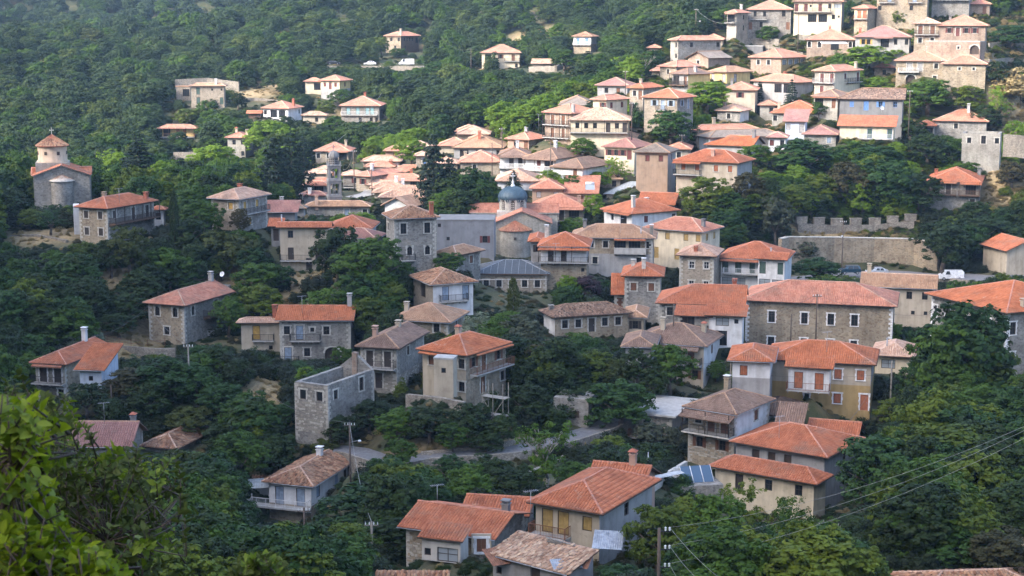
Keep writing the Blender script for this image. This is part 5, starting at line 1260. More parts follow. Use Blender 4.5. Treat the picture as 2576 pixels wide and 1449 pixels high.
SEEN.append((1985, 597, 2340, 690, 318))
wall_line('castellated_wall', 'castle-like stone wall with square merlons above the square', [(2008, 562, 330), (2100, 567, 332), (2200, 566, 333), (2300, 555, 332)], 3.4, .7, 'rubble', None, 'square walls', merlon=[.03, .19, .35, .51, .67, .82, .97])
wall_line('retaining_wall', 'long road retaining wall under the white van', [(724, 166, 556), (800, 166, 556), (900, 166, 555), (1000, 166, 553), (1052, 167, 551)], 2.4, .6, 'rubble', None, seen=False)
wall_line('retaining_wall', 'grey terrace wall above the sunlit roofs', [(787, 352, 448), (860, 342, 452), (950, 342, 452), (1040, 340, 448)], 2.4, .6, 'rubble', None, seen=False)
wall_line('garden_wall', 'low stone wall below the veranda house on hillside', [(436, 383, 432), (470, 383, 431), (503, 384, 430)], 1.6, .5, 'rubble', None)
wall_line('garden_wall', 'rough stone terrace wall left of the wooden balcony house', [(20, 592, 290), (90, 590, 288), (165, 604, 284)], 1.2, .6, 'rubble', None)
wall_line('garden_wall', 'stacked stone terrace wall under the awning house', [(1020, 992, 205), (1100, 1000, 201), (1165, 1012, 199)], 2.0, .6, 'rubble', None)
wall_line('terrace_wall', 'stone terrace wall beside the hillside villa', [(596, 248, 498), (640, 246, 500), (700, 252, 498)], 1.8, .5, 'rubble', None)
wall_line('terrace_wall', 'upper terrace wall behind the hillside villa', [(440, 200, 520), (520, 196, 522), (600, 206, 518)], 1.6, .5, 'rubble', None)
wall_line('garden_wall', 'white parapet wall along steps by solar panels', [(1640, 1212, 176), (1700, 1178, 186), (1730, 1160, 192)], 1.4, .4, 'limestone', None)
wall_line('garden_wall', 'field wall in front of the arched window house', [(280, 868, 244), (340, 873, 242), (390, 877, 241), (440, 876, 241)], .7, .35, 'rubble', None)
wall_line('garden_wall', 'dry stone wall at the upper right ruin', [(2525, 338, 330), (2560, 340, 328), (2600, 345, 326)], 3.0, .5, 'rubble', None)
wall_line('road_wall', 'rubble wall on the lower side of the valley road', [(1330, 1190, 184), (1400, 1160, 190), (1470, 1120, 197)], 1.2, .5, 'rubble', None, drop=2.5)

for lb, pts, h in (('stone terrace wall below the twin roofed top house', [(1830, 95), (1890, 97), (1960, 98)], 1.8), ('sloping rubble wall above the glazed veranda house', [(1925, 112), (1975, 125), (2020, 132)], 1.8), ('dry stone wall under the cream three storey house', [(2010, 88), (2070, 90), (2130, 86)], 1.8),
                   ('terrace wall right of the beige manor', [(2490, 150), (2540, 145), (2590, 150)], 2.4), ('upper terrace wall at the right edge', [(2490, 108), (2540, 104), (2590, 108)], 2.0), ('stone terrace wall below the beige manor', [(2245, 225), (2300, 235), (2360, 240)], 1.6), ('terrace wall under the yellow houses', [(1740, 238), (1800, 214), (1890, 212)], 1.6),
                   ('stone yard wall beside the blue shutter house', [(2290, 345), (2340, 356), (2400, 358)], 1.6), ('garden wall by cream cottage with red shutters', [(1500, 410), (1560, 412), (1600, 410)], 1.4), ('rough bank wall above the valley road', [(1060, 1138), (1150, 1128), (1250, 1118), (1340, 1100)], 1.6), ('terrace wall below the scattered hillside house', [(800, 256), (850, 258), (890, 256)], 1.6), ('rubble terrace wall by the small blue door house', [(1330, 168), (1400, 166), (1440, 150)], 1.6)):
    wall_line('terrace_wall', lb, [(u, v, hit(u, v + 14)[1]) for u, v in pts], h, .5, 'rubble', None)
# ------------------------------------------------------------------ trees
def crown_mesh(name, seed, kind, n_cl, n_lf, lf, mat):
    """leaf faces in clumps through the crown; base tree 8 m tall, 6 m wide, foot at the origin"""
    rs = np.random.default_rng(seed)
    Cs = []; rad = []
    shade_l = None
    if kind == 'round':
        nl = 15; lob = []; lr = []
        for k in range(nl):
            z = 2.6 + 4.6 * (k + .5) / nl; a = k * 2.4 + rs.uniform(-.4, .4); rr = 2.25 * math.sqrt(max(.05, 1 - ((z - 4.3) / 3.3) ** 2)) * rs.uniform(.7, 1.05)
            lob.append((math.cos(a) * rr, math.sin(a) * rr, z)); lr.append(rs.uniform(.75, 1.3))
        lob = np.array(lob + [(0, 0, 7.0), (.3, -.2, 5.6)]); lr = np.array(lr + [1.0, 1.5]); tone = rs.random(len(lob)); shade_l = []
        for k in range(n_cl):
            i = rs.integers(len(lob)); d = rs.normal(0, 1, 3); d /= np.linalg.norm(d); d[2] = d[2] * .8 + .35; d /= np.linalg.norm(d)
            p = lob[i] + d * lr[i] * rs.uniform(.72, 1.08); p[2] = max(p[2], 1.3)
            Cs.append(p); rad.append(rs.uniform(.22, .5)); shade_l.append(.55 * tone[i] + .3 * np.clip(d[2], 0, 1) * rs.random() + .15 * rs.random())  # lobes vary, upward clumps lighter: light and shade put into leaf colour
    elif kind == 'bush':
        for k in range(n_cl):
            d = rs.normal(0, 1, 3); d /= np.linalg.norm(d); d[2] = abs(d[2])
            r = rs.uniform(.6, 1.05) * (1 + .25 * math.sin(d[0] * 5 + seed) * math.cos(d[1] * 4))
            Cs.append(np.array([d[0] * 2.8 * r, d[1] * 2.8 * r, .3 + d[2] * 7.0 * r * .95])); rad.append(rs.uniform(.5, 1.0))
    elif kind == 'fir':
        for k in range(n_cl):
            t = rs.random() ** .75; z = 8 * (1 - t) if False else .7 + 7.3 * (1 - t); lay = math.floor(z / .55) * .55 + .1
            r = 3.0 * (1 - (z / 8.1)) ** .68 + .1; a = rs.uniform(0, 2 * math.pi)
            q = r * rs.uniform(.35, 1.0) * (1 + .14 * math.sin(a * 5 + lay * 7))
            Cs.append(np.array([math.cos(a) * q, math.sin(a) * q, lay - .22 * q + .25])); rad.append(rs.uniform(.22, .42))
    elif kind == 'column':
        for k in range(n_cl):
            z = rs.uniform(.3, 8); r = 2.7 * min(1, (8.2 - z) / 2.2) ** .7 * min(1, .55 + z / 3); a = rs.uniform(0, 2 * math.pi); q = r * rs.uniform(.6, 1)
            Cs.append(np.array([math.cos(a) * q, math.sin(a) * q, z])); rad.append(rs.uniform(.35, .6))
    elif kind == 'loose':
        lob = rs.uniform(-1, 1, (9, 3)) * np.array([2.2, 2.2, 2.4]) + np.array([0, 0, 5.2])
        for k in range(n_cl):
            i = rs.integers(9); p = lob[i] + rs.normal(0, .62, 3); Cs.append(p); rad.append(rs.uniform(.3, .6))
    Cs = np.array(Cs); rad = np.array(rad); cen = np.array([0, 0, 3.6])
    N = n_cl * n_lf
    ci = np.repeat(np.arange(n_cl), n_lf)
    off = rs.normal(0, 1, (N, 3)); off /= np.linalg.norm(off, axis=1)[:, None]; off *= (rs.random(N) ** .45)[:, None] * rad[ci][:, None]
    off[:, 2] *= .7
    p = Cs[ci] + off
    out = p - cen; out /= np.linalg.norm(out, axis=1)[:, None] + 1e-6
    nr = out * .8 + off / (np.linalg.norm(off, axis=1)[:, None] + 1e-6) * .9 + rs.normal(0, .42, (N, 3)) + np.array([0, 0, .25]); nr /= np.linalg.norm(nr, axis=1)[:, None]
    t = np.cross(nr, rs.normal(0, 1, (N, 3))); t /= np.linalg.norm(t, axis=1)[:, None] + 1e-6
    bt = np.cross(nr, t)
    sz = lf * rs.uniform(.6, 1.3, N)[:, None]
    V = np.stack([p - t * sz, p - bt * sz * .55 + nr * sz * .12, p + t * sz, p + bt * sz * .55 + nr * sz * .12], 1).reshape(-1, 3)
    V[:, 2] = np.maximum(V[:, 2], .02)
    Q = np.arange(N * 4).reshape(-1, 4)
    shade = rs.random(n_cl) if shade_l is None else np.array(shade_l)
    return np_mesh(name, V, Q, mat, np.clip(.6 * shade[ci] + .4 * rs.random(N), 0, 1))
def trunk_mesh(seed, kind):
    r = random.Random(seed); mb = MB()
    if kind in ('fir', 'column'):
        mb.tube((0, 0, -1.2), (0, 0, 7.6), .2, .03, 7)
        for k in range(14):
            z = .9 + k * .45; a = r.uniform(0, 6.28); L = 2.3 * (1 - z / 8.2) if kind == 'fir' else .8
            mb.tube((0, 0, z), (math.cos(a) * L, math.sin(a) * L, z - .15 if kind == 'fir' else z + .6), .04, .012, 4)
    else:
        top = Vector((r.uniform(-.2, .2), r.uniform(-.2, .2), 2.6)); mb.tube((0, 0, -1.5), (0, 0, .3), .34, .26, 8); mb.tube((0, 0, .3), top, .26, .2, 8)
        for k in range(6):
            a = k * 1.05 + r.uniform(-.3, .3); q = top + Vector((math.cos(a) * r.uniform(.7, 1.3), math.sin(a) * r.uniform(.7, 1.3), r.uniform(1.0, 1.9))); mb.tube(top - Vector((0, 0, .15)), q, .13, .08, 6)
            for j in range(2):
                e = q + Vector((math.cos(a + j - .5) * 1.0, math.sin(a + j - .5) * 1.0, r.uniform(.5, 1.4))); mb.tube(q, e, .07, .02, 5)
    return mb.mesh('trunk', ['bark'])
PROTO = {}
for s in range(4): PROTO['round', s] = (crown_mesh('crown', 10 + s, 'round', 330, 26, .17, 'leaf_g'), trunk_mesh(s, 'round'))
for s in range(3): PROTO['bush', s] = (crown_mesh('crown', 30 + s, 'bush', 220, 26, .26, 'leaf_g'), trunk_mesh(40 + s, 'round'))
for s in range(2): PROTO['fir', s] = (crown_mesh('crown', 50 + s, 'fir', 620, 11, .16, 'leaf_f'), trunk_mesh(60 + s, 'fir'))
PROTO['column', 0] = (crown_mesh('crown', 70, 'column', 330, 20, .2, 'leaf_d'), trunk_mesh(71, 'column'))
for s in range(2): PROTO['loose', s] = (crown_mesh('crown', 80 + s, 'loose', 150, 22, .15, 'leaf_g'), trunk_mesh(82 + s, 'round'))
KIND = {'g': ('round', 'leaf_g', 'mid green leafy tree', 'tree'), 'd': ('round', 'leaf_d', 'dark green dense tree', 'tree'), 'b': ('round', 'leaf_b', 'bright green tree', 'tree'),
        'y': ('round', 'leaf_y', 'yellowish green tree', 'tree'), 'f': ('fir', 'leaf_f', 'dark conical fir tree', 'fir tree'), 'c': ('column', 'leaf_d', 'slim columnar cypress', 'cypress'),
        'o': ('round', 'leaf_o', 'grey green tree', 'tree'), 'p': ('round', 'leaf_p', 'purple leaved tree', 'tree'), 'w': ('bush', 'leaf_w', 'white flowering shrub', 'shrub'),
        'r': ('round', 'leaf_r', 'olive brown tree', 'tree'), 'B': ('bush', 'leaf_g', 'green bush', 'shrub'), 'D': ('bush', 'leaf_d', 'dark green bush', 'shrub'), 'Y': ('bush', 'leaf_b', 'bright green clipped bush', 'shrub'),
        'S': ('bush', 'leaf_straw', 'straw coloured dry shrub', 'shrub'), 'C': ('column', 'leaf_y', 'olive columnar cypress', 'cypress'), 'l': ('loose', 'leaf_g', 'open branched green tree', 'tree'), 'L': ('loose', 'leaf_b', 'light open tree', 'tree')}
LABELS = {}
def near_house(u, v, D):
    best = None
    for h in HOUSES:
        hu, hv, hp = h[5]
        d = math.hypot((hu - u), (hv - v) * 1.2) + abs(F / hp - D) * .6
        if best is None or d < best[0]: best = (d, h)
    h = best[1]; hu, hv, hp = h[5]
    du, dv = u - hu, v - hv; dD = D - F / hp
    if abs(du) > 45 and abs(du) > abs(dv) * .8: rel = 'left of' if du < 0 else 'right of'
    elif dD > 4: rel = 'behind'
    elif dD < -4: rel = 'in front of'
    else: rel = 'left of' if du < 0 else 'right of'
    return rel, h[0]
ADJ = ['', 'tall ', 'small ', 'broad ']
TREES = []
def tree(u, vt, vb, wpx, kind, D=None):
    if D is None: p, D = hit(u, vb)
    else: p = P(u, vt, D)
    z0 = gz(p[0], p[1]); yv = (CV - vt) / F; cp, sp = math.cos(PITCH), math.sin(PITCH)
    Dt = p[1] / (cp + yv * sp); zt = CAMZ + Dt * (-sp + yv * cp)
    h = max(1.5, zt - z0); w = wpx * D / F
    if h > 22: h = 22
    TREES.append((p[0], p[1], z0, w, h, kind, u, (vt + vb) / 2, D))
def short(l, n):
    wds = l.split()
    if len(wds) <= n: return l
    cut = [i for i, q in enumerate(wds[:n + 1]) if q in ('with', 'and', 'on', 'in', 'under', 'behind', 'beside', 'at', 'below', 'above', 'by', 'near', 'of') and i > 2]
    return ' '.join(wds[:cut[-1]] if cut else wds[:n])
ORD = {1: [''], 2: ['left one', 'right one'], 3: ['leftmost', 'middle one', 'rightmost']}
def build_trees():
    labs = []
    for x, y, z0, w, h, kind, u, vm, D in TREES:
        shape, mat, desc, cat = KIND[kind]
        size = 'tall ' if h > 11 and h > 1.3 * w else ('broad ' if w > 9 else ('small ' if max(w, h) < 4 else ''))
        rel, hl = near_house(u, vm, D)
        head = f'{size}{desc} {rel} the '
        labs.append(head + short(hl, 13 - len(head.split())))
    final = list(labs)
    for l in set(labs):
        ii = sorted((i for i in range(len(labs)) if labs[i] == l), key=lambda i: TREES[i][6]); n = len(ii)
        if n > 1:
            od = ORD.get(n) or ['leftmost'] + ['%s from left' % ('second', 'third', 'fourth', 'fifth', 'sixth', 'seventh')[k] for k in range(n - 2)] + ['rightmost']
            for i, o_ in zip(ii, od): final[i] = l + ', ' + o_
    it = iter(final)
    for x, y, z0, w, h, kind, u, vm, D in TREES:
        shape, mat, desc, cat = KIND[kind]
        n = max(k[1] for k in PROTO if k[0] == shape) + 1
        s = rnd.randrange(n)
        cr, tr = PROTO[shape, s]
        label = next(it)
        root = empty({'fir tree': 'fir_tree', 'cypress': 'cypress_tree', 'shrub': 'shrub'}.get(cat, 'leafy_tree'), (x, y, z0), rnd.uniform(0, 6.28), label=label, category=cat, group={'fir tree': 'fir trees', 'cypress': 'cypresses', 'shrub': 'garden shrubs'}.get(cat, 'village trees'))
        sx = w * (1.45 if shape == 'fir' else 1.12) / (5.6 if shape != 'bush' else 6.2); sz = h / 8.0
        if shape == 'round': sz = h / 8.4
        root.scale = (sx, sx * rnd.uniform(.85, 1.1), sz)
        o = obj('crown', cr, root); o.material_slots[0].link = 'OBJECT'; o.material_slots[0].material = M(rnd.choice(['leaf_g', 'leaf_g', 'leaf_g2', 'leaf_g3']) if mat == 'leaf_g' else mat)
        if cat != 'shrub': obj('trunk', tr, root)
TL = '''
40 375 520 110 g;20 470 560 120 d;352 350 512 110 f;300 378 505 80 b;285 370 480 70 b;410 400 515 70 b;458 400 505 60 f;428 425 500 50 g;230 385 455 60 b;540 360 475 110 b;505 430 525 60 d;600 395 480 70 g;640 425 490 70 b;580 415 470 60 y
735 338 505 88 f;694 352 525 96 f;765 345 440 50 f;645 455 505 60 b;680 300 400 120 b;618 305 372 70 b;200 420 510 50 d;190 470 540 40 f;250 440 500 60 b
560 510 575 60 g;604 522 592 50 r;441 482 645 24 c;510 500 600 90 g;480 545 645 90 d;560 578 700 110 y;620 592 705 90 y;645 655 765 110 g;500 605 700 80 d;705 665 735 70 g;330 562 705 105 y;280 595 700 80 d;405 592 690 70 d;215 605 690 80 g;60 645 765 90 g;128 530 592 65 l;20 605 680 60 g;200 645 760 110 g;330 725 830 100 d;120 765 880 120 d;50 725 860 120 d;230 705 820 100 d;20 835 905 60 d;300 785 850 90 d;430 645 745 80 d;545 640 720 70 g;380 660 760 80 d;100 690 800 90 g
200 832 892 80 w;245 828 880 50 w;160 850 900 40 w;575 745 850 82 g;935 590 775 160 g;848 562 745 115 d;1020 675 775 50 d;848 716 790 75 w;930 742 865 90 g;985 775 860 60 d;880 795 850 50 g;950 820 880 60 d
1130 632 692 72 g;1092 342 545 84 f;1132 392 545 60 f;1035 345 420 72 b;1110 514 548 58 Y;1195 418 555 90 g;1235 455 555 60 g;908 530 570 66 Y;855 539 565 50 Y;1160 480 560 50 r
1262 252 348 85 b;1360 240 330 85 b;1305 268 350 80 b;1450 205 262 75 g;1558 140 208 65 b;1640 122 192 65 g;1690 272 378 105 g;1602 262 322 36 B;1778 200 285 105 b;1465 345 402 66 g;1440 438 482 55 g;1500 430 480 66 b;1553 400 470 66 L;1380 425 470 55 b;1292 430 490 36 f;1420 445 480 50 Y;1610 130 200 50 r;1345 270 330 60 g
1495 485 560 55 b;1440 545 585 70 Y;1775 437 562 120 g;1880 430 545 90 r;1950 492 625 75 o;2025 346 455 140 g;2130 402 542 110 r;2230 392 547 140 g;2310 432 545 110 d;1930 442 562 80 d;2062 432 542 80 g;1900 362 425 75 g;1840 480 580 100 g;1990 460 560 90 g;2170 440 548 90 d;2270 420 545 90 g
2150 352 405 80 g;2330 332 425 110 d;2200 362 422 105 g;2412 305 352 45 B;2420 402 475 95 g;2545 402 475 75 r;2332 197 292 115 g;2430 212 292 85 g;2512 222 315 50 L;2540 162 242 100 S;2545 60 125 100 g;2200 192 242 75 b;2180 112 182 105 b;2110 127 168 55 B;2252 117 172 85 b;1930 62 112 55 g;2262 22 74 46 g;2140 0 62 46 g;1910 206 285 28 f;1990 202 285 32 f;2290 300 360 80 d;2380 340 410 90 g;2480 260 330 70 d;2060 255 300 40 g;2090 300 340 40 d;2505 150 220 60 d
2368 548 692 140 d;2480 542 645 140 d;2545 562 645 95 d;2450 502 582 80 d;2050 647 718 115 g;2022 602 662 62 o;1430 690 762 52 b;1470 692 762 76 p;1291 700 805 30 C;1212 788 850 76 w;1180 800 850 50 w;1320 770 840 50 o
1310 792 905 105 o;1380 852 975 125 r;1450 832 902 76 g;1500 872 975 105 d;1602 872 985 95 d;1686 862 1005 105 g;1560 952 1095 155 g;1800 905 962 46 g;2172 822 875 64 b;2240 812 875 66 b;1340 900 1010 110 d;1430 900 1000 100 d;1540 900 990 80 y;1330 960 1080 110 d;1640 920 1020 80 d
2420 752 1055 215 g;2385 800 1055 170 g;2455 800 1052 165 d;2420 830 1050 200 g;2302 902 1035 100 g;2388 962 1065 110 b;2492 1012 1068 62 b;2572 1032 1085 40 b;2250 1000 1090 100 g;2330 1040 1120 90 g
2210 1092 1305 230 g;2400 1062 1255 240 g;2505 1092 1305 190 d;2545 1202 1405 190 d;2282 1312 1435 145 g;2420 1332 1455 160 g;2120 1392 1475 140 g;1900 1232 1425 140 l;1800 1242 1435 150 g;1650 1262 1452 150 g;1722 1242 1405 115 g;1555 1420 1485 110 g;1990 1252 1455 125 l;2000 1380 1470 140 d;2200 1280 1420 150 d;2330 1230 1400 160 d;1760 1330 1460 150 d;1880 1340 1465 130 d;2520 1330 1470 150 r;2450 1050 1160 120 g
920 1222 1405 230 g;1050 1182 1295 140 g;1132 1142 1235 100 g;1012 1102 1185 76 g;1230 1142 1265 120 d;1450 1162 1245 105 g;1530 1132 1225 95 d;1640 1062 1135 90 o;1692 1072 1145 62 o;1080 1230 1330 140 d;1180 1200 1300 120 g;1300 1170 1280 110 d;1600 1140 1220 80 d;860 1300 1420 150 d;1000 1300 1420 140 d;1140 1270 1360 130 g
640 1022 1135 105 g;560 962 1065 105 g;702 1012 1085 66 g;430 902 1015 160 g;330 922 1015 110 r;220 962 1055 105 d;692 1092 1205 120 d;602 1082 1225 130 g;560 1182 1305 130 g;818 1102 1155 66 y;462 1132 1245 110 y;562 1272 1405 180 d;642 1372 1475 150 b;452 1322 1445 160 d;860 1042 1115 86 d;930 1002 1085 86 d;1002 1022 1125 95 g;1082 1022 1125 105 d;1182 1012 1115 105 d;1222 1082 1145 76 d;770 922 985 56 b;862 872 935 56 g;1010 952 1005 36 B;1076 922 988 32 C;600 900 980 80 d;500 920 1020 110 g;380 960 1060 110 d;480 1020 1110 110 y;280 1000 1080 80 d;560 1060 1150 90 d;1140 1060 1140 90 g;1260 1040 1130 80 d
240 68 135 64 y;980 150 176 28 B;1095 152 208 56 g;1190 68 102 40 b;1238 132 175 40 D;860 222 276 60 g;820 250 300 50 g;1150 160 215 60 b;1020 185 240 60 g;1060 180 250 60 d;350 290 350 55 b;450 330 372 45 g;520 250 310 50 g;600 230 280 40 d;1000 120 145 40 g;1100 85 130 50 b;1070 135 160 40 B;960 90 140 40 g;1260 210 290 80 d;1180 250 330 70 g;1100 240 320 90 d;1330 200 260 70 y;1400 190 260 80 g;1500 250 300 60 d;1420 120 180 70 g;1545 100 150 50 d;1480 130 190 60 f;1590 90 140 60 d;1680 60 120 70 d;1040 280 330 60 g;990 260 300 50 d;720 290 330 40 d;560 290 350 70 d;760 300 350 50 d;840 290 350 60 g;470 270 320 60 g;540 240 270 30 D
1245 985 1060 70 D;1390 1010 1090 70 D;1480 960 1030 60 d
'''
for row in TL.strip().split('\n'):
    for t in row.split(';'):
        q = t.split(); tree(*[float(k) for k in q[:4]], q[4])

# ------------------------------------------------------------------ woods and undergrowth (uncountable: one object per kind of foliage)
def free(x, y, r):
    for cx, cy_, rz, hx, hy in FOOT:
        dx, dy = x - cx, y - cy_
        if abs(dx) + abs(dy) > 40: continue
        c, s = math.cos(-rz), math.sin(-rz); lx, ly = dx * c - dy * s, dx * s + dy * c
        if abs(lx) < hx + r and abs(ly) < hy + r: return False
    for rx, ry, rr in ROADS:
        if abs(x - rx) < rr + r and abs(y - ry) < rr + r and math.hypot(x - rx, y - ry) < rr + r * .8: return False
    return True
SEENA = None
def hides(x, y, z, w, h):
    u, v1, D = proj((x, y, z)); _, v0, _ = proj((x, y, z + h)); ww = w / 2 * F / D
    S = SEENA
    return bool(np.any((S[:, 4] > D - 4 - w / 2) & (u + ww > S[:, 0]) & (u - ww < S[:, 2]) & (v1 > S[:, 1]) & (v0 < S[:, 3])))
def scatter(name, label, cat, pts, proto, mat, hs):
    """pts: rows (x, y, z, width, height, rz)"""
    A = np.array(pts, np.float32)
    src = PROTO[proto][0].copy(); src.materials.clear(); src.materials.append(M(mat))
    po = bpy.data.objects.new(name + '_source', src)
    me = bpy.data.meshes.new(name); me.vertices.add(len(A)); me.vertices.foreach_set('co', np.ascontiguousarray(A[:, :3]).ravel())
    s = np.c_[A[:, 3] / 5.8, A[:, 3] / 5.8, A[:, 4] / 8.2].astype(np.float32); r = np.c_[np.zeros(len(A)), np.zeros(len(A)), A[:, 5]].astype(np.float32)
    for nm, arr in (('scl', s), ('rot', r)):
        at = me.attributes.new(nm, 'FLOAT_VECTOR', 'POINT'); at.data.foreach_set('vector', np.ascontiguousarray(arr).ravel())
    o = obj(name, me, None, None, kind='stuff', label=label, category=cat)
    ng = bpy.data.node_groups.new(name, 'GeometryNodeTree')
    ng.interface.new_socket('Geometry', in_out='INPUT', socket_type='NodeSocketGeometry'); ng.interface.new_socket('Geometry', in_out='OUTPUT', socket_type='NodeSocketGeometry')
    gi = ng.nodes.new('NodeGroupInput'); go = ng.nodes.new('NodeGroupOutput'); ip = ng.nodes.new('GeometryNodeInstanceOnPoints'); oi = ng.nodes.new('GeometryNodeObjectInfo')
    oi.inputs['Object'].default_value = po
    ns = ng.nodes.new('GeometryNodeInputNamedAttribute'); ns.data_type = 'FLOAT_VECTOR'; ns.inputs['Name'].default_value = 'scl'
    nr = ng.nodes.new('GeometryNodeInputNamedAttribute'); nr.data_type = 'FLOAT_VECTOR'; nr.inputs['Name'].default_value = 'rot'
    L = ng.links
    L.new(gi.outputs[0], ip.inputs['Points']); L.new(oi.outputs['Geometry'], ip.inputs['Instance']); L.new(ns.outputs[0], ip.inputs['Scale']); L.new(nr.outputs[0], ip.inputs['Rotation']); L.new(ip.outputs[0], go.inputs[0])
    md = o.modifiers.new('scatter', 'NODES'); md.node_group = ng
    return o
def grow():
    global SEENA
    SEENA = np.array(SEEN)
    rs = np.random.default_rng(5)
    far = {k: [] for k in 'abcdef'}; low = {k: [] for k in 'abcdefghijk'}; straw = []
    # woods on the far slopes
    n = 0
    for _ in range(16000):
        D = rs.uniform(400, 1040) if rs.random() < .8 else rs.uniform(380, 560); u = rs.uniform(-250, 2826)
        x, y = P(u, 300, D)[:2]; z = gz(x, y)
        if u > 1000 and D < 440 and u < 1900 and z < CAMZ - 25: continue
        if 1750 < u and D < 500 and rs.random() < .9: continue
        vv = proj((x, y, z))[1]
        if vv < -260 or vv > 520: continue
        if D < 430 and u > 700: continue
        w = rs.uniform(3.5, 9.0) * (1 if D < 650 else 1.2); h = w * rs.uniform(.75, 1.2)
        k = int(np.clip((x + 200) // 40, 0, 9))
        d = max((1.2 - math.hypot((x - q[0]) / q[2], (y - q[1]) / q[3]) for q in DRY), default=0)
        if d > .0 and rs.random() < .85: continue
        if not free(x, y, w * .4): continue
        if hides(x, y, z, w * .9, h):
            w *= .4; h *= .35
            if hides(x, y, z, w, h) or rs.random() < .3: continue
        far['abcdef'[rs.choice(6, p=[.3, .22, .16, .16, .08, .08])]].append((x, y, z - .3, w, h, rs.uniform(0, 6.28)))
    # undergrowth between the houses
    for _ in range(19000):
        D = 110 + 320 * rs.random() ** 1.0; u = rs.uniform(-150, 2726); x, y = P(u, 600, D)[:2]
        z = gz(x, y); vv = proj((x, y, z))[1]
        if vv < -50 or vv > 1700: continue
        big = rs.random() < .22; w = rs.uniform(5, 8.5) if big else rs.uniform(1.5, 4.2); h = w * (rs.uniform(.85, 1.25) if big else rs.uniform(.5, .95))
        d = max((1.15 - math.hypot((x - q[0]) / q[2], (y - q[1]) / q[3]) for q in DRY), default=0)
        if d > 0:
            if rs.random() < .55: straw.append((x, y, z - .1, rs.uniform(.5, 1.3), rs.uniform(.3, .8), rs.uniform(0, 6.28)))
            if rs.random() < .93: continue
        if not free(x, y, w * .42): continue
        for _k in range(3):
            if not hides(x, y, z, w, h): break
            w *= .65; h *= .55
        else: continue
        if D > 338 and u > 650 and rs.random() < .75: low['j' if w > 4 else 'ik'[rs.integers(2)]].append((x, y, z - .15, w * .8, h * .8, rs.uniform(0, 6.28))); continue  # sunlit zone: brighter leaf colours, sunlight put into the foliage
        low['efgh'[rs.integers(4)] if w > 4.5 else 'abcd'[rs.choice(4, p=[.42, .33, .15, .1])]].append((x, y, z - .15, w, h, rs.uniform(0, 6.28)))
    cover = {k: [] for k in 'abcd'}
    for _ in range(38000):
        D = 125 + 470 * rs.random() ** 1.1; u = rs.uniform(-100, 2676)
        right = _ > 26000
        if right: D = rs.uniform(325, 500); u = rs.uniform(1550, 2620)
        x, y = P(u, 600, D)[:2]
        z = gz(x, y); vv = proj((x, y, z))[1]
        if vv < -50 or vv > 1550: continue
        w = rs.uniform(.6, 1.7) * (1.5 if right or D > 400 else 1); h = rs.uniform(.25, .8) * (1.4 if right else 1)
        d = max((1.1 - math.hypot((x - q[0]) / q[2], (y - q[1]) / q[3]) for q in DRY), default=0)
        if not free(x, y, w * .3): continue
        if d > 0: straw.append((x, y, z - .05, w * .6, h * .8, rs.uniform(0, 6.28)))
        else: cover['abcd'[rs.choice(4, p=[.5, .38, .12, 0]) if not right else rs.choice(4, p=[.15, .3, .2, .35])]].append((x, y, z - .1, w, h, rs.uniform(0, 6.28)))  # right slope mix is brighter: sunlight put into the plant colour
    for k, mat in (('a', 'leaf_d'), ('b', 'leaf_r'), ('c', 'leaf_straw'), ('d', 'leaf_g2')):
        if cover[k]: scatter('ground_cover', 'low weeds and grass covering the open ground', 'ground cover', cover[k], ('bush', 2), mat, 8.2)
    for k, proto, mat in (('a', ('round', 0), 'leaf_hill'), ('b', ('round', 1), 'leaf_hill'), ('c', ('round', 2), 'leaf_d'), ('d', ('round', 3), 'leaf_g'), ('e', ('round', 1), 'leaf_hill_b'), ('f', ('loose', 0), 'leaf_hill_b')):
        if far[k]: scatter('hillside_wood', 'dense mixed wood covering the far hillsides', 'wood', far[k], proto, mat, 8.2)
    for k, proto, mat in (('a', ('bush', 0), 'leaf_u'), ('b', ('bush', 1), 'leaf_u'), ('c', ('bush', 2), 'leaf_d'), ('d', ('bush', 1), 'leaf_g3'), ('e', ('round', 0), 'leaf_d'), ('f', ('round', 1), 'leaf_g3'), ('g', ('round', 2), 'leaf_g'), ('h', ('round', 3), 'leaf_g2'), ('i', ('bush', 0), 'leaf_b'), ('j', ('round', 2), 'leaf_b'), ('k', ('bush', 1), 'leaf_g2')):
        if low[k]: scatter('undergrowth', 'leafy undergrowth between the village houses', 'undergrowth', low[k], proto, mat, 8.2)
    if straw: scatter('dry_grass', 'tufts of dry straw coloured grass', 'grass', straw, ('bush', 2), 'leaf_straw', 8.2)
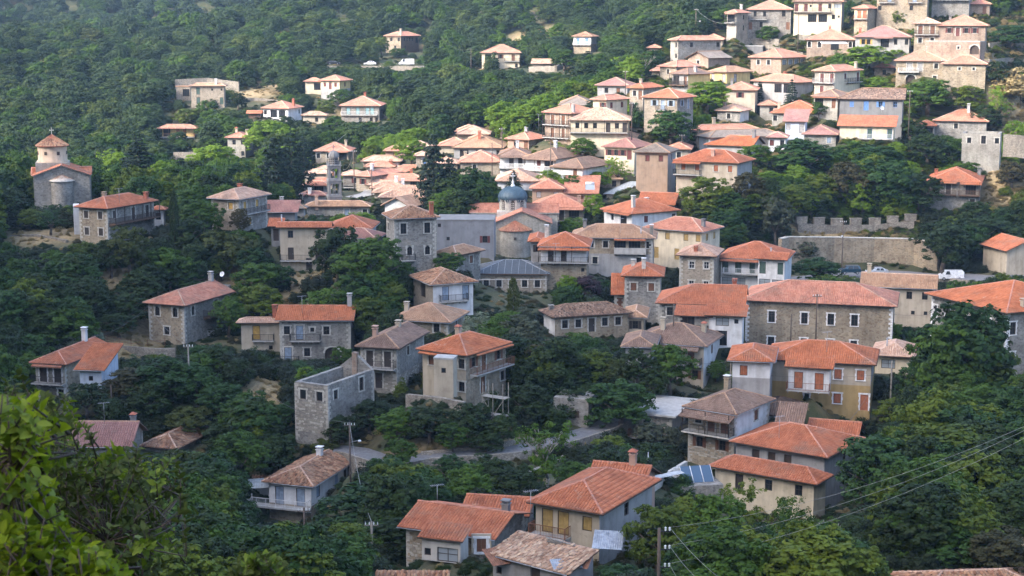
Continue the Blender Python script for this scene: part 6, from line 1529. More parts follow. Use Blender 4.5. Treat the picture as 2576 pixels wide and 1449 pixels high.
# ------------------------------------------------------------------ churches and bell tower
def cross(parent, x, y, z, h, mat, name='cross'):
    mb = MB(); t = h * .09
    mb.box((x, y, z + h / 2), (t, t, h)); mb.box((x, y, z + h * .68), (h * .5, t, t))
    for dx, dz in ((-h * .25, h * .68), (h * .25, h * .68), (0, h)): mb.box((x + dx, y, z + dz), (t * 1.8, t * 1.1, t * 1.8))
    mb.lathe([(.16, -.05), (.1, .1), (.05, .25)], (x, y, z), 8)
    return mb.build(name, mat, parent)
def cone_tiles(parent, cx, cy_, z0, r0, h, a0, a1, mat, rs):
    n = int(abs(a1 - a0) * r0 / .3); rows = max(2, int(math.hypot(r0, h) / .42)); mb = MB()
    for j in range(rows):
        t0, t1 = j / rows, (j + 1.08) / rows
        for k in range(n):
            a = a0 + (a1 - a0) * (k + .5) / n; w = .45 * (a1 - a0) / n
            if (1 - t0) * r0 * w < .05 and k % 2: continue
            q = []
            for t, lift in ((t0, .1), (min(t1, 1), .05)):
                r = r0 * (1 - t); z = z0 + h * t
                q.append([(cx + math.cos(a + s * w) * r, cy_ + math.sin(a + s * w) * r, z + l) for s, l in ((-1, .0), (0, lift), (1, .0))])
            mb.quad([q[0][0], q[0][1], q[1][1], q[1][0]]); mb.quad([q[0][1], q[0][2], q[1][2], q[1][1]])
    me = mb.mesh('tiles', [mat]); at = me.attributes.new('rnd', 'FLOAT', 'FACE'); v = np.repeat(rs.random(len(me.polygons) // 2), 2); at.data.foreach_set('value', v.astype(np.float32))
    return obj('tiles', me, parent, None, kind='stuff')
def gable_body(root, W, Dp, He, tan, wmat, rc, rs, ov=.35, B=Matrix.Identity(4), tiles=True):
    mb = MB(); X = W / 2; h = X * tan
    for x, s in ((-X, 1), (X, -1)):
        q = [(x, 0, -4), (x, Dp, -4), (x, Dp, He), (x, 0, He)]; mb.quad(q if s < 0 else q[::-1])
    mb.quad([(-X, 0, -4), (X, 0, -4), (X, 0, He), (0, 0, He + h), (-X, 0, He)]); mb.quad([(X, Dp, -4), (-X, Dp, -4), (-X, Dp, He), (0, Dp, He + h), (X, Dp, He)])
    wall = mb.build('wall', wmat, root, B)
    z = He - ov * tan + .14; r = MB(); XX = X + ov; top = z + XX * tan
    sl = {'R': [(XX, -ov, z), (XX, Dp + ov, z), (0, Dp + ov, top), (0, -ov, top)], 'K': [(-XX, Dp + ov, z), (-XX, -ov, z), (0, -ov, top), (0, Dp + ov, top)]}
    for p in sl.values(): roof_slab(r, p)
    roof = r.build('roof', [rc + '_bed', 'limestone'], root, B)
    if tiles: add_tiles(roof, sl, 'RK', rc, 13, rs, False)
    ridge_caps([((0, -ov, top), (0, Dp + ov, top)), ((-XX, -ov, z), (0, -ov, top)), ((XX, -ov, z), (0, -ov, top))], True, rs).build('ridge_tiles', 'salmon', roof)
    return wall, roof, top
rsx = np.random.default_rng(99)
def left_church():
    p = P(160, 545, 316); a = math.atan((160 - CU) / F)
    root = empty('church', (p[0], p[1], p[2]), -a - R_(2), label='old stone church with a round plastered drum and conical tile roof', category='church')
    CT = 12.93
    wall, roof, top = gable_body(root, 10.4, 10, 8.0, .36, 'stone_grey', 'red', rsx)
    w2, r2, t2 = gable_body(root, 5.6, 10.8, 7.6, .36, 'stone_grey', 'red', rsx, B=TR(-5.5, 6.4, .3, R_(-90)))
    apse = MB(); apse.lathe([(2.1, -4), (2.1, 7.1)], (.0, .1, 0), 14, a0=math.pi, a1=2 * math.pi); ap = apse.build('apse', 'stone_grey', root)
    cone_tiles(ap, 0, .1, 7.05, 2.4, 1.15, math.pi, 2 * math.pi, 'old', rsx)
    c = MB(); c.lathe([(2.45, 7.0), (2.45, 7.1), (.1, 8.15)], (0, .1, 0), 14, a0=math.pi, a1=2 * math.pi); c.build('apse_roof', 'limestone', ap)
    d = MB(); d.box((-1.8, 6.6, 8.6), (6.4, 6.0, 3.2)); d.build('drum_base', 'stone_white', root)
    dr = MB(); dr.lathe([(2.95, 10.0), (2.95, 10.5), (2.8, 10.55), (2.8, 13.4)], (-1.8, 6.6, 0), 24); drum = dr.build('drum', 'drum_plaster', root)
    w = MB()
    for an in (-65, -115, -15, -165):
        t = R_(an); x, y = -1.8 + math.cos(t) * 2.81, 6.6 + math.sin(t) * 2.81
        q = MB(); q.box((0, 0, 0), (.1, .55, .65)); q.build('window', 'wood_dark', drum, TR(x, y, 12.0, t))
    cr = MB(); cr.lathe([(3.2, 13.3), (3.2, 13.42), (.05, 15.6)], (-1.8, 6.6, 0), 24); dome = cr.build('drum_roof', 'brick_red', root)
    cone_tiles(dome, -1.8, 6.6, 13.4, 3.25, 2.2, 0, 2 * math.pi, 'old', rsx)
    cross(root, -1.8, 6.6, 15.5, 1.3, 'limestone'); cross(root, 0, -.2, top + .05, .7, 'limestone')
    FOOT.append((p[0], p[1] + 5, -a, 7, 8)); SEEN.append((85, 330, 232, 500, 316))
def dome_church():
    p = P(1313, 642, 314); a = math.atan((1313 - CU) / F)
    root = empty('church', tuple(p), -a, label='pale stone church with a blue green ribbed dome', category='church')
    wall, roof, top = gable_body(root, 11, 15, 6.2, .4, 'stone_white', 'salmon', rsx)
    gable_body(root, 7.0, 17.0, 6.0, .36, 'stone_white', 'salmon', rsx, B=TR(-10, 10.8, 1.4, R_(-90)))
    ap = MB(); ap.lathe([(2.9, -4), (2.9, 5.0)], (-1.3, .1, 0), 16, a0=math.pi, a1=2 * math.pi); apse = ap.build('apse', 'stone_white', root)
    c = MB(); c.lathe([(3.25, 4.95), (3.25, 5.05), (.1, 6.75)], (-1.3, .1, 0), 16, a0=math.pi, a1=2 * math.pi); c.build('apse_roof', 'brick_red', apse)
    cone_tiles(apse, -1.3, .1, 5.0, 3.3, 1.75, math.pi, 2 * math.pi, 'old', rsx)
    q = MB(); q.box((-1.3, -2.85, 3.6), (.5, .12, .5)); q.build('window', 'wood_dark', apse)
    cx, cy_ = -1.8, 8.0
    b = MB(); b.box((cx, cy_, 6.4), (6.2, 6.2, 3.0)); b.build('drum_base', 'limestone', root)
    d = MB(); d.lathe([(2.75, 7.7), (2.75, 10.3)], (cx, cy_, 0), 8, smooth=False, a0=math.pi / 8, a1=math.pi / 8 + 2 * math.pi); drum = d.build('drum', 'limestone', root)
    for k in range(8):
        t = math.pi / 4 * k; r = 2.75 * math.cos(math.pi / 8)
        B = TR(cx + math.cos(t) * r, cy_ + math.sin(t) * r, 7.9, t)
        w = MB(); w.box((.0, 0, .95), (.12, .75, 1.5)); w.lathe([(.0, .06), (.375, .06), (.375, -.06)], (0, 0, 0), 10); w.v = [v if i < 8 else (v[2], v[0], v[1] + 1.7) for i, v in enumerate(w.v)]; wo_ = w.build('window', 'wood_dark', drum, B)
        g = MB()
        for j in range(4):
            for i2 in range(2): g.box((.07, -.16 + .32 * i2, .4 + j * .38), (.05, .18, .2))
        g.build('lattice', 'limestone', wo_)['kind'] = 'stuff'
        s = MB(); n = 9
        for j in range(n):
            t0, t1 = math.pi * j / n, math.pi * (j + 1) / n
            pt = lambda tt, rr, x: (x, math.cos(tt) * rr, 1.75 + math.sin(tt) * rr)
            s.quad([pt(t0, .55, .14), pt(t0, .85, .14), pt(t1, .85, .14), pt(t1, .55, .14)])
            s.quad([pt(t0, .85, .14), pt(t0, .85, -.2), pt(t1, .85, -.2), pt(t1, .85, .14)])
        s.box((.07, .68, .8), (.16, .2, 1.7)); s.box((.07, -.68, .8), (.16, .2, 1.7)); s.build('arch', 'limestone', drum, B)
        e = MB()
        for j in range(n):
            t0, t1 = math.pi * j / n, math.pi * (j + 1) / n
            pt = lambda tt, rr, x: (x, math.cos(tt) * rr, 1.75 + math.sin(tt) * rr)
            e.quad([pt(t0, .84, .3), pt(t0, 1.02, .3), pt(t1, 1.02, .3), pt(t1, .84, .3)]); e.quad([pt(t0, 1.02, .3), pt(t0, 1.02, -1.3), pt(t1, 1.02, -1.3), pt(t1, 1.02, .3)]); e.quad([pt(t0, .84, .3), pt(t1, .84, .3), pt(t1, .84, -.2), pt(t0, .84, -.2)])
        e.build('eyebrow_eave', 'copper_green', drum, B)
    D_ = MB(); prof = [(2.95 * math.cos(t), 10.25 + 2.35 * math.sin(t)) for t in np.linspace(0.05, math.pi / 2 - .03, 10)]
    D_.lathe([(2.7, 10.0)] + prof, (cx, cy_, 0), 32); dm = D_.build('dome', 'copper_green', root)
    rb = MB()
    for k in range(24):
        t = 2 * math.pi * k / 24
        pts = [(cx + math.cos(t) * (r + .02), cy_ + math.sin(t) * (r + .02), z) for r, z in prof]
        for a_, b_ in zip(pts[:-1], pts[1:]): rb.tube(a_, b_, .045, n=4, cap=False)
    rb.build('ribs', 'copper_green', dm)
    f = MB(); f.lathe([(.5, 12.5), (.4, 12.8), (.18, 13.1), (.26, 13.4), (.1, 13.7)], (cx, cy_, 0), 10); f.build('finial', 'white_metal', dm)
    cross(root, cx, cy_, 13.65, 1.4, 'white_metal')
    t = MB(); t.box((-1.3, -4.2, -.35), (11, 4.6, .25)); t.box((-1.3, -6.3, -2), (11, .3, 3.2)); t.build('terrace', 'concrete', root)
    FOOT.append((p[0], p[1] + 6, -a, 8.5, 10)); SEEN.append((1190, 440, 1386, 645, 314))
def bell_tower():
    p = P(842, 545, 338); a = math.atan((842 - CU) / F)
    root = empty('bell_tower', tuple(p), -a + R_(8), label='slender grey stone bell tower with open arched storeys', category='bell tower')
    w = 2.75; z = -5
    b = MB(); b.box((0, 0, -2.0), (4.6, 4.6, 6.4)); b.build('pedestal', 'tower_grey', root)
    bl = MB()
    for x0, y0, x1, y1 in ((-2.4, -2.4, 2.4, -2.4), (2.4, -2.4, 2.4, 2.4), (2.4, 2.4, -2.4, 2.4), (-2.4, 2.4, -2.4, -2.4)):
        L = math.hypot(x1 - x0, y1 - y0); rz = math.atan2(y1 - y0, x1 - x0)
        bl.box(((x0 + x1) / 2, (y0 + y1) / 2, 2.15), (L + .15, .2, .14), rz=rz)
        for k in range(11): bl.box((x0 + (x1 - x0) * k / 10, y0 + (y1 - y0) * k / 10, 1.65), (.12, .12, .95))
    for x in (-2.4, 2.4):
        for y in (-2.4, 2.4): bl.box((x, y, 1.75), (.32, .32, 1.2))
    bl.build('balustrade', 'tower_grey', root)
    z = 1.2
    for i, (h, ww) in enumerate(((3.2, 2.75), (3.3, 2.65), (3.1, 2.5))):
        s = MB(); q = ww / 2; ph = h - .65
        for x in (-1, 1):
            for y in (-1, 1): s.box((x * (q - .2), y * (q - .2), z + ph / 2), (.42, .42, ph))
        for x, y in ((0, -1), (0, 1), (-1, 0), (1, 0)): s.tube((x * (q - .15), y * (q - .15), z), (x * (q - .15), y * (q - .15), z + ph - .5), .1, n=8)
        s.box((0, 0, z + h - .4), (ww + .1, ww + .1, .5)); s.box((0, 0, z + h - .08), (ww + .35, ww + .35, .16))
        s.box((0, 0, z + .12), (ww + .1, ww + .1, .24))
        st = s.build('storey', 'tower_grey', root)
        ar = MB()
        for rz in (0, 90, 180, 270):
            Bm = Matrix.Rotation(R_(rz), 4, 'Z')
            for cx in (-.5, .5):
                hw = (q - .42) / 2 + .02; n = 8
                for k in range(n):
                    t0, t1 = math.pi * k / n, math.pi * (k + 1) / n
                    zz = z + ph - hw - .02
                    P1 = lambda t, top: (cx * (q - .42) + math.cos(t) * hw, -(q - .1), (zz + hw + .05) if top else zz + math.sin(t) * hw)
                    ar.quad([tuple(Bm @ Vector(v)) for v in (P1(t0, 0), P1(t1, 0), P1(t1, 1), P1(t0, 1))])
        ar.build('arches', 'tower_grey', st)['kind'] = 'stuff'
        if i == 2:
            be = MB(); be.lathe([(.42, z + .9), (.34, z + 1.1), (.25, z + 1.5), (.05, z + 1.62)], (0, 0, 0), 12); be.build('bell', 'rust', st)
        z += h
    for x in (-1, 1):
        for y in (-1, 1):
            t = MB(); t.lathe([(.16, z), (.16, z + .4), (.02, z + .9)], (x * 1.2, y * 1.2, 0), 8); t.build('pinnacle', 'tower_grey', root)
    l = MB(); l.lathe([(.95, z), (.95, z + 1.5), (1.15, z + 1.55), (1.15, z + 1.7)], (0, 0, 0), 8, smooth=False); la = l.build('lantern', 'tower_grey', root)
    for k in range(8):
        t = math.pi / 8 + math.pi / 4 * k; q = MB()
        for i in range(2):
            for j in range(3): q.box((0, -.17 + .34 * i, .35 + .42 * j), (.08, .2, .26))
        q.build('lattice_window', 'wood_dark', la, TR(math.cos(t) * .88, math.sin(t) * .88, z, t))['kind'] = 'stuff'
    d = MB(); d.lathe([(1.1 * math.cos(t), z + 1.7 + 1.25 * math.sin(t)) for t in np.linspace(0, 1.5, 8)], (0, 0, 0), 16); dm = d.build('dome', 'tower_grey', root)
    rb = MB()
    for k in range(8):
        t = math.pi / 4 * k; pts = [(1.13 * math.cos(e) * math.cos(t), 1.13 * math.cos(e) * math.sin(t), z + 1.7 + 1.28 * math.sin(e)) for e in np.linspace(0, 1.5, 6)]
        for a_, b_ in zip(pts[:-1], pts[1:]): rb.tube(a_, b_, .07, n=4)
    rb.build('ribs', 'tower_grey', dm); cross(root, 0, 0, z + 2.9, 1.2, 'tower_grey')
    FOOT.append((p[0], p[1], -a, 3, 3)); SEEN.append((815, 378, 868, 545, 338))
left_church(); dome_church(); bell_tower()

# ------------------------------------------------------------------ vehicles
CARS = {'suv': (3.9, 1.7, [(-1.95, .35), (-1.95, .95), (-1.3, 1.05), (-.75, 1.62), (1.6, 1.66), (1.9, 1.05), (1.95, .45)], (-.72, 1.55, 1.07)),
        'hatch': (4.1, 1.7, [(-2.05, .3), (-2.05, .72), (-1.1, .92), (-.45, 1.42), (.9, 1.45), (1.7, 1.0), (2.05, .92), (2.05, .35)], (-.42, 1.25, .96)),
        'van': (5.2, 1.95, [(-2.6, .35), (-2.6, 1.0), (-2.0, 1.2), (-1.35, 2.1), (2.5, 2.2), (2.6, 1.9), (2.6, .4)], (-1.5, -.5, 1.22)),
        'mini': (4.5, 1.75, [(-2.25, .35), (-2.25, .95), (-1.9, 1.1), (-1.2, 1.8), (2.0, 1.85), (2.25, 1.6), (2.25, .4)], (-1.25, -.2, 1.12))}
def car(name, kind, mat, label, u, v, D, rz, cat='car'):
    L, W, prof, (g0, g1, gz_) = CARS[kind]
    p = P(u, v, D); z = gz(p[0], p[1]) + .07
    z = p[2]
    root = empty(name, (p[0], p[1], z), rz, label=label, category=cat, group='parked vehicles')
    mb = MB(); n = len(prof); top = max(q[1] for q in prof)
    tw = lambda zz: W / 2 * (1 if zz < 1.05 else 1 - .16 * (zz - 1.05) / max(.3, top - 1.05))
    A = [(x, -tw(zz), zz) for x, zz in prof]; Bq = [(x, tw(zz), zz) for x, zz in prof]
    mb.quad(A[::-1]); mb.quad(Bq)
    for i in range(n):
        j = (i + 1) % n; mb.quad([A[i], A[j], Bq[j], Bq[i]])
    mb.build('body', mat, root)
    zt = top - .1
    for s in (-1, 1):
        k = 2 if kind in ('suv', 'hatch') else 1; xs = np.linspace(g0, g1, k + 1)
        for i in range(k):
            q = MB(); x0, x1 = xs[i] + .06, xs[i + 1] - .04; y0, y1 = s * (tw(gz_) + .012), s * (tw(zt) + .012)
            xi = x0 + (.28 if i == 0 else 0); xo = x1 - (.22 if i == k - 1 and kind != 'van' else 0)
            q.quad([(x0, y0, gz_), (x1, y0, gz_), (xo, y1, zt), (xi, y1, zt)]); q.build('side_window', 'glass', root)
        h = MB(); h.box((-L / 2 - .01, s * W * .34, .72), (.08, .34, .16)); h.build('headlight', 'lamp_glass', root)
        t = MB(); t.box((L / 2 + .01, s * W * .4, .85), (.06, .2, .28)); t.build('tail_light', 'shut_red', root)
        for x in (-L * .32, L * .31):
            wh = MB(); wh.tube((x, s * (W / 2 - .2), .31), (x, s * (W / 2 + .01), .31), .31, n=16); wo_ = wh.build('wheel', 'tyre', root)
            r = MB(); r.tube((x, s * (W / 2 + .0), .31), (x, s * (W / 2 + .025), .31), .19, n=12); r.build('rim', 'steel', wo_)
    i = [k for k in range(n) if prof[k][1] >= top - .12][0]
    (xa, za), (xb, zb) = prof[i - 1], prof[i]
    ws = MB(); e = .15
    pt = lambda t, s: (xa + (xb - xa) * t - .015, s * (tw(za + (zb - za) * t) - .12), za + (zb - za) * t + .012)
    ws.quad([pt(.1, -1), pt(.92, -1), pt(.92, 1), pt(.1, 1)]); ws.build('windscreen', 'glass', root)
    b = MB(); b.box((-L / 2 - .04, 0, .45), (.1, W * .95, .2)); b.build('bumper', mat, root); b = MB(); b.box((L / 2 + .04, 0, .48), (.1, W * .95, .2)); b.build('bumper', mat, root)
    SEEN.append((u - L / 2 * F / D, v - 2 * F / D, u + L / 2 * F / D, v, D))
car('parked_car', 'suv', 'car_blue', 'dark blue compact off-roader parked under the retaining wall', 2138, 689, 309, R_(4))
car('parked_car', 'hatch', 'car_silver', 'silver hatchback parked below the high retaining wall', 2206, 691, 309, R_(-3))
car('parked_van', 'mini', 'car_white', 'white minivan half hidden by the big orange roof', 2392, 704, 303, R_(-4), 'van')
car('parked_van', 'van', 'car_white', 'tall white delivery van on the hillside road', 1023, 164, 558, R_(0), 'van')
car('parked_car', 'hatch', 'car_white', 'small white car on the hillside road', 931, 164, 558, R_(0))
car('parked_car', 'hatch', 'car_black', 'dark car on the hillside road, leftmost', 840, 163, 558, R_(180))

# ------------------------------------------------------------------ poles, lamps, cables
POLES = {}
def pole(key, label, u, vt, vb, D=None, lamp=None, mat='pole_wood', arm=True, r=.13, cat='pole'):
    if D is None: p, D = hit(u, vb)
    else: D /= far_k(u, vb); p = P(u, vb, D)
    cp, sp = math.cos(PITCH), math.sin(PITCH); yv = (CV - vt) / F; Dt = p[1] / (cp + yv * sp); zt = CAMZ + Dt * (-sp + yv * cp)
    h = zt - p[2]
    root = empty('street_lamp' if lamp else 'utility_pole', tuple(p), 0, label=label, category='street lamp' if lamp else 'utility pole', group='utility poles')
    mb = MB(); mb.tube((0, 0, -2.5), (0, 0, h), r, r * .7, 8); mb.build('mast', mat, root)
    if arm:
        q = MB(); q.box((0, 0, h - .35), (1.3, .09, .09)); q.build('crossarm', mat, root)
        for x in (-.55, -.2, .2, .55):
            i = MB(); i.lathe([(.03, h - .3), (.06, h - .2), (.03, h - .1), (.05, h - .05)], (x, 0, 0), 6); i.build('insulator', 'lamp_glass', root)
    if lamp:
        s, lz = lamp; z = h * lz
        a = MB(); a.tube((0, 0, z - .3), (s * .9, -.3, z), .035, n=5); a.build('lamp_arm', 'steel', root)
        l = MB(); l.lathe([(.02, .1), (.16, .06), (.2, -.05), (.12, -.12), (.01, -.14)], (s * 1.15, -.35, z), 10); l.build('lamp_head', 'lamp_glass', root)
    POLES[key] = Vector((p[0], p[1], p[2] + h))
pole('p1', 'grey pole rising from the bottom trees', 937, 1312, 1475, 148, mat='wood_grey', r=.14)
pole('p2', 'dark lamp pole beside the lower paved yard', 768, 1277, 1434, lamp=(1, .5))
pole('p3', 'tall lamp pole behind the white house', 882, 1063, 1218, lamp=(1, .72))
pole('p4', 'grey pole in the bushes below the field', 478, 866, 1015, mat='wood_grey')
pole('p5', 'brown pole in front of the school', 2052, 740, 858, 232, mat='pole_wood')
pole('p6', 'short brown pole left of the school windows', 1989, 790, 858, 234, arm=False)
pole('p7', 'tall brown pole by the retaining wall', 2117, 555, 690, 312, lamp=(-.2, .72))
pole('p8', 'twin poles beside brown tower house, right one', 1723, 328, 398, 352)
pole('p9', 'twin poles beside brown tower house, left one', 1715, 338, 398, 349)
pole('p10', 'lone pole on the ridge below the top houses', 1750, 22, 84, 440, lamp=(1, .5))
pole('p11', 'pole at the mauve roofed house', 1573, 178, 248, 398)
pole('p12', 'pole beside the vine covered mansion corner', 1589, 258, 328, 356)
pole('p13', 'pole right of the blue shutter house', 2286, 227, 320, 328)
pole('p14', 'pole in front of the beige manor', 2372, 150, 215, 352)
pole('p15', 'dark lane pole by the bell tower', 891, 378, 470, 360)
pole('p16', 'brown pole between sunlit roofs', 936, 424, 500, 352, arm=False)
pole('p17', 'pole left of the balustrade houses', 1238, 360, 435, 364, arm=False)
pole('p18', 'pole with stay by bright shrubs', 1263, 322, 385, 384)
pole('p19', 'brown pole before the brown hipped roof', 1385, 355, 432, 350, arm=False)
pole('p20', 'far pole by the cream hillside house', 1185, 122, 180, 535, arm=False)
pole('p21', 'grey pole on the wooded slope', 1396, 143, 210, 500)
pole('p22', 'pole on the right edge slope', 2564, 208, 310, 350, lamp=(-1, .6))
pole('p23', 'concrete pole left of the ochre house', 1837, 903, 990, 205, mat='wood_grey', arm=False)
pole('p24', 'concrete pole beside the small cream house', 2240, 908, 1010, 208, mat='wood_grey', arm=False)
pole('p25', 'brown pole before the wooden veranda', 1694, 765, 838, 232, arm=False)
pole('p26', 'dark pole in the left thicket', 282, 968, 1045, arm=False)
pole('p27', 'turquoise pole on the wooded slope', 1535, 116, 155, 470, arm=False, mat='shut_teal')
pole('p28', 'white capped pole on upper stone house lane', 2007, 30, 110, 398, arm=False)
pole('p29', 'slim grey post on the valley road', 974, 1112, 1135, 198, arm=False, r=.08, mat='wood_grey')
pole('p30', 'steel post beside the solar panels', 1630, 1137, 1200, 178, arm=False, r=.07, mat='steel')
HV = Vector(P(1655, 1316, 118))
root = empty('power_pole', tuple(P(1655, 1560, 118)), label='black power pole with glass insulators in front trees', category='utility pole', group='utility poles')
base = Vector(root.location); mb = MB(); mb.tube((0, 0, -2), (0, 0, HV.z - base.z), .16, .12, 8); mb.build('mast', 'pole_wood', root)
INS = []
for k in range(3):
    z = HV.z - base.z - .25 - k * 1.35
    q = MB(); q.box((.35, 0, z), (.9, .08, .08)); q.build('crossarm', 'iron', root)
    for x in (.45, .75):
        i = MB(); i.lathe([(.03, 0), (.09, .08), (.04, .15), (.1, .22), (.03, .3)], (x, 0, z + .04), 8); i.build('insulator', 'lamp_glass', root)
    INS.append(base + Vector((.75, 0, z + .3)))
def cable(label, a, b_, sag, r=.02, mat='cable', n=22):
    a, b_ = Vector(a), Vector(b_); mb = MB(); pts = []
    for k in range(n + 1):
        t = k / n; p = a.lerp(b_, t); p.z -= sag * 4 * t * (1 - t); pts.append(p - a)
    for p, q in zip(pts[:-1], pts[1:]): mb.tube(p, q, r, n=4, cap=False)
    o = obj('overhead_cable', mb.mesh('overhead_cable', [mat]), None, Matrix.Translation(a)); setk(o, label=label, category='cable', group='overhead cables')
for k, (nm, ve_) in enumerate((('uppermost', 1062), ('middle', 1070), ('lowest', 1088))):
    cable(f'{nm} pale power line crossing the right hand trees', INS[k], P(2640, ve_ - 18, 112), 1.2, .011, 'cable_light')
    cable(f'{nm} power line dropping to the bottom edge from black pole', INS[k], P(1880 - k * 60, 1500, 105), .5, .012, 'cable_light')
cable('thin cable from lamp pole down to grey pole', POLES['p3'], POLES['p1'], 1.5, .022, 'cable_light')
cable('cable from ruin to tall lamp pole', P(650, 975, 212), POLES['p3'], 1.0)
cable('cable rising from the grey pole towards arched house', POLES['p4'], P(370, 768, 246), .8)
cable('cable across the left slope to the arched window house', P(250, 845, 238), P(372, 770, 247), .6)
cable('long cable between dark lamp pole and bay house', P(690, 1400, 160), P(1022, 1312, 146), 1.2)
cable('cable over valley road to overgrown ruin', POLES['p29'], P(1440, 1105, 200), .6)
cable('cable from overgrown ruin to flat roof house', P(1430, 1075, 205), P(1600, 1035, 203), .8)
cable('cable before the school facade', POLES['p5'], P(1860, 800, 236), .8)
cable('cable from school pole towards the large right building', POLES['p5'], P(2360, 790, 232), 1.2)
cable('dark cable crossing the ochre house balcony', P(1837, 935, 204), P(2240, 940, 207), .6)
cable('cable from ochre house corner to pole', P(2190, 980, 206), P(2135, 1060, 186), .3)
cable('cable over the mossy roof', P(1300, 760, 250), P(1694, 770, 233), 1.5)
cable('cable across the balcony stone house', P(703, 850, 236), P(890, 800, 238), .8)
cable('cable from the derelict house to the left', P(1250, 730, 250), P(820, 770, 258), 1.0)
cable('cable from lane pole to house by bell tower', POLES['p15'], P(870, 440, 362), .8, .025, 'cable_light')
cable('slack pale cable left of the lane pole', POLES['p15'], P(862, 425, 380), 1.6, .025, 'cable_light')
cable('cable down from hillside to lane pole', P(960, 235, 478), P(770, 400, 400), 2.5, .03, 'cable_light')
cable('cable sloping from ridge pole to the top houses', POLES['p10'], P(1850, 52, 425), 2.0, .025, 'cable_light')
cable('cable at the far cream hillside house', POLES['p20'], P(1110, 92, 540), 2.0, .03)
cable('cable right of the blue shutter house', P(2290, 262, 330), P(2570, 282, 345), 1.5, .025)
cable('cable at upper right houses', P(2255, -10, 380), P(2300, 55, 372), 1.5, .025, 'cable_light')
cable('cable along the square wall', POLES['p7'], P(2010, 570, 320), .8)
cable('cable from twin poles across the slope', POLES['p8'], P(1830, 290, 350), 1.5, .02)

for k_, (a_, b_, sg) in enumerate((((1263, 330, 384), (1385, 360, 352), 1.5), ((1385, 360, 351), (1570, 360, 350), 1.8), ((1238, 365, 364), (1090, 395, 360), 1.2), ((936, 428, 352), (891, 382, 360), .6), ((936, 428, 352), (1010, 455, 352), .8), ((1589, 262, 356), (1715, 340, 349), 1.2), ((1723, 332, 352), (1870, 330, 352), 1.2), ((2286, 232, 330), (2130, 240, 370), 1.0), ((2372, 155, 385), (2230, 100, 400), 1.2), ((2052, 745, 232), (1989, 795, 234), .4), ((2117, 560, 312), (2340, 575, 318), 1.2), ((1837, 908, 204), (1640, 880, 222), 1.0))):
    cable(('first', 'second', 'third', 'fourth', 'fifth', 'sixth', 'seventh', 'eighth', 'ninth', 'tenth', 'eleventh', 'twelfth')[k_] + ' thin dark wire strung between village poles and roofs', P(*a_), P(*b_), sg, .018)
# ------------------------------------------------------------------ small things
def at_px(u, v, D): return tuple(P(u, v, D))
r0 = empty('solar_panels', at_px(1752, 1208, 183), R_(12), label='blue solar water panels on the white terrace', category='solar panel')
for k in range(3):
    q = MB(); q.quad([(-1.75 + k * 1.2, -.9, 0), (-.65 + k * 1.2, -.9, 0), (-.65 + k * 1.2, .7, 1.5), (-1.75 + k * 1.2, .7, 1.5)]); q.build('panel', 'solar_glass', r0)
    f = MB()
    for x in (-1.78 + k * 1.2, -.62 + k * 1.2): f.tube((x, -.92, 0), (x, .72, 1.52), .035, n=4)
    f.build('frame', 'white_metal', r0)
f = MB(); f.box((-.5, .8, .7), (4, .08, 1.4)); f.build('stand', 'white_metal', r0); f = MB(); f.box((0, 0, -1.6), (5, 4, 3.1)); f.build('terrace_base', 'stone_grey', r0)
r0 = empty('water_heater', at_px(1484, 478, 334), 0, label='white solar water heater on the salmon roof', category='water heater')
q = MB(); q.tube((-.9, .2, 1.35), (.9, .2, 1.35), .3, n=12); q.build('tank', 'white_metal', r0); q = MB(); q.quad([(-.95, -.9, .15), (.95, -.9, .15), (.95, .0, 1.2), (-.95, .0, 1.2)]); q.build('collector', 'glass_pale', r0)
q = MB()
for x in (-.9, .9): q.box((x, .2, .5), (.06, .06, 1.2))
q.build('stand', 'steel', r0)
def dish(label, u, v, D, rz):
    r = empty('satellite_dish', at_px(u, v, D), rz, label=label, category='satellite dish')
    q = MB(); q.lathe([(.02, 0), (.2, .03), (.36, .1), (.45, .17)], (0, 0, 0), 14); q.build('reflector', 'white_metal', r, Matrix.Rotation(R_(65), 4, 'X') @ Matrix.Identity(4))
    q = MB(); q.tube((0, .05, -.9), (0, .05, 0), .03, n=5); q.build('mast', 'steel', r)
dish('satellite dish on the raised gable of the arched house', 560, 690, 262, R_(-30)); dish('white satellite dish on dark grey house wall', 2218, 272, 326, R_(20))
def antenna(label, u, v, D, h=2.2):
    r = empty('tv_antenna', at_px(u, v, D), R_(25), label=label, category='antenna')
    q = MB(); q.tube((0, 0, -.8), (0, 0, h), .03, n=5); q.build('mast', 'steel', r)
    q = MB(); q.tube((-.7, 0, h), (.7, 0, h), .02, n=4)
    for k in range(7): q.tube((-.6 + k * .2, -.35, h), (-.6 + k * .2, .35, h), .014, n=4)
    q.build('yagi', 'steel', r)
antenna('television antenna behind the bay window house', 1100, 1262, 152, 1.6); antenna('television antenna left of the bright orange house', 1335, 1290, 143, 2.0)
antenna('television antenna over the pink cottage', 262, 1046, 196, 1.6); antenna('television antenna beside the grey brown roof', 762, 510, 305, 1.8)
antenna('rooftop aerial of the brown stone red shutter house', 1378, 448, 338, 1.6); antenna('aerial on the white balcony house', 1398, 630, 276, 1.2); antenna('aerial on three storey stone house', 1355, 320, 376, 3)
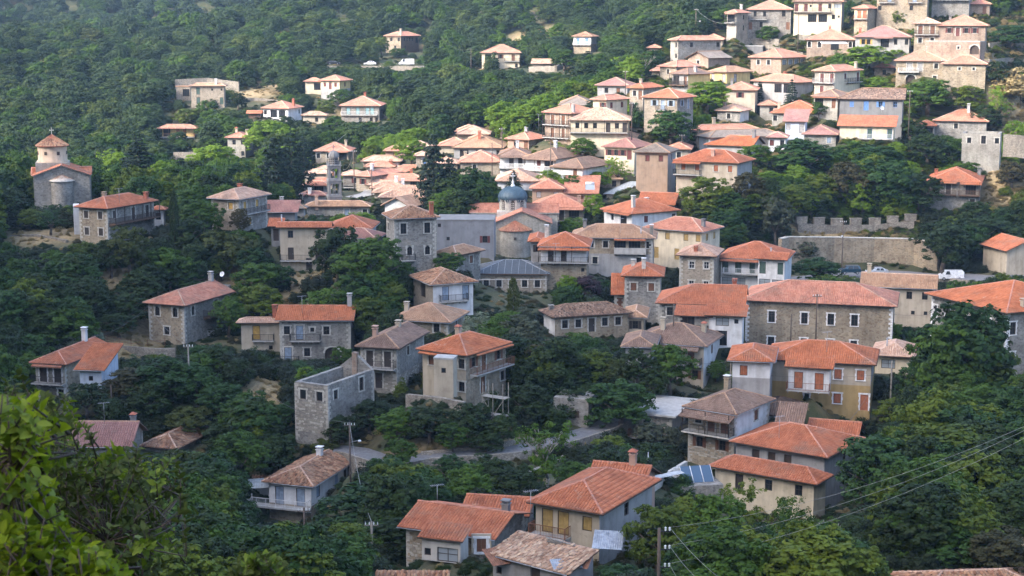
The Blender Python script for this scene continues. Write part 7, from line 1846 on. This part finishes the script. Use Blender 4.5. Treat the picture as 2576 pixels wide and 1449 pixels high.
for lb, u, v, D in (('ochre house', 2080, 870, 208), ('unfinished grey house', 1960, 1085, 190), ('long balcony house', 760, 775, 241), ('wooden balcony house', 300, 500, 283), ('house with stove pipes', 1560, 575, 292), ('beige stone manor', 2330, 135, 395), ('glazed veranda house', 1960, 130, 420), ('pale yellow balcony house', 1520, 285, 366), ('salmon roofs by the lane', 1000, 430, 372), ('white arched houses', 1400, 385, 360)): antenna('roof antenna of the ' + lb, u, v, D, 1.8)
# derelict roof debris, sheets
for nm, lb, u, v, D, d, rz, rx, mt in (('metal_sheet', 'grey sheet of tin at the edge of the collapsed roof', 1424, 1418, 131, (2.4, 1.5, .03), 12, 14, 'metal_sheet'), ('metal_sheet', 'rusty tin sheet beside the broken roof', 1462, 1410, 131.5, (1.6, 1.8, .03), -20, 25, 'rust'),
        ('metal_sheet', 'rusted corrugated lean-to sheet by the bay house wall', 1262, 1398, 134, (2.6, 2.4, .04), 25, 18, 'rust'), ('metal_sheet', 'blue grey tin roof under the bright orange house', 1530, 1358, 139, (2.6, 2.2, .05), -10, 28, 'metal_sheet'),
        ('corrugated_sheet', 'long white corrugated sheet along the steps', 1672, 1196, 180, (5.2, .9, .05), 35, 6, 'metal_roof'), ('tin_awning', 'white tin awning left of the white house', 652, 1216, 189, (2.6, 2.2, .04), 10, 14, 'metal_roof'),
        ('tarp', 'pale blue tarpaulin on the long stone house', 2098, 108, 372, (6, 2.2, .04), 0, 10, 'tarp_white')):
    q = MB(); n = max(4, int(d[0] / .18))
    for k in range(n):
        x0, x1 = -d[0] / 2 + d[0] * k / n, -d[0] / 2 + d[0] * (k + 1) / n; xm = (x0 + x1) / 2
        q.quad([(x0, -d[1] / 2, 0), (xm, -d[1] / 2, .04), (xm, d[1] / 2, .04), (x0, d[1] / 2, 0)]); q.quad([(xm, -d[1] / 2, .04), (x1, -d[1] / 2, 0), (x1, d[1] / 2, 0), (xm, d[1] / 2, .04)])
    o = q.build(nm, mt); o.matrix_world = Matrix.Translation(at_px(u, v, D)) @ Matrix.Rotation(R_(rz), 4, 'Z') @ Matrix.Rotation(R_(rx), 4, 'X'); setk(o, label=lb, category='sheet')
for k in range(7):
    q = MB(); q.box((0, 0, 0), (2.6 + .3 * (k % 3), .16, .05)); o = q.build('plank', 'wood_grey')
    o.matrix_world = Matrix.Translation(at_px(1410 + k * 6, 1362 + k * 5, 134)) @ Matrix.Rotation(R_(-25 + k * 4), 4, 'Z') @ Matrix.Rotation(R_(8), 4, 'Y'); setk(o, label=('first', 'second', 'third', 'fourth', 'fifth', 'sixth', 'seventh')[k] + ' grey plank from the top on the broken old tile roof', category='plank', group='planks on the broken roof')
# white picket fence, field fence, iron fence
def fence(name, label, pts, h, step, wdt, mat, rails=(.25, .8)):
    Q = [Vector(hit(u, v)[0]) for u, v in pts]; c = Q[0]; r = empty(name, tuple(c), label=label, category='fence')
    ra = MB()
    for a, b_ in zip(Q[:-1], Q[1:]):
        L = (b_ - a).length; n = max(1, int(L / step)); rz = math.atan2(b_.y - a.y, b_.x - a.x)
        for k in range(n + 1):
            p = a.lerp(b_, k / n) - c; o = obj('picket', cmesh(('pk', name, h, wdt, mat), lambda: (lambda m_: (m_.box((0, 0, h / 2), (wdt, .04, h)), m_.mesh('picket', [mat]))[1])(MB())), r, TR(p.x, p.y, p.z, rz))
        for f in rails: ra.tube(a - c + Vector((0, 0, h * f)), b_ - c + Vector((0, 0, h * f)), .03, n=4)
    ra.build('rail', mat, r)
fence('picket_fence', 'white picket fence by the arched window house', [(500, 846), (545, 848), (593, 842)], 1.0, .22, .12, 'white_trim')
fence('field_fence', 'rusty wire fence posts round the dry field', [(270, 862), (330, 872), (372, 874), (415, 872)], 1.2, 1.6, .07, 'rust', (.4, .8))
fence('iron_fence', 'low iron fence of the paved yard', [(728, 1425), (770, 1440), (820, 1449)], 1.1, .25, .04, 'iron', (.15, .9))
# scaffold under the awning house
r0 = empty('scaffold', at_px(1240, 1090, 196), R_(-30), label='timber scaffold poles against the awning house', category='scaffold')
for x, y in ((-1.4, 0), (0, 0), (1.4, 0), (-1.4, 1.3), (1.4, 1.3)):
    q = MB(); q.tube((x, y, -1), (x, y, 6.2), .05, n=5); q.build('standard', 'wood_grey', r0)
for z in (2.2, 4.4):
    q = MB(); q.box((0, .6, z), (3.4, 1.3, .05)); q.build('platform', 'wood_grey', r0)
for s in (-1, 1):
    q = MB(); q.tube((-1.5 * s, 0, 0), (1.5 * s, 0, 4.3), .04, n=5); q.build('brace', 'wood_grey', r0)
# scaffold on the slate roofed building
r0 = empty('scaffold', at_px(1290, 782, 268), 0, label='dark steel scaffold before the slate roofed building', category='scaffold')
for x in (-5.6, -2.8, 0, 2.8, 5.6):
    q = MB(); q.tube((x, -.3, -3), (x, -.3, 5.6), .04, n=4); q.build('standard', 'iron', r0)
    if x < 5:
        q = MB(); q.tube((x, -.3, 0), (x + 2.8, -.3, 2.6), .025, n=4); q.tube((x + 2.8, -.3, 0), (x, -.3, 2.6), .025, n=4); q.build('brace', 'iron', r0)
for z in (.2, 2.8, 5.2):
    q = MB(); q.box((0, 0, z), (11.4, .7, .05)); q.build('platform', 'wood_grey', r0)
# overgrown ruin on the valley road
def vine_wall(label, u, v, D, w, h, d):
    r = empty('overgrown_ruin', at_px(u, v, D), R_(-18), label=label, category='ruin')
    q = MB(); q.box((0, 0, h / 2 - 1), (w, d, h + 2)); q.build('wall', 'stone_grey', r); q = MB(); q.box((.8, -d / 2 - .02, h * .62), (.6, .08, .9)); q.build('window', 'wood_dark', r)
    c = obj('ivy', PROTO['bush', 0][0], r, Matrix.Translation((-.4, .2, h * .45)) @ Matrix.Diagonal((w / 5.2, d / 4.6, h / 10, 1))); c.material_slots[0].link = 'OBJECT'; c.material_slots[0].material = M('leaf_d')
    FOOT.append((P(u, v, D)[0], P(u, v, D)[1], 0, w / 2, d / 2)); SEEN.append((u - 40, v - 70, u + 45, v, D))
vine_wall('ivy covered stone ruin beside the valley road', 1448, 1092, 208, 4.6, 5.2, 4.5)
# bare limbed tree on the valley road
def bare_tree(label, u, vt, vb, seed):
    p, D = hit(u, vb); cp, sp = math.cos(PITCH), math.sin(PITCH); yv = (CV - vt) / F; zt = CAMZ + p[1] / (cp + yv * sp) * (-sp + yv * cp); h = zt - p[2]
    r = random.Random(seed); root = empty('half_dead_tree', tuple(p), label=label, category='tree'); mb = MB(); tips = []
    def grow_(a, d, L, rad, lev):
        b_ = a + d * L; mb.tube(a, b_, rad, rad * .7, 6 if lev < 2 else 4)
        if lev >= 4: tips.append(b_); return
        for k in range(3 if lev < 2 else 2):
            nd_ = (d + Vector((r.uniform(-.8, .8), r.uniform(-.8, .8), r.uniform(-.1, .6)))).normalized(); grow_(b_, nd_, L * r.uniform(.6, .85), rad * .62, lev + 1)
    grow_(Vector((0, 0, -.8)), Vector((.1, 0, 1)).normalized(), h * .36, .26, 0)
    mb.build('trunk', 'bark_pale', root)
    c = obj('crown', PROTO['loose', 1][0], root, Matrix.Diagonal((1.0, 1.0, h / 9, 1))); c.material_slots[0].link = 'OBJECT'; c.material_slots[0].material = M('leaf_g')
bare_tree('half dead tree with bare pale limbs by the road', 1370, 1045, 1262, 4); bare_tree('dead dark tree near the mauve roofed house', 1612, 128, 205, 8); bare_tree('pale thin tree under the unfinished grey house', 2075, 1290, 1400, 6)

# ------------------------------------------------------------------ evergreen oak close to the camera
def oak_leaf(seed, L, W):
    r = random.Random(seed); cv = r.uniform(.05, .2); V = [(0, 0, 0)]; n = 5
    for k in range(1, n):
        t = k / n; w = W * math.sin(math.pi * t ** .8) * .5; z = -cv * L * t * t
        V += [(-w, L * t, z + w * .35), (0, L * t, z), (w, L * t, z + w * .35)]
    V.append((0, L, -cv * L)); Fq = [(0, 2, 1), (0, 3, 2)]
    for k in range(n - 2):
        b0, b1 = 1 + 3 * k, 4 + 3 * k; Fq += [(b0, b0 + 1, b1 + 1, b1), (b0 + 1, b0 + 2, b1 + 2, b1 + 1)]
    b0 = 1 + 3 * (n - 2); e = len(V) - 1; Fq += [(b0, b0 + 1, e), (b0 + 1, b0 + 2, e)]
    return V, Fq
LEAFV = [oak_leaf(s, 1.0, .55) for s in range(3)]
def inside(u, v, poly):
    c = False; j = len(poly) - 1
    for i in range(len(poly)):
        (xi, yi), (xj, yj) = poly[i], poly[j]
        if (yi > v) != (yj > v) and u < (xj - xi) * (v - yi) / (yj - yi) + xi: c = not c
        j = i
    return c
def oak(label, polys, D0, D1, ntip, per, L, mats, seed, base):
    rs = random.Random(seed); base = Vector(P(*base)); root = empty('evergreen_oak', tuple(base), label=label, category='shrub', group='foreground evergreen oaks')
    wood = MB(); single = 0; VV = {k: [] for k in mats}; FF = {k: [] for k in mats}
    lm = {}
    for k in mats:
        for s in range(3):
            me = bpy.data.meshes.new('leaf'); me.from_pydata(LEAFV[s][0], [], LEAFV[s][1]); me.materials.append(M(k)); me.polygons.foreach_set('use_smooth', [True] * len(me.polygons)); lm[k, s] = me
    hubs = []
    for poly in polys:
        us = [q[0] for q in poly]; vs = [q[1] for q in poly]
        for _ in range(24):
            for _t in range(60):
                u, v = rs.uniform(min(us), max(us)), rs.uniform(min(vs), max(vs) + 80)
                if inside(u, min(v, max(vs) - 5), poly): break
            hubs.append(Vector(P(u - 30, v + 60, rs.uniform(D0, D1))))
    for hb in hubs:
        mid = base.lerp(hb, .55) + Vector((rs.uniform(-.1, .1), rs.uniform(-.1, .1), -.12)); (wood.tube(base - base, mid - base, .014, .008, 5) if rs.random() < .4 else None); wood.tube(mid - base if rs.random() < .4 else hb - base + (mid - hb) * .3, hb - base, .007, .004, 5)
    nt_ = 0
    while nt_ < ntip:
        poly = polys[rs.randrange(len(polys))]; us = [q[0] for q in poly]; vs = [q[1] for q in poly]
        u, v = rs.uniform(min(us), max(us)), rs.uniform(min(vs), max(vs))
        if not inside(u, v, poly): continue
        nt_ += 1
        tip = Vector(P(u, v, rs.uniform(D0, D1))); hb = min(hubs, key=lambda q: (q - tip).length)
        d = (tip - hb).normalized() * .5 + Vector((rs.uniform(-.6, .6), rs.uniform(-.6, .6), rs.uniform(.1, .9))); d.normalize()
        st = tip - d * .13; wood.tube(hb - base, st - base, .003, .002, 4); wood.tube(st - base, tip - base, .0035, .0015, 4)
        mk = rs.choice(mats)
        for j in range(per):
            t = rs.random() ** .7; p = st.lerp(tip, t); ang = j * 2.4 + rs.uniform(-.4, .4)
            x = d.orthogonal().normalized(); y = d.cross(x); side = x * math.cos(ang) + y * math.sin(ang)
            ld = (d * rs.uniform(.15, .9) + side).normalized(); nr = (d - ld * d.dot(ld)).normalized() + Vector((rs.uniform(-.35, .35),) * 3); sx = ld.cross(nr).normalized(); nr = sx.cross(ld)
            ll = L * rs.uniform(.6, 1.15); s = rs.randrange(3)
            m4 = Matrix(((sx.x * ll, ld.x * ll, nr.x * ll, p.x - base.x), (sx.y * ll, ld.y * ll, nr.y * ll, p.y - base.y), (sx.z * ll, ld.z * ll, nr.z * ll, p.z - base.z), (0, 0, 0, 1)))
            if single < 300 and nt_ % 3 == 0 and inside(u, v, poly):
                single += 1; o = bpy.data.objects.new('leaf', lm[mk, s]); COL.objects.link(o); o.parent = root; o.matrix_local = m4
            else:
                i = len(VV[mk]); VV[mk] += [tuple(m4 @ Vector(q)) for q in LEAFV[s][0]]; FF[mk] += [tuple(i + e for e in f) for f in LEAFV[s][1]]
    for k in mats:
        me = bpy.data.meshes.new('foliage'); me.from_pydata(VV[k], [], FF[k]); me.materials.append(M(k)); me.polygons.foreach_set('use_smooth', [True] * len(me.polygons))
        at = me.attributes.new('rnd', 'FLOAT', 'FACE'); at.data.foreach_set('value', [random.Random(i // 10).random() for i in range(len(me.polygons))])
        obj('foliage', me, root, None, kind='stuff')
    wood.build('branches', 'wood_dark', root)
oak('evergreen oak with glossy dark leaves in the lower left foreground', [[(0, 960), (50, 925), (120, 990), (175, 985), (200, 1050), (250, 1110), (330, 1120), (350, 1085), (370, 1130), (480, 1145), (500, 1270), (440, 1330), (400, 1449), (0, 1449)], [(0, 1150), (330, 1150), (400, 1300), (330, 1449), (0, 1449)], [(575, 1449), (600, 1415), (650, 1395), (705, 1405), (700, 1449)]],
    5.4, 7.4, 900, 17, .039, ['leaf_fore', 'leaf_fore_d', 'leaf_fore_d'], 3, (-250, 1750, 6.6))
oak('bright yellow green oak sprays nearest the camera', [[(0, 990), (60, 1000), (115, 1060), (110, 1190), (160, 1290), (185, 1449), (0, 1449)], [(0, 1300), (120, 1300), (250, 1400), (310, 1449), (0, 1449)], [(205, 1449), (195, 1370), (245, 1380), (320, 1449)]],
    3.0, 4.0, 480, 15, .032, ['leaf_fore_y', 'leaf_fore_y', 'leaf_fore'], 5, (-500, 1900, 3.4))
build_houses(); grow(); build_trees()

# ------------------------------------------------------------------ haze
zmin, zmax = float(GZ.min()) - 6, float(max(GZ.max(), CAMZ)) + 30
mb = MB(); mb.box(((GX[0] + GX[-1]) / 2, (GY[0] + GY[-1]) / 2, (zmin + zmax) / 2), (GX[-1] - GX[0] + 40, GY[-1] - GY[0] + 40, zmax - zmin))
hm = bpy.data.materials.new('haze'); hm.use_nodes = True; MATS['haze'] = hm; nt = hm.node_tree; nt.nodes.clear()
pv = nt.nodes.new('ShaderNodeVolumePrincipled'); pv.inputs['Color'].default_value = (.5, .74, 1.0, 1); pv.inputs['Density'].default_value = .00014; pv.inputs['Anisotropy'].default_value = .15
ou = nt.nodes.new('ShaderNodeOutputMaterial'); nt.links.new(pv.outputs[0], ou.inputs['Volume'])
hz_o = mb.build('haze', 'haze'); setk(hz_o, kind='stuff')
